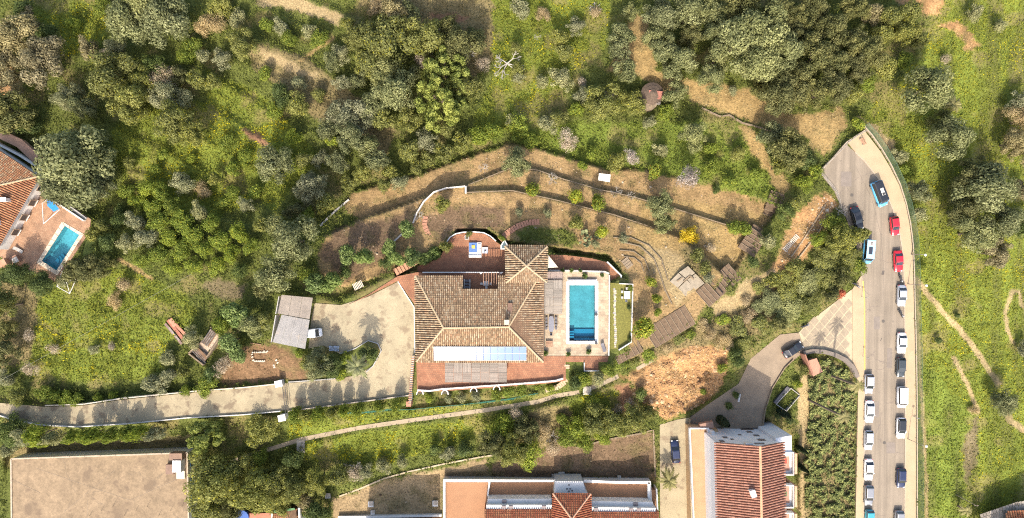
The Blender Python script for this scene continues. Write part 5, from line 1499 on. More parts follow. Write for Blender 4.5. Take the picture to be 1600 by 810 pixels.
# ------------------------------------------------------------------ garden walls, retaining walls, steps
lw = lambda x, y: lane_z(x, y) if x < 448 else -.1
wall_line('lane_wall', [(-60, 641), (0, 650), (20, 656.5), (60, 664.5), (120, 667.5), (200, 662.5), (290, 653.5), (380, 648.5), (438, 643)], 1.5, .45, mat('weathered_white', (.60, .56, .50), .85, .2, .8, 4), 'thin white wall along the lower edge of the lane', base=lw)
wall_line('lane_wall', [(70, 634), (130, 632), (190, 623), (300, 612), (380, 606), (436, 600)], 1.6, .35, mat('grey_white_wall', (.55, .48, .38), .85), 'pale kerb wall along the upper edge of the lane', base=lw)
wall_line('drive_wall', [(450, 643), (540, 631), (600, 623.5), (640, 618)], 1.8, .5, mat('drive_wall_grey', (.42, .36, .29), .85), 'grey wall along the lower edge of the villa driveway', base=-.1)
wall_line('drive_wall', [(450, 597.5), (500, 594), (524, 592)], 1.4, .3, M_GREYW, 'short grey kerb beside the palm bed', base=-.1)
wall_line('bed_kerb', [(531, 553), (555, 545), (575, 532.5), (590, 537), (595.5, 549), (583, 572), (572, 582)], 1.4, .25, M_GREYW, 'curved kerb round the oval hedge bed', base=-.1)
wall_line('drive_kerb', [(621.5, 440), (634, 460), (647, 480), (648.3, 552)], 1.3, .12, M_WHITE, 'thin white kerb between the driveway and the villa', base=-.1)
wall_line('garden_wall', [(645, 349), (651, 333), (662, 315), (678, 300), (697, 294), (727, 291)], 1.8, 1.0, mat('weathered_white', (.60, .56, .50), .85, .2, .8, 4), 'curved white wall on the terraces behind the villa', base=-3.1)
wall_line('garden_wall', [(727.5, 291), (727.5, 302)], 2.4, 1.0, M_WHITE, 'short white end wall of the curved terrace wall', base=-3.1)
wall_line('garden_wall', [(616, 377), (632, 362)], 2.4, .6, M_GREYW, 'short grey wall stub beside the bright green bushes', base=None)
wall_line('garden_wall', [(500, 353), (520, 333), (545, 312)], 2.6, .5, M_GREYW, 'diagonal grey wall at the left end of the soil terraces')
wall_line('pool_wall', [(857, 423), (900, 423.5), (945, 425), (952, 428)], 2.6, .5, M_GREYW, 'grey wall with flower pots at the top of the pool patio', base=.03)
wall_line('pool_wall', [(952.3, 430), (952.3, 490), (951.3, 556)], 1.5, .8, M_WHITE, 'thin white wall between the pool patio and the turf', base=.03)
wall_line('lawn_wall', [(968, 443.5), (989, 444.5), (988, 490), (986.5, 535), (967, 547.5)], 1.6, .8, mat('weathered_white', (.60, .56, .50), .85, .2, .8, 4), 'white wall round the turf strip beside the pool', base=.03)
wall_line('strip_wall', [(949, 409.5), (971, 431), (970, 437)], 1.8, .6, M_WHITE, 'angled white wall at the right end of the terracotta strip', base=-1.0)
wall_line('landing_wall', [(913, 567), (913, 580), (936, 580)], 1.3, .5, M_WHITE, 'white wall round the small landing below the pool', base=.02)
wall_line('retaining_wall', [(727, 301), (800, 298), (870, 313), (960, 336), (1020, 356), (1065, 372)], 1.4, .12, M_STONE, 'stone edge of the upper soil terrace behind the villa', base=-3.2)
wall_line('retaining_wall', [(727, 291), (800, 262), (840, 266), (880, 280), (935, 296), (990, 308), (1060, 328), (1130, 350), (1178, 365)], 1.4, .1, M_STONE, 'stone edge of the middle soil terrace behind the villa', base=-4.6)
wall_line('retaining_wall', [(970, 378), (1000, 385), (1022, 405), (1032, 430), (1040, 455), (1050, 475)], 1.6, .35, mat('dry_stone_dark', (.22, .17, .11), .95, .3, 3, 9), 'curved dark stone edging in the dry garden right of the pool')
for k_, l_ in enumerate(([(958, 371), (985, 371), (1014, 384), (1034, 406), (1044, 438)], [(968, 391), (990, 393), (1007, 405), (1015, 424)], [(975, 401), (991, 403), (1002, 412), (1006, 424)])):
    wall_line('stone_edging', l_, 1.2, .3, mat('dry_stone_dark', (.22, .17, .11), .95, .3, 3, 9), f'curved row of stones in the dry garden, {("outermost", "middle", "innermost")[k_]} arc')
wall_line('retaining_wall', [(1096, 168), (1112, 176), (1125, 182), (1140, 180), (1160, 192), (1190, 200), (1210, 207)], 2.2, .5, M_STONE, 'low broken stone wall along the dry track, upper right')
wall_line('garden_edge', [(530, 776), (560, 765), (600, 748), (640, 737), (700, 724), (760, 713), (770, 712)], 2.2, .4, mat('edge_tan', (.46, .37, .25), .9), 'tan wall edging the dry gardens above the apartment block')
wall_line('garden_edge', [(900, 700), (950, 687), (1000, 678), (1021, 672), (1022, 700), (1024, 745)], 2.4, .5, M_STONE, 'stone wall round the shaded garden beside the alley')
wall_line('alley_wall', [(1078, 655), (1077.5, 700), (1078, 800), (1080, 870)], 1.8, .5, mat('alley_wall_ochre', (.48, .35, .2), .9), 'ochre kerb wall between the alley and the townhouse', base=-7.5)
wall_line('roundabout_wall', [(1256, 552), (1270, 549), (1288, 550), (1306, 555), (1322, 563), (1333, 574), (1341, 590)], 6.5, .9, mat('curved_wall_grey', (.19, .155, .125), .9, .15), 'broad curved grey wall along the lower edge of the forecourt', base=lambda x, y: street_z(x, y) - .1)
wall_line('forecourt_wall', [(1240, 562), (1226, 576), (1207, 607), (1196, 640), (1192, 664)], 1.4, .35, M_STONE, 'kerb wall along the right edge of the lower road', base=lower_z)
yd = thing('walled_yard', 'small walled yard with grey tank between lower road and green thicket', 'yard', P(1230, 625, -7.5))
for a, b, w1 in (((1213, 632), (1236, 607), 1.4), ((1236, 607), (1250, 618), 1.2), ((1250, 618), (1229, 643), 1.2), ((1229, 643), (1213, 632), 1.2)):
    ribbon('wall', [(*a, -5.8), (*b, -5.8)], w1 * .8, mat('yard_wall', (.40, .37, .33), .85, .15), h=2.6, parent=yd)
MB().prism([P(1209, 629, -5.9), P(1230, 604, -5.9), (P(1235, 607, -5.9)), P(1214, 632, -5.9)], 2.4).build('water_tank', mat('dark_roofing', (.10, .095, .10), .7), yd)

def steps(name, label, line, width, treads, m, gap=.12, zf=None, zo=.16, thick=.3, wobble=0.0, side=None):
    """flight of separate treads along a pixel polyline"""
    t = thing(name, label, 'steps', G(*line[0]))
    seg = [0]
    for a, b in zip(line[:-1], line[1:]): seg.append(seg[-1] + math.hypot(b[0] - a[0], b[1] - a[1]))
    tot = seg[-1]
    for k in range(treads):
        s_ = (k + .5) / treads * tot
        i = max(0, min(len(seg) - 2, int(np.searchsorted(seg, s_) - 1)))
        f = (s_ - seg[i]) / (seg[i + 1] - seg[i])
        x, y = line[i][0] + (line[i + 1][0] - line[i][0]) * f, line[i][1] + (line[i + 1][1] - line[i][1]) * f
        dx, dy = line[i + 1][0] - line[i][0], line[i + 1][1] - line[i][1]; l = math.hypot(dx, dy)
        z = (zf(x, y, k / max(1, treads - 1)) if zf else float(gz(x, y))) + zo
        c = P(x, y, z)
        MB().box(c.x, c.y, c.z - thick / 2, tot / treads * (1 - gap) * S_PX, width * S_PX, thick, -math.atan2(dy, dx) + random.uniform(-wobble, wobble)).build('step', m, t)
    return t
M_STEPB = mat('brick_step', (.40, .20, .125), .9, .25, 3, 9)
M_SLEEP = mat('sleeper_dark', (.15, .10, .06), .9, .25, 2, 8)
steps('brick_steps', 'curved brick steps rising right of the shaded patio', [(781, 376), (793, 364), (808, 354), (825, 348), (843, 347)], 9, 17, M_STEPB, zf=lambda x, y, t: -2.5 - .6 * t)
steps('brick_steps', 'brick steps descending left of the curved white wall', [(665, 338), (663, 352), (668, 364), (676, 376), (684, 388)], 8, 11, M_STEPB, zf=lambda x, y, t: -3.1 + .5 * t)
steps('brick_steps', 'broad brick ramp steps from the driveway to the shaded patio', [(617, 426), (650, 408), (686, 394)], 11, 14, mat('ramp_brick', (.42, .22, .13), .9, .2, 3), zf=lambda x, y, t: -.1 - 2.45 * t, zo=.06, thick=.9)
steps('tile_steps', 'tiled steps curving down at the right end of the villa terrace', [(886, 570), (885.5, 585), (883, 597), (872, 605), (852, 610)], 8, 18, mat('tile_step', (.50, .37, .24), .9, .25, 3), zf=lambda x, y, t: -.1 - 1.7 * t)
PALE = mat('pale_riser', (.25, .19, .125), .9, .2, 3)
for nm_, line, wd, nn, zo_ in (('wide sleeper steps at the right end of the soil terraces, lower flight', [(1166, 394), (1190, 358)], 30, 6, 0), ('wide sleeper steps at the right end of the soil terraces, upper flight', [(1203, 338), (1216, 302)], 24, 5, 0), ('wide sleeper steps on the boundary below the dry garden', [(1098, 468), (1148, 424)], 32, 9, 0), ('wide sleeper steps right of the round green bush', [(1016, 530), (1078, 492)], 34, 8, 0), ('dark sleeper steps below the corner of the turf strip', [(962, 560), (1000, 540)], 22, 6, 0)):
    z0, z1 = float(gz(*line[0])), float(gz(*line[-1]))
    ln = line
    t = steps('sleeper_steps', nm_, ln, wd, nn, M_SLEEP, gap=.06, zf=lambda x, y, q_, a=z0, b=z1: max(float(gz(x, y)), a + (b - a) * q_), zo=.12, thick=.8)
    tot_dx, tot_dy = ln[1][0] - ln[0][0], ln[1][1] - ln[0][1]; l = math.hypot(tot_dx, tot_dy)
    nxp, nyp = -tot_dy / l * wd / 2, tot_dx / l * wd / 2
    for k in range(nn + 1):
        f = k / nn; x, y = ln[0][0] + tot_dx * f, ln[0][1] + tot_dy * f
        if len(ln) > 2 and f > .999: break
        zz = max(float(gz(x, y)), z0 + (z1 - z0) * f) + .2
        MB().bar(P(x + nxp, y + nyp, zz), P(x - nxp, y - nyp, zz), .09, .16).build('riser_rail', PALE, t)
steps('stone_steps', 'white concrete steps on the sandy bank left of the dead end', [(1225, 392), (1247, 368)], 8, 12, mat('pale_concrete_step', (.55, .49, .40), .9), gap=.45)
steps('garden_steps', 'short flight of grey garden steps above the dry garden', [(975, 405), (985, 418)], 12, 4, PALE)
for nm_, l_ in (('timber rail along the sandy bank, upper one', [(1236, 402), (1262, 365), (1290, 320)]), ('timber rail along the sandy bank, lower one', [(1243, 410), (1270, 375), (1284, 355)])):
    t = thing('log_edging', nm_, 'log', G(*l_[0]))
    for a, b in zip(l_[:-1], l_[1:]): MB().tube(G(*a, .2), G(*b, .2), .16, n=6).build('log', mat('log_tan', (.40, .30, .19), .9, .2), t)
# stepping stones in the turf
st_ = thing('stepping_path', 'row of cream stepping stones down the turf strip', 'path', P(960, 500, .03))
for k in range(30):
    x = 960.5 + random.uniform(-.6, .6) + (1.2 if k > 18 else 0); y = 452 + k * 3.1
    c = P(x, y, .045); MB().box(c.x, c.y, c.z, random.uniform(.36, .6), random.uniform(.26, .36), .04, random.uniform(-.2, .2)).build('stone', mat('stepping_cream', (.52, .44, .33), .9, .2) if k % 3 else mat('stepping_grey', (.36, .34, .33), .9, .2), st_)
# collapsed slab patio in the dry garden
sp = thing('slab_patio', 'broken pale concrete slab patio in the dry garden', 'patio', G(1074, 443))
zc = float(gz(1074, 443)) + .25
for (a, b, c_, d) in (((1047, 440), (1060, 427), (1072, 437), (1059, 450)), ((1061, 426), (1075, 416), (1086, 427), (1073, 436)), ((1060, 451), (1073, 438), (1085, 449), (1071, 463)), ((1074, 437), (1087, 428), (1101, 443), (1087, 453)), ((1072, 464), (1086, 453.5), (1090, 458), (1078, 470))):
    zz = zc + random.uniform(-.05, .05)
    MB().prism([P(*p, zz + random.uniform(-.05, .05)) for p in (a, b, c_, d)], .5).build('slab', mat('patio_slab', (.30, .25, .18), .9, .2, 1.2), sp)
for a, b in (((1068, 440), (1078, 431)), ((1078, 431), (1084, 437)), ((1066, 434), (1058, 440))):
    MB().bar(P(*a, zc + .1), P(*b, zc + .1), .3, .25).build('kerb_piece', M_STONE, sp)

# ------------------------------------------------------------------ furniture
def table_set(name, label, px, py, z, l, w, rz, nside, m, mc, oval=False):
    t = thing(name, label, 'table', P(px, py, z), R(rz))
    if oval:
        pts = [(l / 2 * math.copysign(abs(math.cos(a)) ** .6, math.cos(a)), w / 2 * math.copysign(abs(math.sin(a)) ** .6, math.sin(a)), .75) for a in np.linspace(0, 2 * math.pi, 21)[:-1]]
    else:
        pts = [(-l / 2, -w / 2, .75), (l / 2, -w / 2, .75), (l / 2, w / 2, .75), (-l / 2, w / 2, .75)]
    local(MB().prism(pts, .05).build('tabletop', m), t)
    for sx in (-1, 1):
        for sy in (-1, 1):
            local(MB().tube((sx * l * .36, sy * w * .32, 0), (sx * l * .36, sy * w * .32, .7), .035).build('leg', m), t)
    return t
def chair(label, px, py, z, rz, m, group):
    c = thing('chair', label, 'chair', P(px, py, z), R(rz), group)
    local(MB().box(0, 0, .44, .46, .46, .06).build('seat', m), c)
    local(MB().box(0, .22, .68, .44, .05, .42).build('backrest', m), c)
    for sx in (-.19, .19):
        for sy in (-.19, .19):
            local(MB().tube((sx, sy, 0), (sx, sy, .42), .025).build('leg', m), c)
    return c
table_set('dining_table', 'long oval grey dining table between the villa and the pool', 861, 506, .03, 3.2, 1.1, 90, 3, mat('table_grey', (.20, .20, .23), .5, .1), None, oval=True)
ords = ('top', 'second', 'third', 'bottom')
for side, sx in (('left', -1), ('right', 1)):
    for k in range(4):
        chair(f'dark chair on the {side} side of the oval dining table, {ords[k]} one', 861 + sx * 7.4, 497.5 + k * 5.2, .03, 90 if sx < 0 else -90, M_DGREY, 'chairs of the oval dining table')
chair('dark chair at the lower end of the oval dining table', 861, 522, .03, 180, M_DGREY, 'chairs of the oval dining table')
bn = thing('bench', 'slatted wooden bench beside the villa, below the dining table', 'bench', P(858, 537, .03))
for k in range(4): local(MB().box(0, -.5 + k * .32, .45, 1.4, .26, .05).build('slat', M_BEAM), bn)
for x in (-.6, .6): local(MB().box(x, 0, .22, .08, 1.1, .42).build('leg', M_BEAM), bn)
def pot(label, px, py, z, r, hgt, m, leaf=True):
    t = thing('flower_pot', label, 'pot', P(px, py, z), 0, 'flower pots')
    local(MB().tube((0, 0, 0), (0, 0, hgt), r * .75, r, 10).tube((0, 0, hgt), (0, 0, hgt + .06), r * 1.1, r * 1.1, 10).build('pot', m), t)
    if leaf:
        n = 70; d_ = RNG.normal(size=(n, 3)); d_ /= np.linalg.norm(d_, axis=1)[:, None]; d_[:, 2] = np.abs(d_[:, 2])
        c = d_ * RNG.uniform(.4, 1.5, (n, 1)) * r + np.array((0, 0, hgt))
        a_ = RNG.normal(size=(n, 3)) * r * .35; b_ = RNG.normal(size=(n, 3)) * r * .35
        V = np.stack([c - a_, c - b_, c + a_, c + b_], 1)
        local(link('plant', quadmesh('plant', V, np.tile((.10, .14, .035), (n, 1)) * RNG.uniform(.6, 1.3, (n, 1)), mat_attr('leaf', .8, 0, transl=.25))), t)
    return t
M_POT = mat('clay_pot', (.38, .19, .11), .85, .15); M_POTD = mat('dark_pot', (.05, .05, .055), .6, .1)
for lb, x, y, r, m in (('dark pot at the left end of the wall above the pool', 879, 422, .3, M_POTD), ('dark pot in the middle of the wall above the pool', 893, 422.5, .3, M_POTD), ('dark pot above the top right corner of the pool roller', 907, 423, .28, M_POTD),
                       ('clay pot on the stone above the pool, right of the roller', 914, 431, .4, M_POT), ('small pot at the upper right corner of the pool patio', 940, 430, .3, M_POTD), ('dark pot right of the pool by the white wall', 931, 491, .3, M_POTD),
                       ('tall plant pot below the pool, middle of the patio', 919, 549, .4, M_POTD), ('pale plant pot left of the landing below the pool', 888, 553, .35, M_POT), ('pot at the lower right corner of the pool', 931, 535.5, .28, M_POTD), ('pot by the villa corner at the lower end of the pool patio', 852, 551, .4, M_POT)):
    pot(lb, x, y, .04, r, .5, m, leaf=x not in (931,))
# parasol base etc. on the shaded patio: daybed with blue cushions
db = thing('daybed', 'white daybed with blue mattress and yellow cushion on the shaded patio', 'daybed', P(743, 391, NPZ))
def B(nm, x, y, sx, sy, z0, z1, m, par):
    if y < 405 and x < 800: z0 += NPZ; z1 += NPZ
    c = P(x, y, (z0 + z1) / 2); return MB().box(c.x, c.y, (z0 + z1) / 2, sx * S_PX, sy * S_PX, z1 - z0).build(nm, m, par)
B('frame', 742.5, 391, 20, 24, .02, .38, M_WHITE, db)
B('mattress', 739, 387, 12.5, 15, .38, .6, mat('blue_fabric', (.10, .19, .42), .9, .15, 4), db)
B('cushion', 739.5, 386, 5, 5, .6, .76, mat('yellow_fabric', (.62, .48, .10), .9, .1), db)
for k in range(3): B('cushion', 735.5 + k * 6.5, 400.5, 6, 4, .38, .62, mat('white_fabric', (.68, .68, .70), .9, .1), db)
for k in range(2): B('cushion', 748.5, 385 + k * 7, 5, 6.4, .38, .62, mat('white_fabric', (.68, .68, .70), .9, .1), db)
pf = thing('pouf_table', 'square white low table with dark bowl beside the daybed', 'table', P(758, 391.5, NPZ))
B('tabletop', 758, 391.5, 9, 9.5, .36, .42, mat('white_fabric', (.68, .68, .70), .9, .1), pf)
B('base', 758, 391.5, 7, 7.5, .02, .36, M_WHITE, pf)
B('bowl', 758, 391.5, 2, 2.2, .42, .5, M_TRIM, pf)
pl = thing('square_planter', 'square white planter with trailing plant at the curved parapet', 'planter', P(729.5, 371.5, NPZ))
B('box', 729.5, 371.5, 6.4, 6, .02, .5, M_WHITE, pl); B('soil', 729.5, 371.5, 5, 4.6, .5, .53, mat('dark_soil', (.08, .07, .045), .95), pl)
glh = thing('glass_lantern_roof', 'small glazed skylight lantern by the brick steps', 'skylight', P(787, 383, NPZ))
LZ = NPZ + .9
q5 = [P(782, 390, LZ), P(782, 384, LZ), P(788, 374, LZ), P(793, 382, LZ), P(793, 390, LZ)]
MB().prism(q5, .9).build('frame', M_WHITE, glh); MB().prism([P(784, 388.5, LZ + .03), P(784, 384.5, LZ + .03), P(788, 377.5, LZ + .03), P(791.5, 382.5, LZ + .03), P(791.5, 388.5, LZ + .03)], .05).build('glazing', mat_glass('lantern_glass', (.10, .14, .14), .15), glh)
table_set('courtyard_table', 'white square table in the villa courtyard', 759, 443, .02, 1.0, .9, 0, 1, M_WHITE, None)
chair('white chair left of the courtyard table', 752.5, 443.5, .02, 90, M_WHITE, 'courtyard chairs'); chair('white chair right of the courtyard table', 767, 443.5, .02, -90, M_WHITE, 'courtyard chairs')
chair('white chair below the courtyard table', 760, 449, .02, 180, M_WHITE, 'courtyard chairs')
ac = thing('storage_rack', 'dark storage rack in the left corner of the villa courtyard', 'rack', P(730, 444, .02))
for k in range(3): B('shelf', 730, 439 + k * 5, 10, 3.6, .5 + .3 * k, .55 + .3 * k, M_DGREY, ac)
for x in (725.5, 734.5): B('side_panel', x, 444, .6, 15, .02, 1.3, M_WHITE, ac)
table_set('garden_table', 'white garden table in the turf strip beside the pool', 979, 461, .03, 1.6, 1.2, 90, 1, M_WHITE, None)
for k, (x, y, r_, nm_) in enumerate(((971.5, 456, 90, 'upper left of'), (971.5, 465, 90, 'lower left of'), (978, 470, 180, 'below'), (979, 451, 0, 'above'))):
    chair(f'grey chair {nm_} the white garden table', x, y, .03, r_, M_GREYW, 'chairs of the garden table')
bw = thing('white_crate', 'white slatted pallet bench above the driveway', 'bench', P(560, 446, -.1), R(25))
for k in range(7): local(MB().box(-.9 + k * .3, 0, .4, .16, 1.4, .05).build('slat', mat('cream_slat', (.6, .54, .42), .8), ), bw)
for y in (-.6, .0, .6): local(MB().box(0, y, .2, 2.0, .08, .36).build('bearer', M_BEAM), bw)
tl = thing('tarpaulin', 'crumpled pale blue tarpaulin at the edge of the driveway', 'tarpaulin', P(523, 545, -.1))
mb = MB(); rg = random.Random(4)
gr = [[P(514 + i * 2.6 + rg.uniform(-.6, .6), 541 + j * 2.6 + rg.uniform(-.6, .6), -.05 + rg.uniform(0, .55)) for i in range(7)] for j in range(4)]
for j in range(3):
    for i in range(6): mb.add([gr[j][i], gr[j][i + 1], gr[j + 1][i + 1], gr[j + 1][i]], [(0, 1, 2, 3)])
mb.build('sheet', mat('pale_tarp', (.42, .46, .52), .7, .15), tl)
# utility chambers and boxes
def chamber(label, x, y, w, h, z, m=None, ht=.4):
    t = thing('inspection_chamber', label, 'chamber', P(x, y, z), 0, 'inspection chambers')
    B('frame', x, y, w, h, z - .6, z + ht, m or mat('chamber_concrete', (.52, .45, .35), .9), t)
    B('lid', x, y, w * .78, h * .78, z + ht, z + ht + .05, mat('chamber_lid', (.44, .38, .31), .9, .2), t)
chamber('square pale concrete chamber at the end of the footpath', 917, 610, 13, 13, -3.0, mat('chamber_cream', (.58, .54, .42), .9))
chamber('brownish concrete chamber below the footpath on the left', 471, 697, 13, 20, -4.9)
chamber('small concrete lid on the shaded soil left of the villa', 596, 352, 8, 8, float(gz(596, 352)), ht=.15)
for lb, x, y, w in (('white hatch box in the dry garden, upper of the left pair', 580, 787, 9), ('white hatch box in the dry garden, lower of the left pair', 583, 800, 6.5), ('white hatch box against the left wall of the apartment block', 680.5, 786, 9), ('grey hatch box under the dark shrubs at the bottom', 513, 774, 8), ('larger white hatch box above the stair tower', 877, 740, 9.5), ('smaller white hatch box left of the stair tower', 865, 743, 6), ('small white hatch box in the shaded garden, right side', 967, 745, 5)):
    chamber(lb, x, y, w, w, float(gz(x, y)), M_WHITE if 'white' in lb else M_GREYW, ht=.5)
sh_ = thing('white_lean_to', 'small white sheet roof on thin posts among the terraces', 'shelter', G(944, 278))
zz = float(gz(944, 278))
MB().prism([P(936, 271, zz + 1.9), P(954, 273, zz + 1.9), P(953, 285, zz + 1.7), P(934.5, 282, zz + 1.7)], .08).build('roof_sheet', mat('dirty_white_sheet', (.62, .60, .52), .8, .1), sh_)
for x, y in ((937, 272), (953, 274), (952, 284), (935.5, 281)): MB().tube(P(x, y, zz - .2), P(x, y, zz + 1.75), .05).build('post', M_BEAM, sh_)
# low wires and poles
for nm_, x, y, h in (('wooden utility pole in the right field near the corner house', 1493, 773, 7.0), ('thin pole at the upper end of the dry terrace, near the bare shrub', 761, 250, 2.4), ('slim pole on the soil terrace below the bright citrus tree', 963, 345, 2.2), ('pole beside the white lean-to roof', 936, 300, 2.6), ('slender stake between the soil terraces, right of the white lean-to', 1016, 300, 2.6)):
    a = G(x, y); t = thing('utility_pole', nm_, 'pole', a, 0, 'poles')
    MB().tube(a - Vector((0, 0, .4)), a + Vector((0, 0, h)), .09 if h > 4 else .05, .06 if h > 4 else .04).build('shaft', mat('grey_pole', (.25, .20, .16), .9), t)
    MB().bar(a + Vector((-.45 if h > 4 else -.15, 0, h - .3)), a + Vector((.45 if h > 4 else .15, 0, h - .3)), .08, .08).build('cross_arm', mat('grey_pole', (.25, .20, .16), .9), t)
cb = thing('overhead_cable', 'thin overhead cable crossing the weedy field at the lower left', 'cable', G(10, 600))
pts = [P(-40 + 340 * f, 618 - 190 * f, 1.5 - 1.2 * math.sin(math.pi * f)) for f in np.linspace(0, 1, 15)]
for a, b in zip(pts[:-1], pts[1:]): MB().tube(a, b, .018, n=4).build('strand', mat('cable_grey', (.25, .25, .2), .7), cb)
hb = thing('fallen_tank', 'white pipe end sticking out beside the ruined slope path', 'pipe', G(1156, 616)); c = G(1156, 616, .4)
MB().tube(c, c + Vector((-.4, -1.6, .3)), .22, n=8).build('pipe', M_WHITE, hb)
# ------------------------------------------------------------------ foliage
M_LEAF = mat_attr('leaf_tree', .7, .0, transl=.4, objvar=.16, spec=.3)
M_BARK = mat('bark', (.16, .12, .085), .95, .25, 3, 12)
M_DEADW = mat('dead_wood', (.40, .37, .33), .9, .2, 3, 12)
def leaf_quads(c, nrm, size, rng, aspect=.55):
    n = len(c)
    a_ = np.cross(nrm, rng.normal(size=(n, 3))); a_ /= np.linalg.norm(a_, axis=1)[:, None] + 1e-9
    b_ = np.cross(nrm, a_); b_ /= np.linalg.norm(b_, axis=1)[:, None] + 1e-9
    s = size[:, None]
    return np.stack([c - a_ * s, c - b_ * s * aspect + nrm * s * .12, c + a_ * s, c + b_ * s * aspect + nrm * s * .12], 1)

def crown_mesh(name, n, leaf, nl, lr, flat, pal, seed, accent=None, hollow=.25, spread=1.0):
    """unit-radius crown: nl overlapping lobes covered and filled with small leaf clumps"""
    rng = np.random.default_rng(seed)
    # a few unequal boughs spread out from the trunk; lobes of foliage gather round each of them
    nb = rng.integers(4, 8)
    ba = np.arange(nb) * 2 * math.pi / nb + rng.uniform(-.5, .5, nb)
    br = rng.uniform(.3, .66, nb) * spread
    bough = np.stack([br * np.cos(ba), br * np.sin(ba), rng.uniform(-.1, .45, nb)], 1)
    bough = np.concatenate([bough, [[rng.uniform(-.15, .15), rng.uniform(-.15, .15), .6]]])
    bs = np.concatenate([rng.uniform(.6, 1.25, nb), [1.1]])
    bi = rng.choice(nb + 1, nl, p=bs ** 2 / (bs ** 2).sum())
    d = rng.normal(size=(nl, 3)); d /= np.linalg.norm(d, axis=1)[:, None]
    C = (bough[bi] + d * (rng.uniform(.05, .42, nl) * bs[bi])[:, None]) * np.array((1, 1, flat))
    rad = np.minimum(np.linalg.norm(C[:, :2], axis=1), 1.0)
    Lr = rng.uniform(lr[0], lr[1], nl) * (1.1 - .35 * rad)
    prob = Lr ** 2 / (Lr ** 2).sum()
    li = rng.choice(nl, n, p=prob)
    v = rng.normal(size=(n, 3)); v /= np.linalg.norm(v, axis=1)[:, None]
    v[:, 2] = np.where((v[:, 2] < 0) & (rng.random(n) < .55), -v[:, 2], v[:, 2])
    rr = np.where(rng.random(n) < hollow, rng.uniform(.2, .8, n), rng.uniform(.8, 1.08, n))
    # ragged surface: twiggy bumps
    bump = 1 + .22 * (vnoise(v[:, 0] * 3 + li * 7.3, v[:, 1] * 3 + v[:, 2] * 2, seed) - .5) * 2
    p = C[li] + v * (Lr[li] * rr * bump)[:, None] * np.array((1, 1, .85))
    nr = v + rng.normal(0, .42, (n, 3)); nr /= np.linalg.norm(nr, axis=1)[:, None]
    pal = np.array(pal) * np.array((2.02, 2.02, 1.8))
    tone = rng.random(nl)                       # every lobe has its own mix of old and young leaves
    k = np.clip(tone[li] * .7 + rng.random(n) * .6 - .15, 0, .999) * (len(pal) - 1)
    k0 = k.astype(int); f = (k - k0)[:, None]
    col = pal[k0] * (1 - f) + pal[np.minimum(k0 + 1, len(pal) - 1)] * f
    col = col * rng.uniform(.84, 1.16, (n, 1))
    if accent is not None:
        m_ = rng.random(n) < accent[1]
        col[m_] = np.array(accent[0]) * rng.uniform(.8, 1.2, (m_.sum(), 1))
    V = leaf_quads(p, nr, leaf * rng.uniform(.6, 1.35, n), rng)
    return quadmesh(name, V, col, M_LEAF)

def limb(mb, a, d, l, r, depth, rng, kids=(2, 4), spread=.6):
    b = a + d * l
    mb.tube(a, b, r, r * .62, 5)
    if depth == 0: return
    for _ in range(rng.randint(*kids)):
        e = (d + Vector((rng.uniform(-1, 1), rng.uniform(-1, 1), rng.uniform(-.3, .7))) * spread).normalized()
        limb(mb, b, e, l * rng.uniform(.55, .8), r * .6, depth - 1, rng, kids, spread)

def trunk_mesh(seed, lean=.15):
    """unit tree: trunk from 0 to about 0.75 with limbs into the crown"""
    rng = random.Random(seed)
    mb = MB()
    top = Vector((rng.uniform(-lean, lean), rng.uniform(-lean, lean), .55))
    mb.tube((0, 0, -.15), top * .5, .11, .085, 7); mb.tube(top * .5, top, .085, .07, 7)
    for k in range(5):
        a = 2 * math.pi * k / 5 + rng.uniform(-.4, .4)
        limb(mb, top, Vector((math.cos(a) * .8, math.sin(a) * .8, .75)).normalized(), .34, .05, 1, rng, (2, 3), .5)
    o = mb.build('trunk', M_BARK); me_ = o.data; bpy.data.objects.remove(o)
    return me_

def bare_mesh(seed, flat=False, depth=3):
    rng = random.Random(seed)
    mb = MB()
    top = Vector((0, 0, .35))
    mb.tube((0, 0, -.15), top, .06, .05, 6)
    for k in range(6):
        a = 2 * math.pi * k / 6 + rng.uniform(-.4, .4)
        limb(mb, top, Vector((math.cos(a), math.sin(a), .55)).normalized(), .36, .032, depth, rng, (2, 4), .7)
    o = mb.build('branches', M_DEADW); me_ = o.data; bpy.data.objects.remove(o)
    return me_

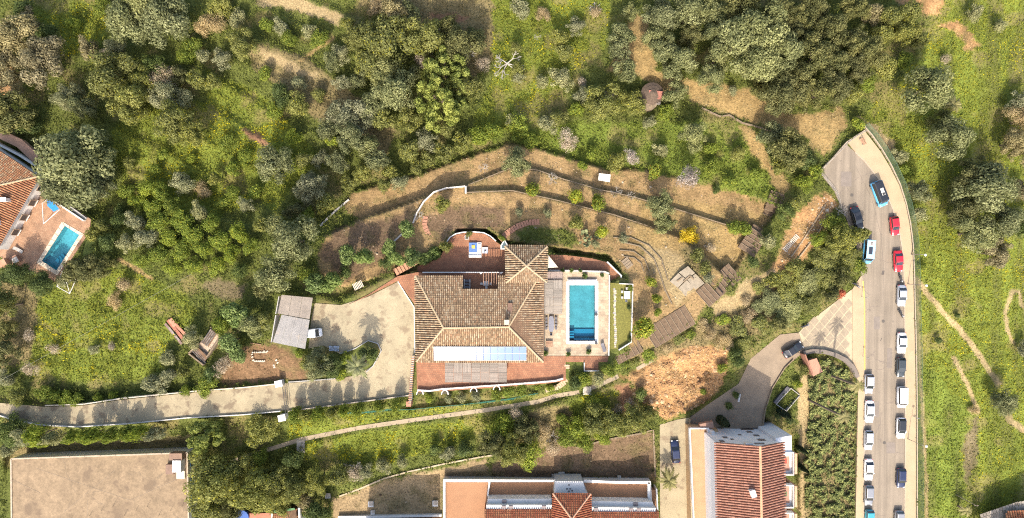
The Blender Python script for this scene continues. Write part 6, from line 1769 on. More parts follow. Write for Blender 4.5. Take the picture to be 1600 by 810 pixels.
KIND = {   # palette from old to young leaf, leaf size, lobes, lobe radius, flatness, leaf count, height per radius
    'olive': dict(pal=[(.078, .086, .040), (.122, .13, .062), (.188, .193, .10)], leaf=.062, nl=26, lr=(.2, .4), flat=.62, n=4200, h=1.5, word='olive tree', look='grey-green'),
    'carob': dict(pal=[(.055, .06, .025), (.088, .09, .036), (.135, .13, .055)], leaf=.06, nl=30, lr=(.2, .36), flat=.6, n=4600, h=1.45, word='carob tree', look='dark olive-green'),
    'brown': dict(pal=[(.105, .09, .05), (.16, .14, .08), (.23, .20, .12)], leaf=.055, nl=24, lr=(.2, .38), flat=.6, n=4200, h=1.2, word='scrubby tree', look='grey-brown'),
    'yellow': dict(pal=[(.078, .085, .025), (.118, .124, .04), (.17, .17, .06)], leaf=.058, nl=24, lr=(.2, .4), flat=.62, n=4200, h=1.4, word='broadleaf tree', look='yellow-green'),
    'pine': dict(pal=[(.09, .11, .028), (.135, .155, .045), (.185, .20, .06)], leaf=.05, nl=46, lr=(.14, .26), flat=.5, n=5600, h=1.5, word='pine tree', look='bright lime-green'),
    'bush': dict(pal=[(.065, .085, .016), (.11, .14, .024), (.18, .205, .035)], leaf=.095, nl=14, lr=(.26, .45), flat=.65, n=1300, h=1.25, word='bush', look='green'),
    'citrus': dict(pal=[(.08, .10, .018), (.14, .165, .025), (.22, .225, .03)], leaf=.09, nl=14, lr=(.3, .45), flat=.8, n=1300, h=1.7, word='citrus tree', look='glossy green'),
    'bright': dict(pal=[(.065, .092, .03), (.105, .14, .046), (.17, .205, .085)], leaf=.10, nl=16, lr=(.28, .42), flat=.7, n=1300, h=1.5, word='leafy shrub', look='bright green'),
    'greybush': dict(pal=[(.095, .10, .055), (.15, .152, .086), (.22, .215, .135)], leaf=.08, nl=16, lr=(.24, .42), flat=.6, n=1300, h=1.2, word='shrub', look='silvery grey'),
    'darkbush': dict(pal=[(.035, .05, .018), (.06, .08, .026), (.095, .115, .036)], leaf=.085, nl=14, lr=(.28, .45), flat=.7, n=1400, h=1.3, word='bush', look='dark green'),
    'drybush': dict(pal=[(.15, .115, .065), (.22, .17, .10), (.29, .235, .15)], leaf=.07, nl=14, lr=(.24, .42), flat=.5, n=1200, h=.9, word='shrub', look='dry tan'),
    'blossom': dict(pal=[(.17, .14, .125), (.26, .22, .205), (.37, .33, .32)], leaf=.05, nl=20, lr=(.2, .38), flat=.65, n=1500, h=1.5, word='almond tree', look='pale blossoming'),
    'mimosa': dict(pal=[(.22, .16, .01), (.31, .23, .015), (.27, .23, .03)], leaf=.08, nl=14, lr=(.28, .42), flat=.75, n=1100, h=1.5, word='bush', look='golden yellow flowering'),
    'redbush': dict(pal=[(.24, .07, .04), (.30, .10, .06), (.36, .14, .08)], leaf=.08, nl=10, lr=(.28, .42), flat=.5, n=700, h=1.0, word='shrub', look='rust-red'),
    'deadbush': dict(pal=[(.16, .13, .10), (.24, .20, .16), (.32, .27, .23)], leaf=.045, nl=16, lr=(.22, .4), flat=.5, n=900, h=1.0, word='shrub', look='grey leafless'),
}
NVAR = 3
CROWN = {}
def crown_for(kd, r, i):
    """shared crown mesh of a kind; bigger plants carry more and relatively smaller leaves"""
    c_ = 0 if r < 13 else 1 if r < 22 else 2
    key = (kd, c_, i % NVAR)
    if key not in CROWN:
        d_ = KIND[kd]; nf, leaf, nl = ((1700, .075, 16), (3800, .052, 26), (9500, .034, 44))[c_]
        sp = .7 if kd in ('deadbush', 'blossom', 'drybush') else 1.25 if kd in ('bright', 'citrus') else 1.0
        sh_ = (1.15, .92, .74)[c_]
        CROWN[key] = crown_mesh('crown', int(nf * (.5 if kd == 'deadbush' else .7 if kd == 'blossom' else 1)), leaf * sp, nl, (d_['lr'][0] * sh_, d_['lr'][1] * sh_), d_['flat'], d_['pal'], 300 + 17 * (i % NVAR) + 101 * list(KIND).index(kd) + 7 * c_,
                                spread=(.62, .82, 1.0)[c_], accent=((.34, .32, .03), .05) if kd in ('bush', 'yellow') else ((.5, .24, .02), .03) if kd == 'citrus' else None)
    return CROWN[key]
TRUNK = [trunk_mesh(500 + i) for i in range(4)]
BARE = [bare_mesh(600 + i) for i in range(3)]

TREES = [
 # upper left wood
 (28, 62, 38, 'brown'), (72, 98, 40, 'brown'), (18, 112, 32, 'brown'), (52, 38, 20, 'brown'), (210, 42, 36, 'olive'), (262, 34, 42, 'olive'), (235, 8, 34, 'olive'), (182, 76, 20, 'greybush'), (142, 80, 18, 'brown'), (165, 88, 14, 'deadbush'),
 (178, 122, 36, 'yellow'), (208, 162, 34, 'yellow'), (225, 130, 24, 'yellow'), (258, 122, 26, 'deadbush'), (262, 150, 26, 'greybush'), (240, 105, 20, 'darkbush'), (308, 128, 19, 'yellow'), (335, 132, 15, 'yellow'), (280, 118, 18, 'carob'), (104, 153, 26, 'greybush'), (132, 168, 22, 'olive'),
 (18, 172, 34, 'carob'), (44, 195, 18, 'darkbush'), (52, 126, 13, 'bush'), (26, 142, 12, 'deadbush'), (272, 192, 30, 'yellow'), (300, 210, 22, 'yellow'), (330, 40, 24, 'drybush'), (380, 72, 22, 'yellow'), (350, 92, 14, 'greybush'), (345, 12, 18, 'yellow'), (372, 30, 16, 'greybush'), (300, 72, 15, 'bush'), (318, 88, 12, 'greybush'), (290, 90, 14, 'bush'),
 (40, 15, 18, 'darkbush'), (80, 55, 18, 'darkbush'), (115, 40, 13, 'bush'), (160, 12, 14, 'bush'),
 # upper middle wood
 (602, 72, 44, 'yellow'), (560, 62, 26, 'yellow'), (668, 62, 32, 'yellow'), (615, 28, 28, 'brown'), (640, 20, 18, 'olive'), (575, 100, 24, 'yellow'), (694, 112, 31, 'pine'), (692, 158, 38, 'pine'), (715, 140, 24, 'pine'), (735, 140, 22, 'yellow'), (624, 148, 38, 'olive'), (600, 112, 28, 'olive'), (582, 172, 24, 'olive'), (553, 186, 30, 'greybush'), (600, 185, 20, 'yellow'),
 (722, 68, 32, 'carob'), (700, 45, 20, 'carob'), (748, 62, 15, 'olive'), (640, 186, 24, 'yellow'), (520, 100, 16, 'olive'), (534, 84, 15, 'greybush'), (440, 44, 15, 'greybush'), (418, 40, 12, 'bush'), (452, 62, 14, 'bush'), (542, 38, 14, 'yellow'), (500, 62, 15, 'bush'), (486, 50, 12, 'greybush'), (442, 150, 18, 'darkbush'), (470, 165, 18, 'yellow'), (430, 175, 14, 'bush'), (500, 150, 14, 'yellow'), (535, 130, 16, 'greybush'), (560, 128, 16, 'olive'), (470, 130, 12, 'greybush'), (415, 115, 12, 'bush'),
 (660, 95, 16, 'deadbush'), (650, 115, 12, 'olive'), (755, 100, 16, 'deadbush'), (590, 12, 16, 'drybush'),
 # meadow strip below the pine and to its right
 (812, 12, 18, 'greybush'), (806, 78, 14, 'yellow'), (808, 108, 12, 'yellow'), (902, 42, 15, 'greybush'), (873, 62, 17, 'yellow'), (880, 84, 16, 'yellow'), (848, 22, 14, 'drybush'), (985, 20, 14, 'olive'), (972, 58, 20, 'olive'), (965, 80, 18, 'olive'), (977, 114, 20, 'olive'), (878, 122, 17, 'greybush'), (845, 130, 12, 'greybush'), (812, 122, 10, 'greybush'), (912, 148, 16, 'greybush'), (910, 130, 10, 'deadbush'), (940, 162, 30, 'yellow'), (950, 155, 20, 'deadbush'), (985, 162, 22, 'yellow'), (930, 20, 10, 'drybush'),
 (1055, 148, 18, 'olive'), (1014, 192, 14, 'greybush'), (856, 196, 18, 'greybush'), (810, 198, 17, 'bush'), (872, 188, 14, 'yellow'), (800, 190, 12, 'greybush'), (1040, 178, 14, 'bush'), (900, 172, 12, 'bush'),
 # olive grove, upper right
 (1032, 30, 30, 'olive'), (1075, 24, 30, 'olive'), (1108, 22, 28, 'olive'), (1020, 60, 22, 'olive'), (1035, 82, 22, 'olive'), (1066, 96, 26, 'olive'), (1048, 112, 18, 'olive'), (1150, 70, 42, 'olive'), (1190, 62, 40, 'olive'), (1180, 102, 38, 'olive'), (1128, 52, 26, 'olive'), (1110, 122, 24, 'olive'), (1160, 15, 34, 'carob'), (1120, 92, 24, 'olive'), (1080, 60, 22, 'carob'), (1145, 142, 9, 'greybush'),
 (1215, 16, 26, 'carob'), (1240, 36, 25, 'carob'), (1270, 12, 25, 'carob'), (1222, 80, 32, 'olive'), (1266, 92, 30, 'carob'), (1300, 48, 28, 'carob'), (1326, 66, 26, 'carob'), (1350, 86, 28, 'carob'), (1300, 96, 26, 'carob'), (1340, 110, 22, 'carob'), (1250, 122, 28, 'carob'), (1220, 150, 30, 'carob'), (1270, 148, 30, 'carob'), (1302, 140, 26, 'carob'), (1240, 60, 22, 'carob'), (1390, 32, 28, 'yellow'), (1410, 52, 24, 'yellow'), (1372, 58, 20, 'yellow'), (1432, 66, 16, 'yellow'), (1380, 108, 20, 'yellow'), (1410, 96, 15, 'bush'), (1330, 18, 24, 'carob'), (1360, 24, 20, 'brown'), (1420, 20, 18, 'yellow'), (1240, 128, 12, 'redbush'), (1330, 150, 18, 'yellow'), (1190, 140, 18, 'carob'), (1350, 130, 16, 'bush'),
 (1440, 142, 40, 'olive'), (1478, 214, 34, 'olive'), (1465, 190, 18, 'carob'), (1590, 190, 26, 'drybush'), (1575, 225, 24, 'brown'), (1600, 240, 24, 'brown'), (1536, 300, 46, 'olive'), (1515, 275, 28, 'carob'), (1560, 345, 32, 'olive'), (1520, 365, 32, 'olive'), (1550, 395, 26, 'brown'), (1500, 330, 26, 'carob'), (1596, 350, 20, 'darkbush'), (1590, 300, 16, 'brown'), (1475, 92, 10, 'deadbush'), (1520, 22, 14, 'greybush'), (1590, 165, 18, 'greybush'), (1560, 40, 10, 'greybush'),
 # right bank beside the dead end
 (1230, 235, 30, 'carob'), (1206, 214, 20, 'olive'), (1258, 252, 17, 'darkbush'), (1214, 262, 18, 'yellow'), (1340, 195, 10, 'bush'), (1402, 245, 14, 'greybush'), (1424, 300, 18, 'olive'), (1412, 268, 12, 'bush'), (1430, 335, 12, 'greybush'), (1255, 285, 14, 'bush'), (1272, 268, 12, 'bush'), (1225, 330, 14, 'darkbush'), (1240, 320, 12, 'yellow'),
 (1315, 372, 24, 'yellow'), (1292, 400, 22, 'yellow', 2.4), (1338, 368, 18, 'yellow'), (1325, 405, 23, 'yellow', 2.6), (1300, 350, 14, 'bush'), (1280, 372, 14, 'bush'), (1230, 452, 27, 'yellow', 2.4), (1262, 440, 26, 'olive', 2.6), (1292, 432, 24, 'yellow', 2.6), (1228, 482, 24, 'olive', 2.4), (1262, 472, 22, 'yellow', 2.4), (1200, 472, 22, 'olive', 2.2), (1172, 492, 17, 'drybush', 1.6), (1312, 438, 16, 'carob'), (1311, 458, 10, 'redbush'), (1298, 460, 14, 'carob'), (1205, 440, 16, 'yellow'), (1240, 418, 18, 'yellow'), (1150, 512, 20, 'yellow', 1.8), (1130, 532, 15, 'drybush', 1.4), (1190, 505, 17, 'yellow', 2.0), (1110, 520, 14, 'drybush'), (1215, 505, 14, 'carob'), (1340, 415, 12, 'bush'), (1162, 535, 14, 'yellow', 1.8), (1150, 560, 14, 'darkbush'), (1165, 470, 11, 'drybush', 1.2), (1185, 450, 11, 'yellow', 1.2), (1130, 500, 11, 'bush', 1.2),
 (1465, 532, 6, 'darkbush'), (1495, 493, 5, 'darkbush'), (1597, 545, 15, 'greybush'), (1563, 626, 22, 'olive'), (1440, 415, 6, 'bush'), (1520, 640, 10, 'drybush'),
 # left middle: big tree and orchard
 (118, 258, 58, 'olive'), (95, 295, 34, 'olive'), (140, 230, 36, 'olive'), (160, 290, 26, 'olive'), (200, 300, 12, 'bush'), (216, 315, 15, 'bush'), (236, 294, 16, 'bush'), (256, 306, 15, 'bush'), (272, 326, 16, 'bush'), (242, 326, 15, 'bush'), (214, 346, 17, 'greybush'), (250, 348, 15, 'bush'), (286, 346, 17, 'bush'), (312, 330, 15, 'greybush'), (332, 350, 16, 'bush'), (302, 368, 16, 'bush'), (266, 372, 15, 'bush'), (230, 372, 17, 'greybush'), (200, 378, 15, 'greybush'), (346, 376, 16, 'bush'), (376, 366, 15, 'bush'), (320, 388, 15, 'bush'), (286, 394, 15, 'bush'), (250, 398, 15, 'bush'), (362, 398, 15, 'bush'), (392, 386, 13, 'bush'), (340, 415, 14, 'bush'), (305, 415, 13, 'bush'), (272, 418, 13, 'bush'), (375, 422, 14, 'darkbush'), (225, 408, 13, 'bush'),
 (256, 242, 9, 'bush'), (300, 248, 9, 'bush'), (286, 286, 20, 'greybush'), (318, 296, 16, 'drybush'), (338, 282, 14, 'yellow'), (366, 302, 13, 'bush'), (385, 322, 13, 'greybush'), (352, 318, 12, 'bush'), (162, 352, 14, 'yellow'), (168, 378, 17, 'darkbush'), (148, 366, 12, 'yellow'), (190, 345, 13, 'darkbush'), (186, 330, 10, 'darkbush'), (205, 255, 10, 'yellow'), (245, 265, 10, 'bush'), (365, 265, 12, 'bush'), (355, 225, 14, 'bush'), (385, 245, 13, 'bush'),
 # wood left of the terraces
 (430, 260, 29, 'olive'), (475, 250, 16, 'yellow'), (500, 250, 17, 'greybush'), (530, 256, 18, 'olive'), (486, 302, 28, 'greybush'), (511, 320, 20, 'yellow'), (550, 216, 26, 'olive'), (575, 228, 18, 'olive'), (566, 270, 18, 'yellow'), (592, 252, 20, 'olive'), (612, 268, 18, 'yellow'), (640, 236, 20, 'yellow'), (664, 222, 18, 'greybush'), (694, 242, 21, 'yellow'), (722, 226, 20, 'yellow'), (746, 214, 18, 'bush'), (624, 286, 14, 'greybush'), (600, 290, 13, 'yellow'), (650, 262, 14, 'yellow'), (670, 250, 12, 'yellow'), (460, 376, 36, 'olive'), (436, 356, 20, 'olive'), (480, 338, 14, 'bush'), (406, 352, 14, 'yellow'), (545, 290, 14, 'yellow'), (460, 330, 16, 'carob'), (400, 300, 12, 'bush'), (770, 205, 15, 'bush'), (700, 205, 16, 'yellow'), (520, 220, 12, 'bush'), (515, 205, 18, 'olive'), (460, 215, 14, 'bush'),
 (436, 432, 30, 'olive'), (415, 452, 18, 'carob'), (498, 442, 19, 'bright'), (522, 440, 18, 'bright'), (548, 398, 18, 'bright'), (572, 402, 18, 'bright'), (480, 428, 12, 'bush'), (638, 358, 14, 'bright'), (606, 388, 13, 'bright'), (622, 402, 15, 'bright'), (644, 404, 16, 'bright'), (662, 402, 13, 'bright'), (679, 396, 15, 'bright'), (697, 387, 11, 'yellow'), (605, 410, 12, 'darkbush'), (540, 425, 12, 'darkbush'),
 # terraces behind the villa
 (690, 322, 15, 'yellow'), (807, 258, 24, 'olive'), (885, 220, 18, 'blossom'), (985, 246, 14, 'blossom'), (1031, 235, 14, 'greybush'), (1080, 214, 24, 'olive'), (1072, 281, 21, 'blossom'), (1021, 268, 12, 'citrus'), (960, 254, 17, 'yellow'), (832, 298, 12, 'citrus'), (898, 307, 11, 'citrus'), (933, 318, 12, 'citrus'), (900, 350, 15, 'yellow'), (941, 362, 10, 'citrus'), (1030, 324, 23, 'olive'), (1038, 350, 17, 'olive'), (1076, 370, 14, 'mimosa'), (1146, 356, 10, 'bush'), (1162, 358, 11, 'bush'), (972, 372, 10, 'greybush'), (1110, 232, 11, 'bush'), (1150, 240, 13, 'yellow'), (1180, 272, 12, 'bush'), (1112, 262, 14, 'bush'), (1140, 285, 10, 'bush'), (1118, 296, 8, 'darkbush'), (830, 222, 14, 'bush'), (925, 240, 12, 'bush'), (910, 260, 8, 'bush'), (1110, 388, 9, 'deadbush'), (1088, 400, 12, 'yellow'), (1100, 418, 11, 'yellow'), (855, 335, 8, 'greybush'), (812, 332, 7, 'greybush'), (784, 372, 6, 'bush'), (733, 366, 5, 'yellow'), (930, 380, 8, 'greybush'), (1106, 432, 9, 'greybush'),
 (1016, 440, 8, 'citrus'), (1025, 467, 8, 'citrus'), (1003, 514, 18, 'citrus'), (1027, 488, 7, 'bush'), (985, 450, 5, 'bush'), (983, 480, 4, 'darkbush'), (984, 530, 4, 'darkbush'),
 # around carport and palm bed
 (372, 496, 20, 'bright'), (396, 508, 22, 'olive'), (366, 532, 19, 'bright'), (376, 550, 15, 'bright'), (345, 508, 14, 'bush'), (414, 498, 16, 'yellow'), (500, 570, 20, 'olive', 7), (480, 566, 14, 'yellow'), (520, 572, 19, 'darkbush'), (540, 560, 10, 'bush'), (492, 586, 12, 'greybush'), (572, 552, 12, 'darkbush'), (582, 556, 12, 'darkbush'), (470, 552, 8, 'bush'), (497, 550, 10, 'greybush'), (535, 585, 9, 'bush'), (352, 572, 16, 'deadbush'), (330, 585, 14, 'bright'), (325, 600, 17, 'bush'), (300, 528, 18, 'greybush'), (262, 560, 12, 'greybush'), (245, 600, 18, 'greybush'), (262, 588, 14, 'greybush'), (287, 582, 10, 'yellow'), (290, 610, 9, 'bush'),
 # left field edges and lane hedges
 (15, 476, 26, 'yellow'), (30, 430, 24, 'darkbush'), (68, 442, 22, 'darkbush'), (12, 512, 16, 'carob'), (46, 522, 12, 'deadbush'), (84, 545, 12, 'deadbush'), (50, 575, 13, 'deadbush'), (12, 550, 20, 'carob'), (118, 425, 20, 'carob'), (142, 420, 22, 'carob'), (165, 416, 16, 'carob'), (100, 440, 10, 'greybush'), (10, 590, 14, 'greybush'), (85, 620, 12, 'bush'), (104, 622, 12, 'bush'), (122, 624, 11, 'bush'), (70, 612, 12, 'bush'), (30, 620, 15, 'yellow'), (155, 622, 8, 'bush'), (180, 618, 8, 'bush'), (175, 540, 9, 'deadbush'), (180, 470, 14, 'drybush'), (195, 445, 12, 'drybush'), (150, 545, 8, 'greybush'),
 (15, 676, 24, 'darkbush', 6), (48, 680, 20, 'greybush', 8), (22, 700, 14, 'greybush'), (72, 676, 16, 'bush', 8), (95, 680, 12, 'greybush', 7), (145, 678, 11, 'bush', 8), (165, 674, 11, 'bush', 8.4), (186, 676, 10, 'bush', 8), (208, 674, 12, 'bush', 8), (226, 672, 10, 'bush', 8.6), (246, 676, 13, 'greybush', 7.5), (118, 680, 9, 'bush', 6.6),
 (322, 678, 34, 'pine', 8.5), (410, 672, 31, 'yellow', 6.5), (318, 706, 18, 'yellow'), (345, 752, 44, 'yellow'), (398, 764, 36, 'yellow'), (330, 790, 30, 'yellow'), (378, 730, 22, 'yellow'), (360, 795, 26, 'carob'), (432, 752, 26, 'yellow'), (470, 760, 24, 'yellow'), (500, 748, 22, 'yellow'), (530, 744, 18, 'yellow'), (440, 780, 22, 'yellow'), (480, 782, 16, 'brown'), (552, 738, 18, 'deadbush'), (572, 738, 14, 'greybush'), (600, 728, 13, 'greybush'), (628, 720, 12, 'greybush'), (495, 795, 20, 'darkbush'), (510, 800, 16, 'darkbush'), (478, 798, 10, 'bush'), (460, 715, 16, 'darkbush'), (405, 715, 14, 'bush'),
 # grass slope below the villa
 (464, 648, 12, 'bush', 6.6), (484, 646, 10, 'yellow', 7), (500, 644, 11, 'bush', 6.8), (520, 642, 10, 'yellow', 6), (540, 640, 10, 'bush', 6.6), (562, 638, 11, 'bush', 7), (595, 634, 9, 'bush', 4), (622, 630, 10, 'bush', 6), (700, 622, 8, 'greybush'), (720, 620, 9, 'greybush'), (745, 618, 10, 'greybush'), (775, 616, 10, 'bush'), (795, 612, 11, 'bush'), (815, 610, 10, 'bush'), (670, 622, 7, 'bush'), (840, 604, 6, 'bush'), (860, 606, 7, 'bush'),
 (680, 702, 11, 'darkbush'), (700, 708, 13, 'greybush'), (726, 702, 12, 'darkbush'), (768, 690, 26, 'carob'), (800, 698, 26, 'yellow'), (785, 668, 18, 'bush'), (826, 706, 20, 'bush'), (818, 672, 20, 'carob'), (806, 645, 14, 'deadbush'), (850, 672, 18, 'drybush'), (862, 700, 14, 'deadbush'), (884, 682, 18, 'bush'), (905, 668, 20, 'bush'), (930, 656, 24, 'yellow'), (960, 660, 24, 'yellow'), (990, 655, 22, 'yellow'), (1012, 645, 16, 'yellow'), (940, 680, 16, 'bush'), (915, 692, 14, 'bush'), (878, 655, 10, 'bush'), (1000, 615, 12, 'darkbush'), (985, 630, 12, 'deadbush'), (965, 640, 12, 'deadbush'), (895, 600, 12, 'darkbush'), (910, 592, 12, 'bush'), (935, 590, 12, 'greybush'), (950, 578, 11, 'bush'), (925, 625, 10, 'bush'), (968, 568, 12, 'bush', 1.2), (994, 566, 9, 'yellow', 1.0), (1012, 556, 12, 'bush', 1.1), (1042, 545, 9, 'drybush', .8), (1060, 530, 12, 'yellow', 1.1), (1078, 524, 8, 'bush', .9), (1098, 506, 11, 'drybush', .9), (1140, 455, 9, 'yellow', 1.0), (1175, 410, 10, 'darkbush'), (1198, 380, 12, 'greybush'),
 (1128, 660, 9, 'darkbush'), (1138, 632, 8, 'darkbush'), (1148, 618, 7, 'darkbush'), (1232, 655, 7, 'darkbush'), (1215, 650, 7, 'darkbush'), (1246, 600, 8, 'bush'), (1256, 578, 8, 'yellow'), (1098, 612, 6, 'bush'), (1128, 575, 9, 'bush'),
]
# standing among the woods so that no bare strip shows between the crowns
ZONE_NAMES = [
    ('in the upper left corner', lambda x, y: x < 210 and y < 205), ('in the upper left wood', lambda x, y: x < 400 and y < 225), ('in the banks left of the bright pine', lambda x, y: x < 560 and y < 200), ('in the wood round the bright pine', lambda x, y: x < 775 and y < 200),
    ('in the meadow left of the stone hut', lambda x, y: x < 1000 and y < 210), ('round the stone hut', lambda x, y: x < 1090 and y < 200), ('in the grove at the top right', lambda x, y: x < 1200 and y < 200), ('in the dark grove above the dead end', lambda x, y: x < 1440 and y < 190), ('in the field at the right edge', lambda x, y: x > 1436),
    ('on the slope left of the dead end', lambda x, y: 1196 < x <= 1436 and y < 345), ('in the thicket left of the street', lambda x, y: 1240 < x <= 1436 and y < 500), ('on the bank above the lower road', lambda x, y: 1095 < x <= 1436 and 400 < y < 580), ('beside the lower road', lambda x, y: x > 1095 and y >= 575),
    ('by the big tree near the tilted pool', lambda x, y: x < 190 and y < 400), ('in the overgrown orchard', lambda x, y: x < 398 and 280 < y < 428), ('on the lush slope above the orchard', lambda x, y: x < 398 and y < 300), ('in the wood left of the soil terraces', lambda x, y: x < 800 and y < 300 and x > 398), ('left of the shaded patio', lambda x, y: 398 <= x < 715 and y < 470),
    ('in the green meadow above the soil terraces', lambda x, y: y < 290 and x < 1200), ('on the terraces behind the villa', lambda x, y: 680 < x < 1215 and y < 425), ('in the dry garden right of the pool', lambda x, y: 970 < x < 1060 and y < 525), ('beside the carport and palm bed', lambda x, y: 340 < x < 620 and y < 595), ('round the ruined shed', lambda x, y: 200 < x <= 345 and y < 618),
    ('along the left side of the weedy field', lambda x, y: x < 200 and y < 605), ('in the hedge above the lane', lambda x, y: x < 345 and y < 640), ('below the lane', lambda x, y: x < 262 and y >= 640), ('in the clump right of the flat roof', lambda x, y: x < 455 and y >= 640), ('below the villa driveway', lambda x, y: x < 650 and y < 665), ('in the scrub above the dry gardens', lambda x, y: x < 660 and y >= 665),
    ('in front of the villa terrace', lambda x, y: x < 880 and y < 630), ('on the slope below the footpath', lambda x, y: x < 1030 and y > 640), ('beside the slipped bank', lambda x, y: True)]
ORD = ['first', 'second', 'third', 'fourth', 'fifth', 'sixth', 'seventh', 'eighth', 'ninth', 'tenth', 'eleventh', 'twelfth', 'thirteenth', 'fourteenth', 'fifteenth', 'sixteenth', 'seventeenth', 'eighteenth', 'nineteenth', 'twentieth'] + ['twenty-' + w for w in ('first', 'second', 'third', 'fourth', 'fifth', 'sixth', 'seventh', 'eighth', 'ninth')]
def zone(x, y): return next(z for z, f in ZONE_NAMES if f(x, y))
def size_word(r): return 'small' if r < 11 else 'large' if r >= 26 else 'mid-sized'
fam = {}
for i, (x, y, r, kd, *_h) in enumerate(TREES):
    fam.setdefault((size_word(r), kd, zone(x, y)), []).append(i)
LABEL = {}
for (sz, kd, zn), ids in fam.items():
    ids.sort(key=lambda i: TREES[i][0])
    base_ = f"{sz} {KIND[kd]['look']} {KIND[kd]['word']} {zn}"
    for j, i in enumerate(ids):
        LABEL[i] = base_ if len(ids) == 1 else base_ + (', leftmost' if j == 0 else ', rightmost' if j == len(ids) - 1 else f', {ORD[j]} from left')
def plant_name(kd): return {'olive': 'olive_tree', 'carob': 'carob_tree', 'brown': 'scrub_tree', 'yellow': 'broadleaf_tree', 'pine': 'pine_tree', 'citrus': 'citrus_tree', 'blossom': 'almond_tree'}.get(kd, 'shrub')
rt = random.Random(77)
for i, (x, y, r, kd, *hh_) in enumerate(TREES):
    d_ = KIND[kd]
    rm = r * S_PX * (1.3 if r < 13 else 1.24)
    g0 = float(gz(x, y))
    ht = rm * d_['h'] * 1.2 * rt.uniform(.9, 1.1) * (.8 if r > 40 else 1)
    if hh_: ht = hh_[0]
    zc = g0 + ht * .55
    b = P(x, y, zc); b.z = float(gz(800 + b.x / (S_PX * (CAM_H - g0) / CAM_H), 405 - b.y / (S_PX * (CAM_H - g0) / CAM_H)))
    cat = 'tree' if plant_name(kd) != 'shrub' else 'shrub'
    t = thing(plant_name(kd), LABEL[i], cat, b, rt.uniform(0, 6.28), 'plants ' + zone(x, y))
    tk = bpy.data.objects.new('trunk', TRUNK[i % 4]); COL.objects.link(tk); tk.parent = t
    tk.scale = (rm * .55, rm * .55, ht * .85)
    cr_ = bpy.data.objects.new('crown', crown_for(kd, r, rt.randrange(99))); COL.objects.link(cr_); cr_.parent = t
    cr_.location = (0, 0, ht * .55); cr_.scale = (rm * rt.uniform(.86, 1.16), rm * rt.uniform(.86, 1.16), ht * .62 / d_['flat'] * .85)
# leafless trees
M_TW = None
for lb, x, y, r, ht, v, nm in (('bleached dead tree leaning right of the bright pine', 789, 92, 38, 4.2, 0, 'dead_tree'), ('bare white almond tree on the top soil terrace, left end', 756, 263, 12, 2.2, 1, 'bare_tree'), ('bare white almond tree on the soil terraces left of the lean-to', 862, 280, 14, 2.4, 2, 'bare_tree'),
                        ('bare white almond tree just below the white lean-to', 963, 300, 14, 2.4, 0, 'bare_tree'), ('small bare tree right of the one below the lean-to', 986, 306, 10, 2.0, 1, 'bare_tree'), ('grey leafless tree in the wood above the bright pine', 664, 74, 24, 4.5, 2, 'dead_tree'), ('grey twiggy tree in the shade right of the bright pine', 728, 82, 22, 4.0, 1, 'dead_tree'),
                        ('bleached twiggy tree above the dry gardens', 558, 735, 20, 2.8, 2, 'dead_tree'), ('white branched dead tree on the slope above the stair tower', 862, 682, 15, 3.0, 0, 'dead_tree'), ('bare bush by the curved white garden wall', 655, 338, 12, 1.6, 1, 'bare_bush'), ('thin bare tree in the dry garden near the golden bush', 1106, 385, 10, 1.8, 2, 'bare_tree'), ('bare bush by the steps of the dead end bank', 1314, 330, 14, 1.8, 0, 'bare_bush'),
                        ('pile of pale brushwood in the meadow at the top', 930, 14, 16, .7, 1, 'brushwood_pile'), ('small heap of pale twigs in the meadow', 840, 58, 9, .4, 2, 'brushwood_pile'), ('grey dead tree among the scrub in the upper left wood', 255, 118, 24, 3.5, 1, 'dead_tree')):
    g0 = float(gz(x, y)); b = P(x, y, g0 + ht * .6); b.z = float(gz(x, y))
    t = thing(nm, lb, 'tree' if 'tree' in nm else 'brushwood', b, rt.uniform(0, 6), 'leafless plants')
    bo = bpy.data.objects.new('branches', BARE[v]); COL.objects.link(bo); bo.parent = t
    bo.scale = (r * S_PX * .95, r * S_PX * .95, ht * .9)
    if 'leaning' in lb: bo.rotation_euler = (0, R(35), 0)

# ------------------------------------------------------------------ palms, agaves, prickly pears, cypresses
def frond_mesh(seed, n=20, droop=1.0, pal=((.13, .15, .07), (.25, .26, .14)), wide=.075):
    rng = np.random.default_rng(seed)
    V, C = [], []
    for k in range(n):
        a = 2 * math.pi * k / n + rng.uniform(-.15, .15); e0 = rng.uniform(.05, 1.1)
        L = rng.uniform(.8, 1.05); pts = []
        for s in np.linspace(0, 1, 8):
            rr_ = L * (s * math.cos(e0) + .12 * s); z = L * (s * math.sin(e0)) - droop * .6 * s * s
            pts.append(np.array((rr_ * math.cos(a), rr_ * math.sin(a), z)))
        side = np.array((-math.sin(a), math.cos(a), 0))
        c = np.array(pal[0]) + (np.array(pal[1]) - np.array(pal[0])) * rng.random()
        for i in range(7):
            w0 = wide * 3.2 * math.sin(math.pi * (.12 + .85 * i / 7)); d = pts[i + 1] - pts[i]
            w1 = wide * 1.5 * math.sin(math.pi * (.12 + .85 * (i + 1) / 7)); w0 *= .47
            for sg in (-1, 1):      # folded blade either side of the rib, ragged leaflet tips beyond it
                dn = np.array((0, 0, -.035))
                V.append([pts[i], pts[i + 1], pts[i + 1] + side * sg * w1 + dn, pts[i] + side * sg * w0 + dn]); C.append(c * rng.uniform(.8, 1.2))
                p0 = pts[i] + side * sg * w0 + dn
                V.append([p0, p0 + d * .45, p0 + side * sg * w0 * 1.1 + d * 1.1 + dn, p0 + side * sg * w0 * .9 + d * .9 + dn]); C.append(c * rng.uniform(.7, 1.2))
    return quadmesh('crown', np.array(V), np.array(C), M_LEAF)
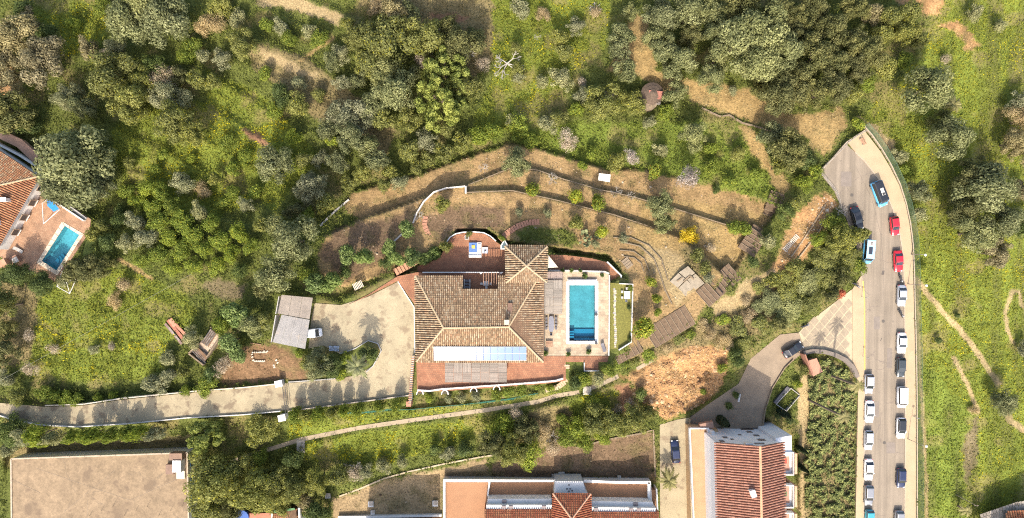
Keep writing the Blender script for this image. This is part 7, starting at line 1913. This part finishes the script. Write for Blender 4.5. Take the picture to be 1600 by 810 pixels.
PALM_V = [frond_mesh(701, 19), frond_mesh(702, 15, pal=((.22, .21, .07), (.38, .34, .14)))]
def palm(label, x, y, h, r, v, lean=0):
    """(x, y) is where the crown shows"""
    g0 = float(gz(x, y))
    b = P(x, y, g0 + h); gx_ = 800 + b.x / (S_PX * (CAM_H - g0) / CAM_H); gy_ = 405 - b.y / (S_PX * (CAM_H - g0) / CAM_H)
    b.z = float(gz(gx_, gy_))
    t = thing('palm_tree', label, 'palm', b, rt.uniform(0, 6), 'palms')
    tr_ = MB(); n = max(4, int(h / .35))
    for k in range(n):
        tr_.tube((0, 0, -.2 + (h + .2) * k / n), (0, 0, -.2 + (h + .2) * (k + 1) / n), .24, .19, 8)
    local(tr_.build('trunk', M_BARK), t)
    c = bpy.data.objects.new('crown', PALM_V[v]); COL.objects.link(c); c.parent = t
    c.location = (0, 0, h); c.scale = (r * S_PX,) * 3
palm('broad fan palm beside the oval hedge', 558, 574, 8.0, 20, 0)
palm('tall slim palm leaning over the left kerb beside the curved wall', 1341, 603, 12.0, 13, 1)
palm('tall slim palm in the thicket, left of the second white saloon', 1322, 653, 16.0, 12, 1)
palm('bushy palm overhanging the concrete alley', 1046, 752, 4.0, 20, 1)
palm('spiky yellow-green dwarf palm right of the dark grove', 1490, 164, 2.0, 18, 1)
palm('young palm in the right field beside the utility pole', 1510, 798, 3.0, 12, 1)
def cypress(label, x, y, h, r):
    g0 = float(gz(x, y)); b = P(x, y, g0)
    t = thing('cypress_tree', label, 'tree', b, 0, 'cypresses')
    n = 900; rng = np.random.default_rng(int(x)); zz = rng.random(n) ** .8
    rr_ = r * np.sin(np.pi * np.clip(.1 + .9 * (1 - zz) * .62, 0, 1)) * rng.uniform(.7, 1.05, n); a = rng.uniform(0, 6.28, n)
    c = np.stack([rr_ * np.cos(a), rr_ * np.sin(a), .3 + zz * h], 1); nr = np.stack([np.cos(a), np.sin(a), np.full(n, .4)], 1) + rng.normal(0, .3, (n, 3)); nr /= np.linalg.norm(nr, axis=1)[:, None]
    me_ = quadmesh('crown', leaf_quads(c, nr, rng.uniform(.15, .35, n), rng), np.tile((.03, .045, .018), (n, 1)) * rng.uniform(.6, 1.5, (n, 1)), M_LEAF)
    local(link('crown', me_), t); local(MB().tube((0, 0, -.3), (0, 0, h * .6), .14, .06, 7).build('trunk', M_BARK), t)
cypress('dark cypress in front of the left end of the townhouse wall', 1121, 652, 7.5, .9)
cypress('dark cypress beside the walled yard, right end of the townhouse', 1216, 642, 6.0, .7)
for k_, (x, y) in enumerate(((1239, 700), (1240, 728))):
    cypress(f'slim dark cypress along the right side of the townhouse, {("upper", "lower")[k_]} one', x + 6, y - 2, 5.0, .5)
def prickly(label, x, y, r):
    g0 = G(x, y); t = thing('prickly_pear', label, 'cactus', g0, 0, 'prickly pears')
    for k in range(9):
        a, e = rt.uniform(0, 6.28), rt.uniform(.2, 1.2); c = Vector((math.cos(a), math.sin(a), 0)) * r * rt.uniform(.1, .9); c.z = r * rt.uniform(.3, .9)
        u_ = Vector((math.cos(a + 1.4), math.sin(a + 1.4), 0)); v_ = Vector((math.cos(a) * .5, math.sin(a) * .5, .8)).normalized()
        pts = [c + u_ * (.22 * r * math.cos(q_)) + v_ * (.32 * r * math.sin(q_)) for q_ in np.linspace(0, 6.28, 11)[:-1]]
        nn = u_.cross(v_) * .06
        local(MB().add([p + nn for p in pts] + [p - nn for p in pts], [tuple(range(10)), tuple(range(19, 9, -1))] + [(i, 10 + i, 10 + (i + 1) % 10, (i + 1) % 10) for i in range(10)]).build('pad', mat('cactus_green', (.19, .21, .10), .7, .2), ), t)
prickly('prickly pear below the green net fence, upper of the pair', 914, 365, 1.6)
prickly('prickly pear below the green net fence, lower of the pair', 913, 379, 1.5)
prickly('prickly pear beside the brick steps on the terraces', 930, 372, 1.2)

# ------------------------------------------------------------------ weeds, grass and flowers: one carpet each
SURF = np.ones(GX.shape)
for pl_ in OPEN:
    SURF *= np.clip(sdist(pl_, GX, GY) / 2.0, 0, 1)
for L_ in (PATH, PATH2, PATH3):
    SURF *= np.clip((ldist(L_, GX, GY)[0] - 3.5) / 2, 0, 1)
def samp(A, px, py):
    i = np.clip(np.round((px + 60) / 3).astype(int) + 28, 0, len(gx) - 1); j = np.clip(np.round((py + 60) / 3).astype(int) + 28, 0, len(gy) - 1)
    return A[j, i]
KN = list(CLS)
def carpet(name, label, cat, n, dens, size, height, colour, seed, up=.5, region=(-40, -40, 1640, 850)):
    rng = np.random.default_rng(seed)
    px = rng.uniform(region[0], region[2], n); py = rng.uniform(region[1], region[3], n)
    pr = dens(px, py)
    keep = rng.random(n) < pr
    px, py = px[keep], py[keep]; n = len(px)
    cl = samp(GCLS, px, py)
    hgt = height(px, py) * rng.uniform(.15, 1.0, n)
    z = gz(px, py) + hgt
    k_ = S_PX * (CAM_H - z) / CAM_H
    c = np.stack([(px - 800) * k_, (405 - py) * k_, z], 1)
    nr = rng.normal(size=(n, 3)); nr[:, 2] = np.abs(nr[:, 2]) + up; nr /= np.linalg.norm(nr, axis=1)[:, None]
    V = leaf_quads(c, nr, rng.uniform(size[0], size[1], n), rng, .5)
    col = colour(px, py, cl, rng)
    o_ = link(name, quadmesh(name, V, col, mat_attr('leaf_weed', .85, .0, transl=.2, spec=.15)), kind='stuff')
    return tag(o_, label, cat)
green_i = [KN.index(q_) for q_ in ('green', 'lush', 'grass', 'scrub')]
PALS = {'green': ((.085, .105, .022), (.175, .195, .042)), 'lush': ((.115, .14, .022), (.25, .26, .036)), 'grass': ((.11, .145, .024), (.205, .235, .038)), 'scrub': ((.12, .105, .04), (.24, .20, .09)), 'dry': ((.28, .21, .10), (.42, .33, .17)), 'straw': ((.36, .28, .14), (.52, .42, .24)),
        'loam': ((.1, .09, .035), (.24, .17, .09)), 'litter': ((.1, .1, .035), (.22, .18, .08)), 'soil': ((.12, .12, .035), (.32, .25, .12)), 'dark': ((.09, .085, .03), (.2, .15, .08)), 'red': ((.1, .1, .03), (.26, .17, .1)), 'sand': ((.25, .17, .09), (.5, .36, .2)), 'crazy': ((.15, .12, .05), (.34, .27, .14))}
PA = np.array([PALS[q_][0] for q_ in KN]); PB = np.array([PALS[q_][1] for q_ in KN])
def weed_col(px, py, cl, rng):
    n = len(px)
    bd = np.clip((fbm(px / 13, py / 110, 53) - .5) * 5, -1, 1) * (px > 1434)
    f = np.clip(.15 + .75 * fbm(px / 16, py / 16, 61) + .3 * bd + rng.normal(0, .22, n), 0, 1)[:, None]
    col = PA[cl] * (1 - f) + PB[cl] * f
    east = px > 1436
    col[east] *= np.array((1.12, 1.1, 1.0))
    yel = (rng.random(n) < .5 * np.clip((fbm(px / 34, py / 34, 66) - .5) * 5, 0, 1)) & (cl == KN.index('lush'))
    col[yel] = np.array((.42, .37, .02)) * rng.uniform(.7, 1.2, (yel.sum(), 1))
    return col
weed_den = lambda px, py: samp(GDEN, px, py) * samp(SURF, px, py)
clump = lambda px, py: .08 + 1.1 * np.clip(fbm(px / 7, py / 7, 71) - .42, 0, 1) * 2.2
carpet('meadow_weeds', 'thick carpet of green and yellow-flowering weeds over the hillside', 'weeds', 420000, weed_den, (.11, .26), lambda x, y: clump(x, y) * np.where(x > 1436, .45, 1) * np.isin(samp(GCLS, x, y), green_i) + .05, weed_col, 81)
# taller tussocks and low scrub in patches
carpet('tall_weeds', 'knee-high clumps of darker weeds and scrub between the trees', 'weeds', 260000, lambda x, y: weed_den(x, y) * np.isin(samp(GCLS, x, y), green_i) * np.clip((fbm(x / 10, y / 10, 91) - .52) * 7, 0, 1) * np.where(x > 1436, .18, 1), (.14, .32), lambda x, y: .2 + 3.2 * np.clip(fbm(x / 10, y / 10, 91) - .5, 0, 1) * 2,
       lambda px, py, cl, rng: weed_col(px, py, cl, rng) * (.62 + .5 * fbm(px / 25, py / 25, 95))[:, None], 92, .3)
carpet('dry_stalks', 'fine dry stalks and seed heads standing over the green weeds', 'weeds', 150000, lambda x, y: .45 * weed_den(x, y) * np.clip((fbm(x / 20, y / 20, 99) - .4) * 4, .1, 1), (.05, .12), lambda x, y: clump(x, y) + .15, lambda px, py, cl, rng: np.array((.30, .25, .11)) * rng.uniform(.6, 1.3, (len(px), 1)), 100, .2)
# dense low thicket between townhouse and street
TH = [(1262, 582), (1290, 558), (1330, 582), (1337, 620), (1336, 720), (1333, 940), (1262, 940), (1256, 720), (1266, 640)]
carpet('shrub_thicket', 'dense thicket of low round-leaved shrubs between townhouse and street', 'thicket', 90000, lambda x, y: np.clip(1.2 - sdist(TH, x, y) / 3 - 1, 0, 1) * np.clip((fbm(x / 7, y / 7, 97) - .42) * 7, .03, 1), (.15, .34), lambda x, y: .3 + 2.2 * np.clip(fbm(x / 7, y / 7, 97) - .36, 0, 1),
       lambda px, py, cl, rng: (np.array((.105, .135, .045)) * (1 - (q_ := rng.random((len(px), 1)))) + np.array((.33, .34, .12)) * q_), 98, .8, (1240, 540, 1345, 860))
# stones and clods on the slipped bank and bare soil
def clods(name, label, n, poly, size, cols, seed):
    rng = np.random.default_rng(seed); mb = MB()
    xs, ys = [p[0] for p in poly], [p[1] for p in poly]
    k_ = 0
    while k_ < n:
        x, y = rng.uniform(min(xs), max(xs)), rng.uniform(min(ys), max(ys))
        k_ += 1
        if sdist(poly, np.array([x]), np.array([y]))[0] > 0 or samp(SURF, np.array([x]), np.array([y]))[0] < .5: continue
        s = rng.uniform(*size) * (1 + 1.5 * (rng.random() < .06)); c = G(x, y, s * .15); col = tuple(np.array(cols[rng.integers(len(cols))]) * rng.uniform(.75, 1.2))
        j = lambda: rng.uniform(.6, 1.1) * s
        mb.add([(c.x - j(), c.y - j(), c.z - s * .4), (c.x + j(), c.y - j(), c.z - s * .4), (c.x + j(), c.y + j(), c.z - s * .4), (c.x - j(), c.y + j(), c.z - s * .4), (c.x - j() * .5, c.y - j() * .3, c.z + j() * .6), (c.x + j() * .6, c.y, c.z + j() * .5), (c.x, c.y + j() * .6, c.z + j() * .55)],
               [(0, 1, 5, 4), (1, 2, 5), (2, 3, 6, 5), (3, 0, 4, 6), (4, 5, 6)], col)
    o_ = mb.build(name, mat_attr('clod', .95, .2, 6), kind='stuff'); tag(o_, label, 'rubble')
clods('earth_clods', 'clods and stones scattered over the slipped sandy bank', 2600, scar, (.08, .22), [(.38, .23, .11), (.32, .19, .09), (.44, .30, .17), (.27, .155, .08)], 5)
clods('terrace_stones', 'small stones and leaf litter on the soil terraces', 2600, [(505, 360), (550, 300), (720, 250), (800, 228), (940, 265), (1215, 325), (1090, 500), (985, 560), (985, 440), (860, 385), (700, 362), (600, 425)], (.05, .13), [(.32, .24, .15), (.22, .15, .09), (.42, .34, .24)], 6)
clods('bank_stones', 'stones and clods on the bare bank left of the dead end', 700, [(1205, 430), (1240, 370), (1262, 335), (1296, 300), (1310, 320), (1285, 350), (1250, 402), (1215, 445)], (.06, .2), [(.48, .35, .22), (.36, .25, .15), (.55, .47, .36)], 7)
# cracked dry gardens above the apartment block
clods('garden_litter', 'dead plant stalks and clods in the dry gardens above the apartment block', 900, [(522, 782), (600, 750), (760, 716), (1020, 675), (1022, 748), (692, 750), (690, 808), (522, 808)], (.05, .14), [(.14, .095, .06), (.2, .14, .09), (.34, .26, .16)], 8)
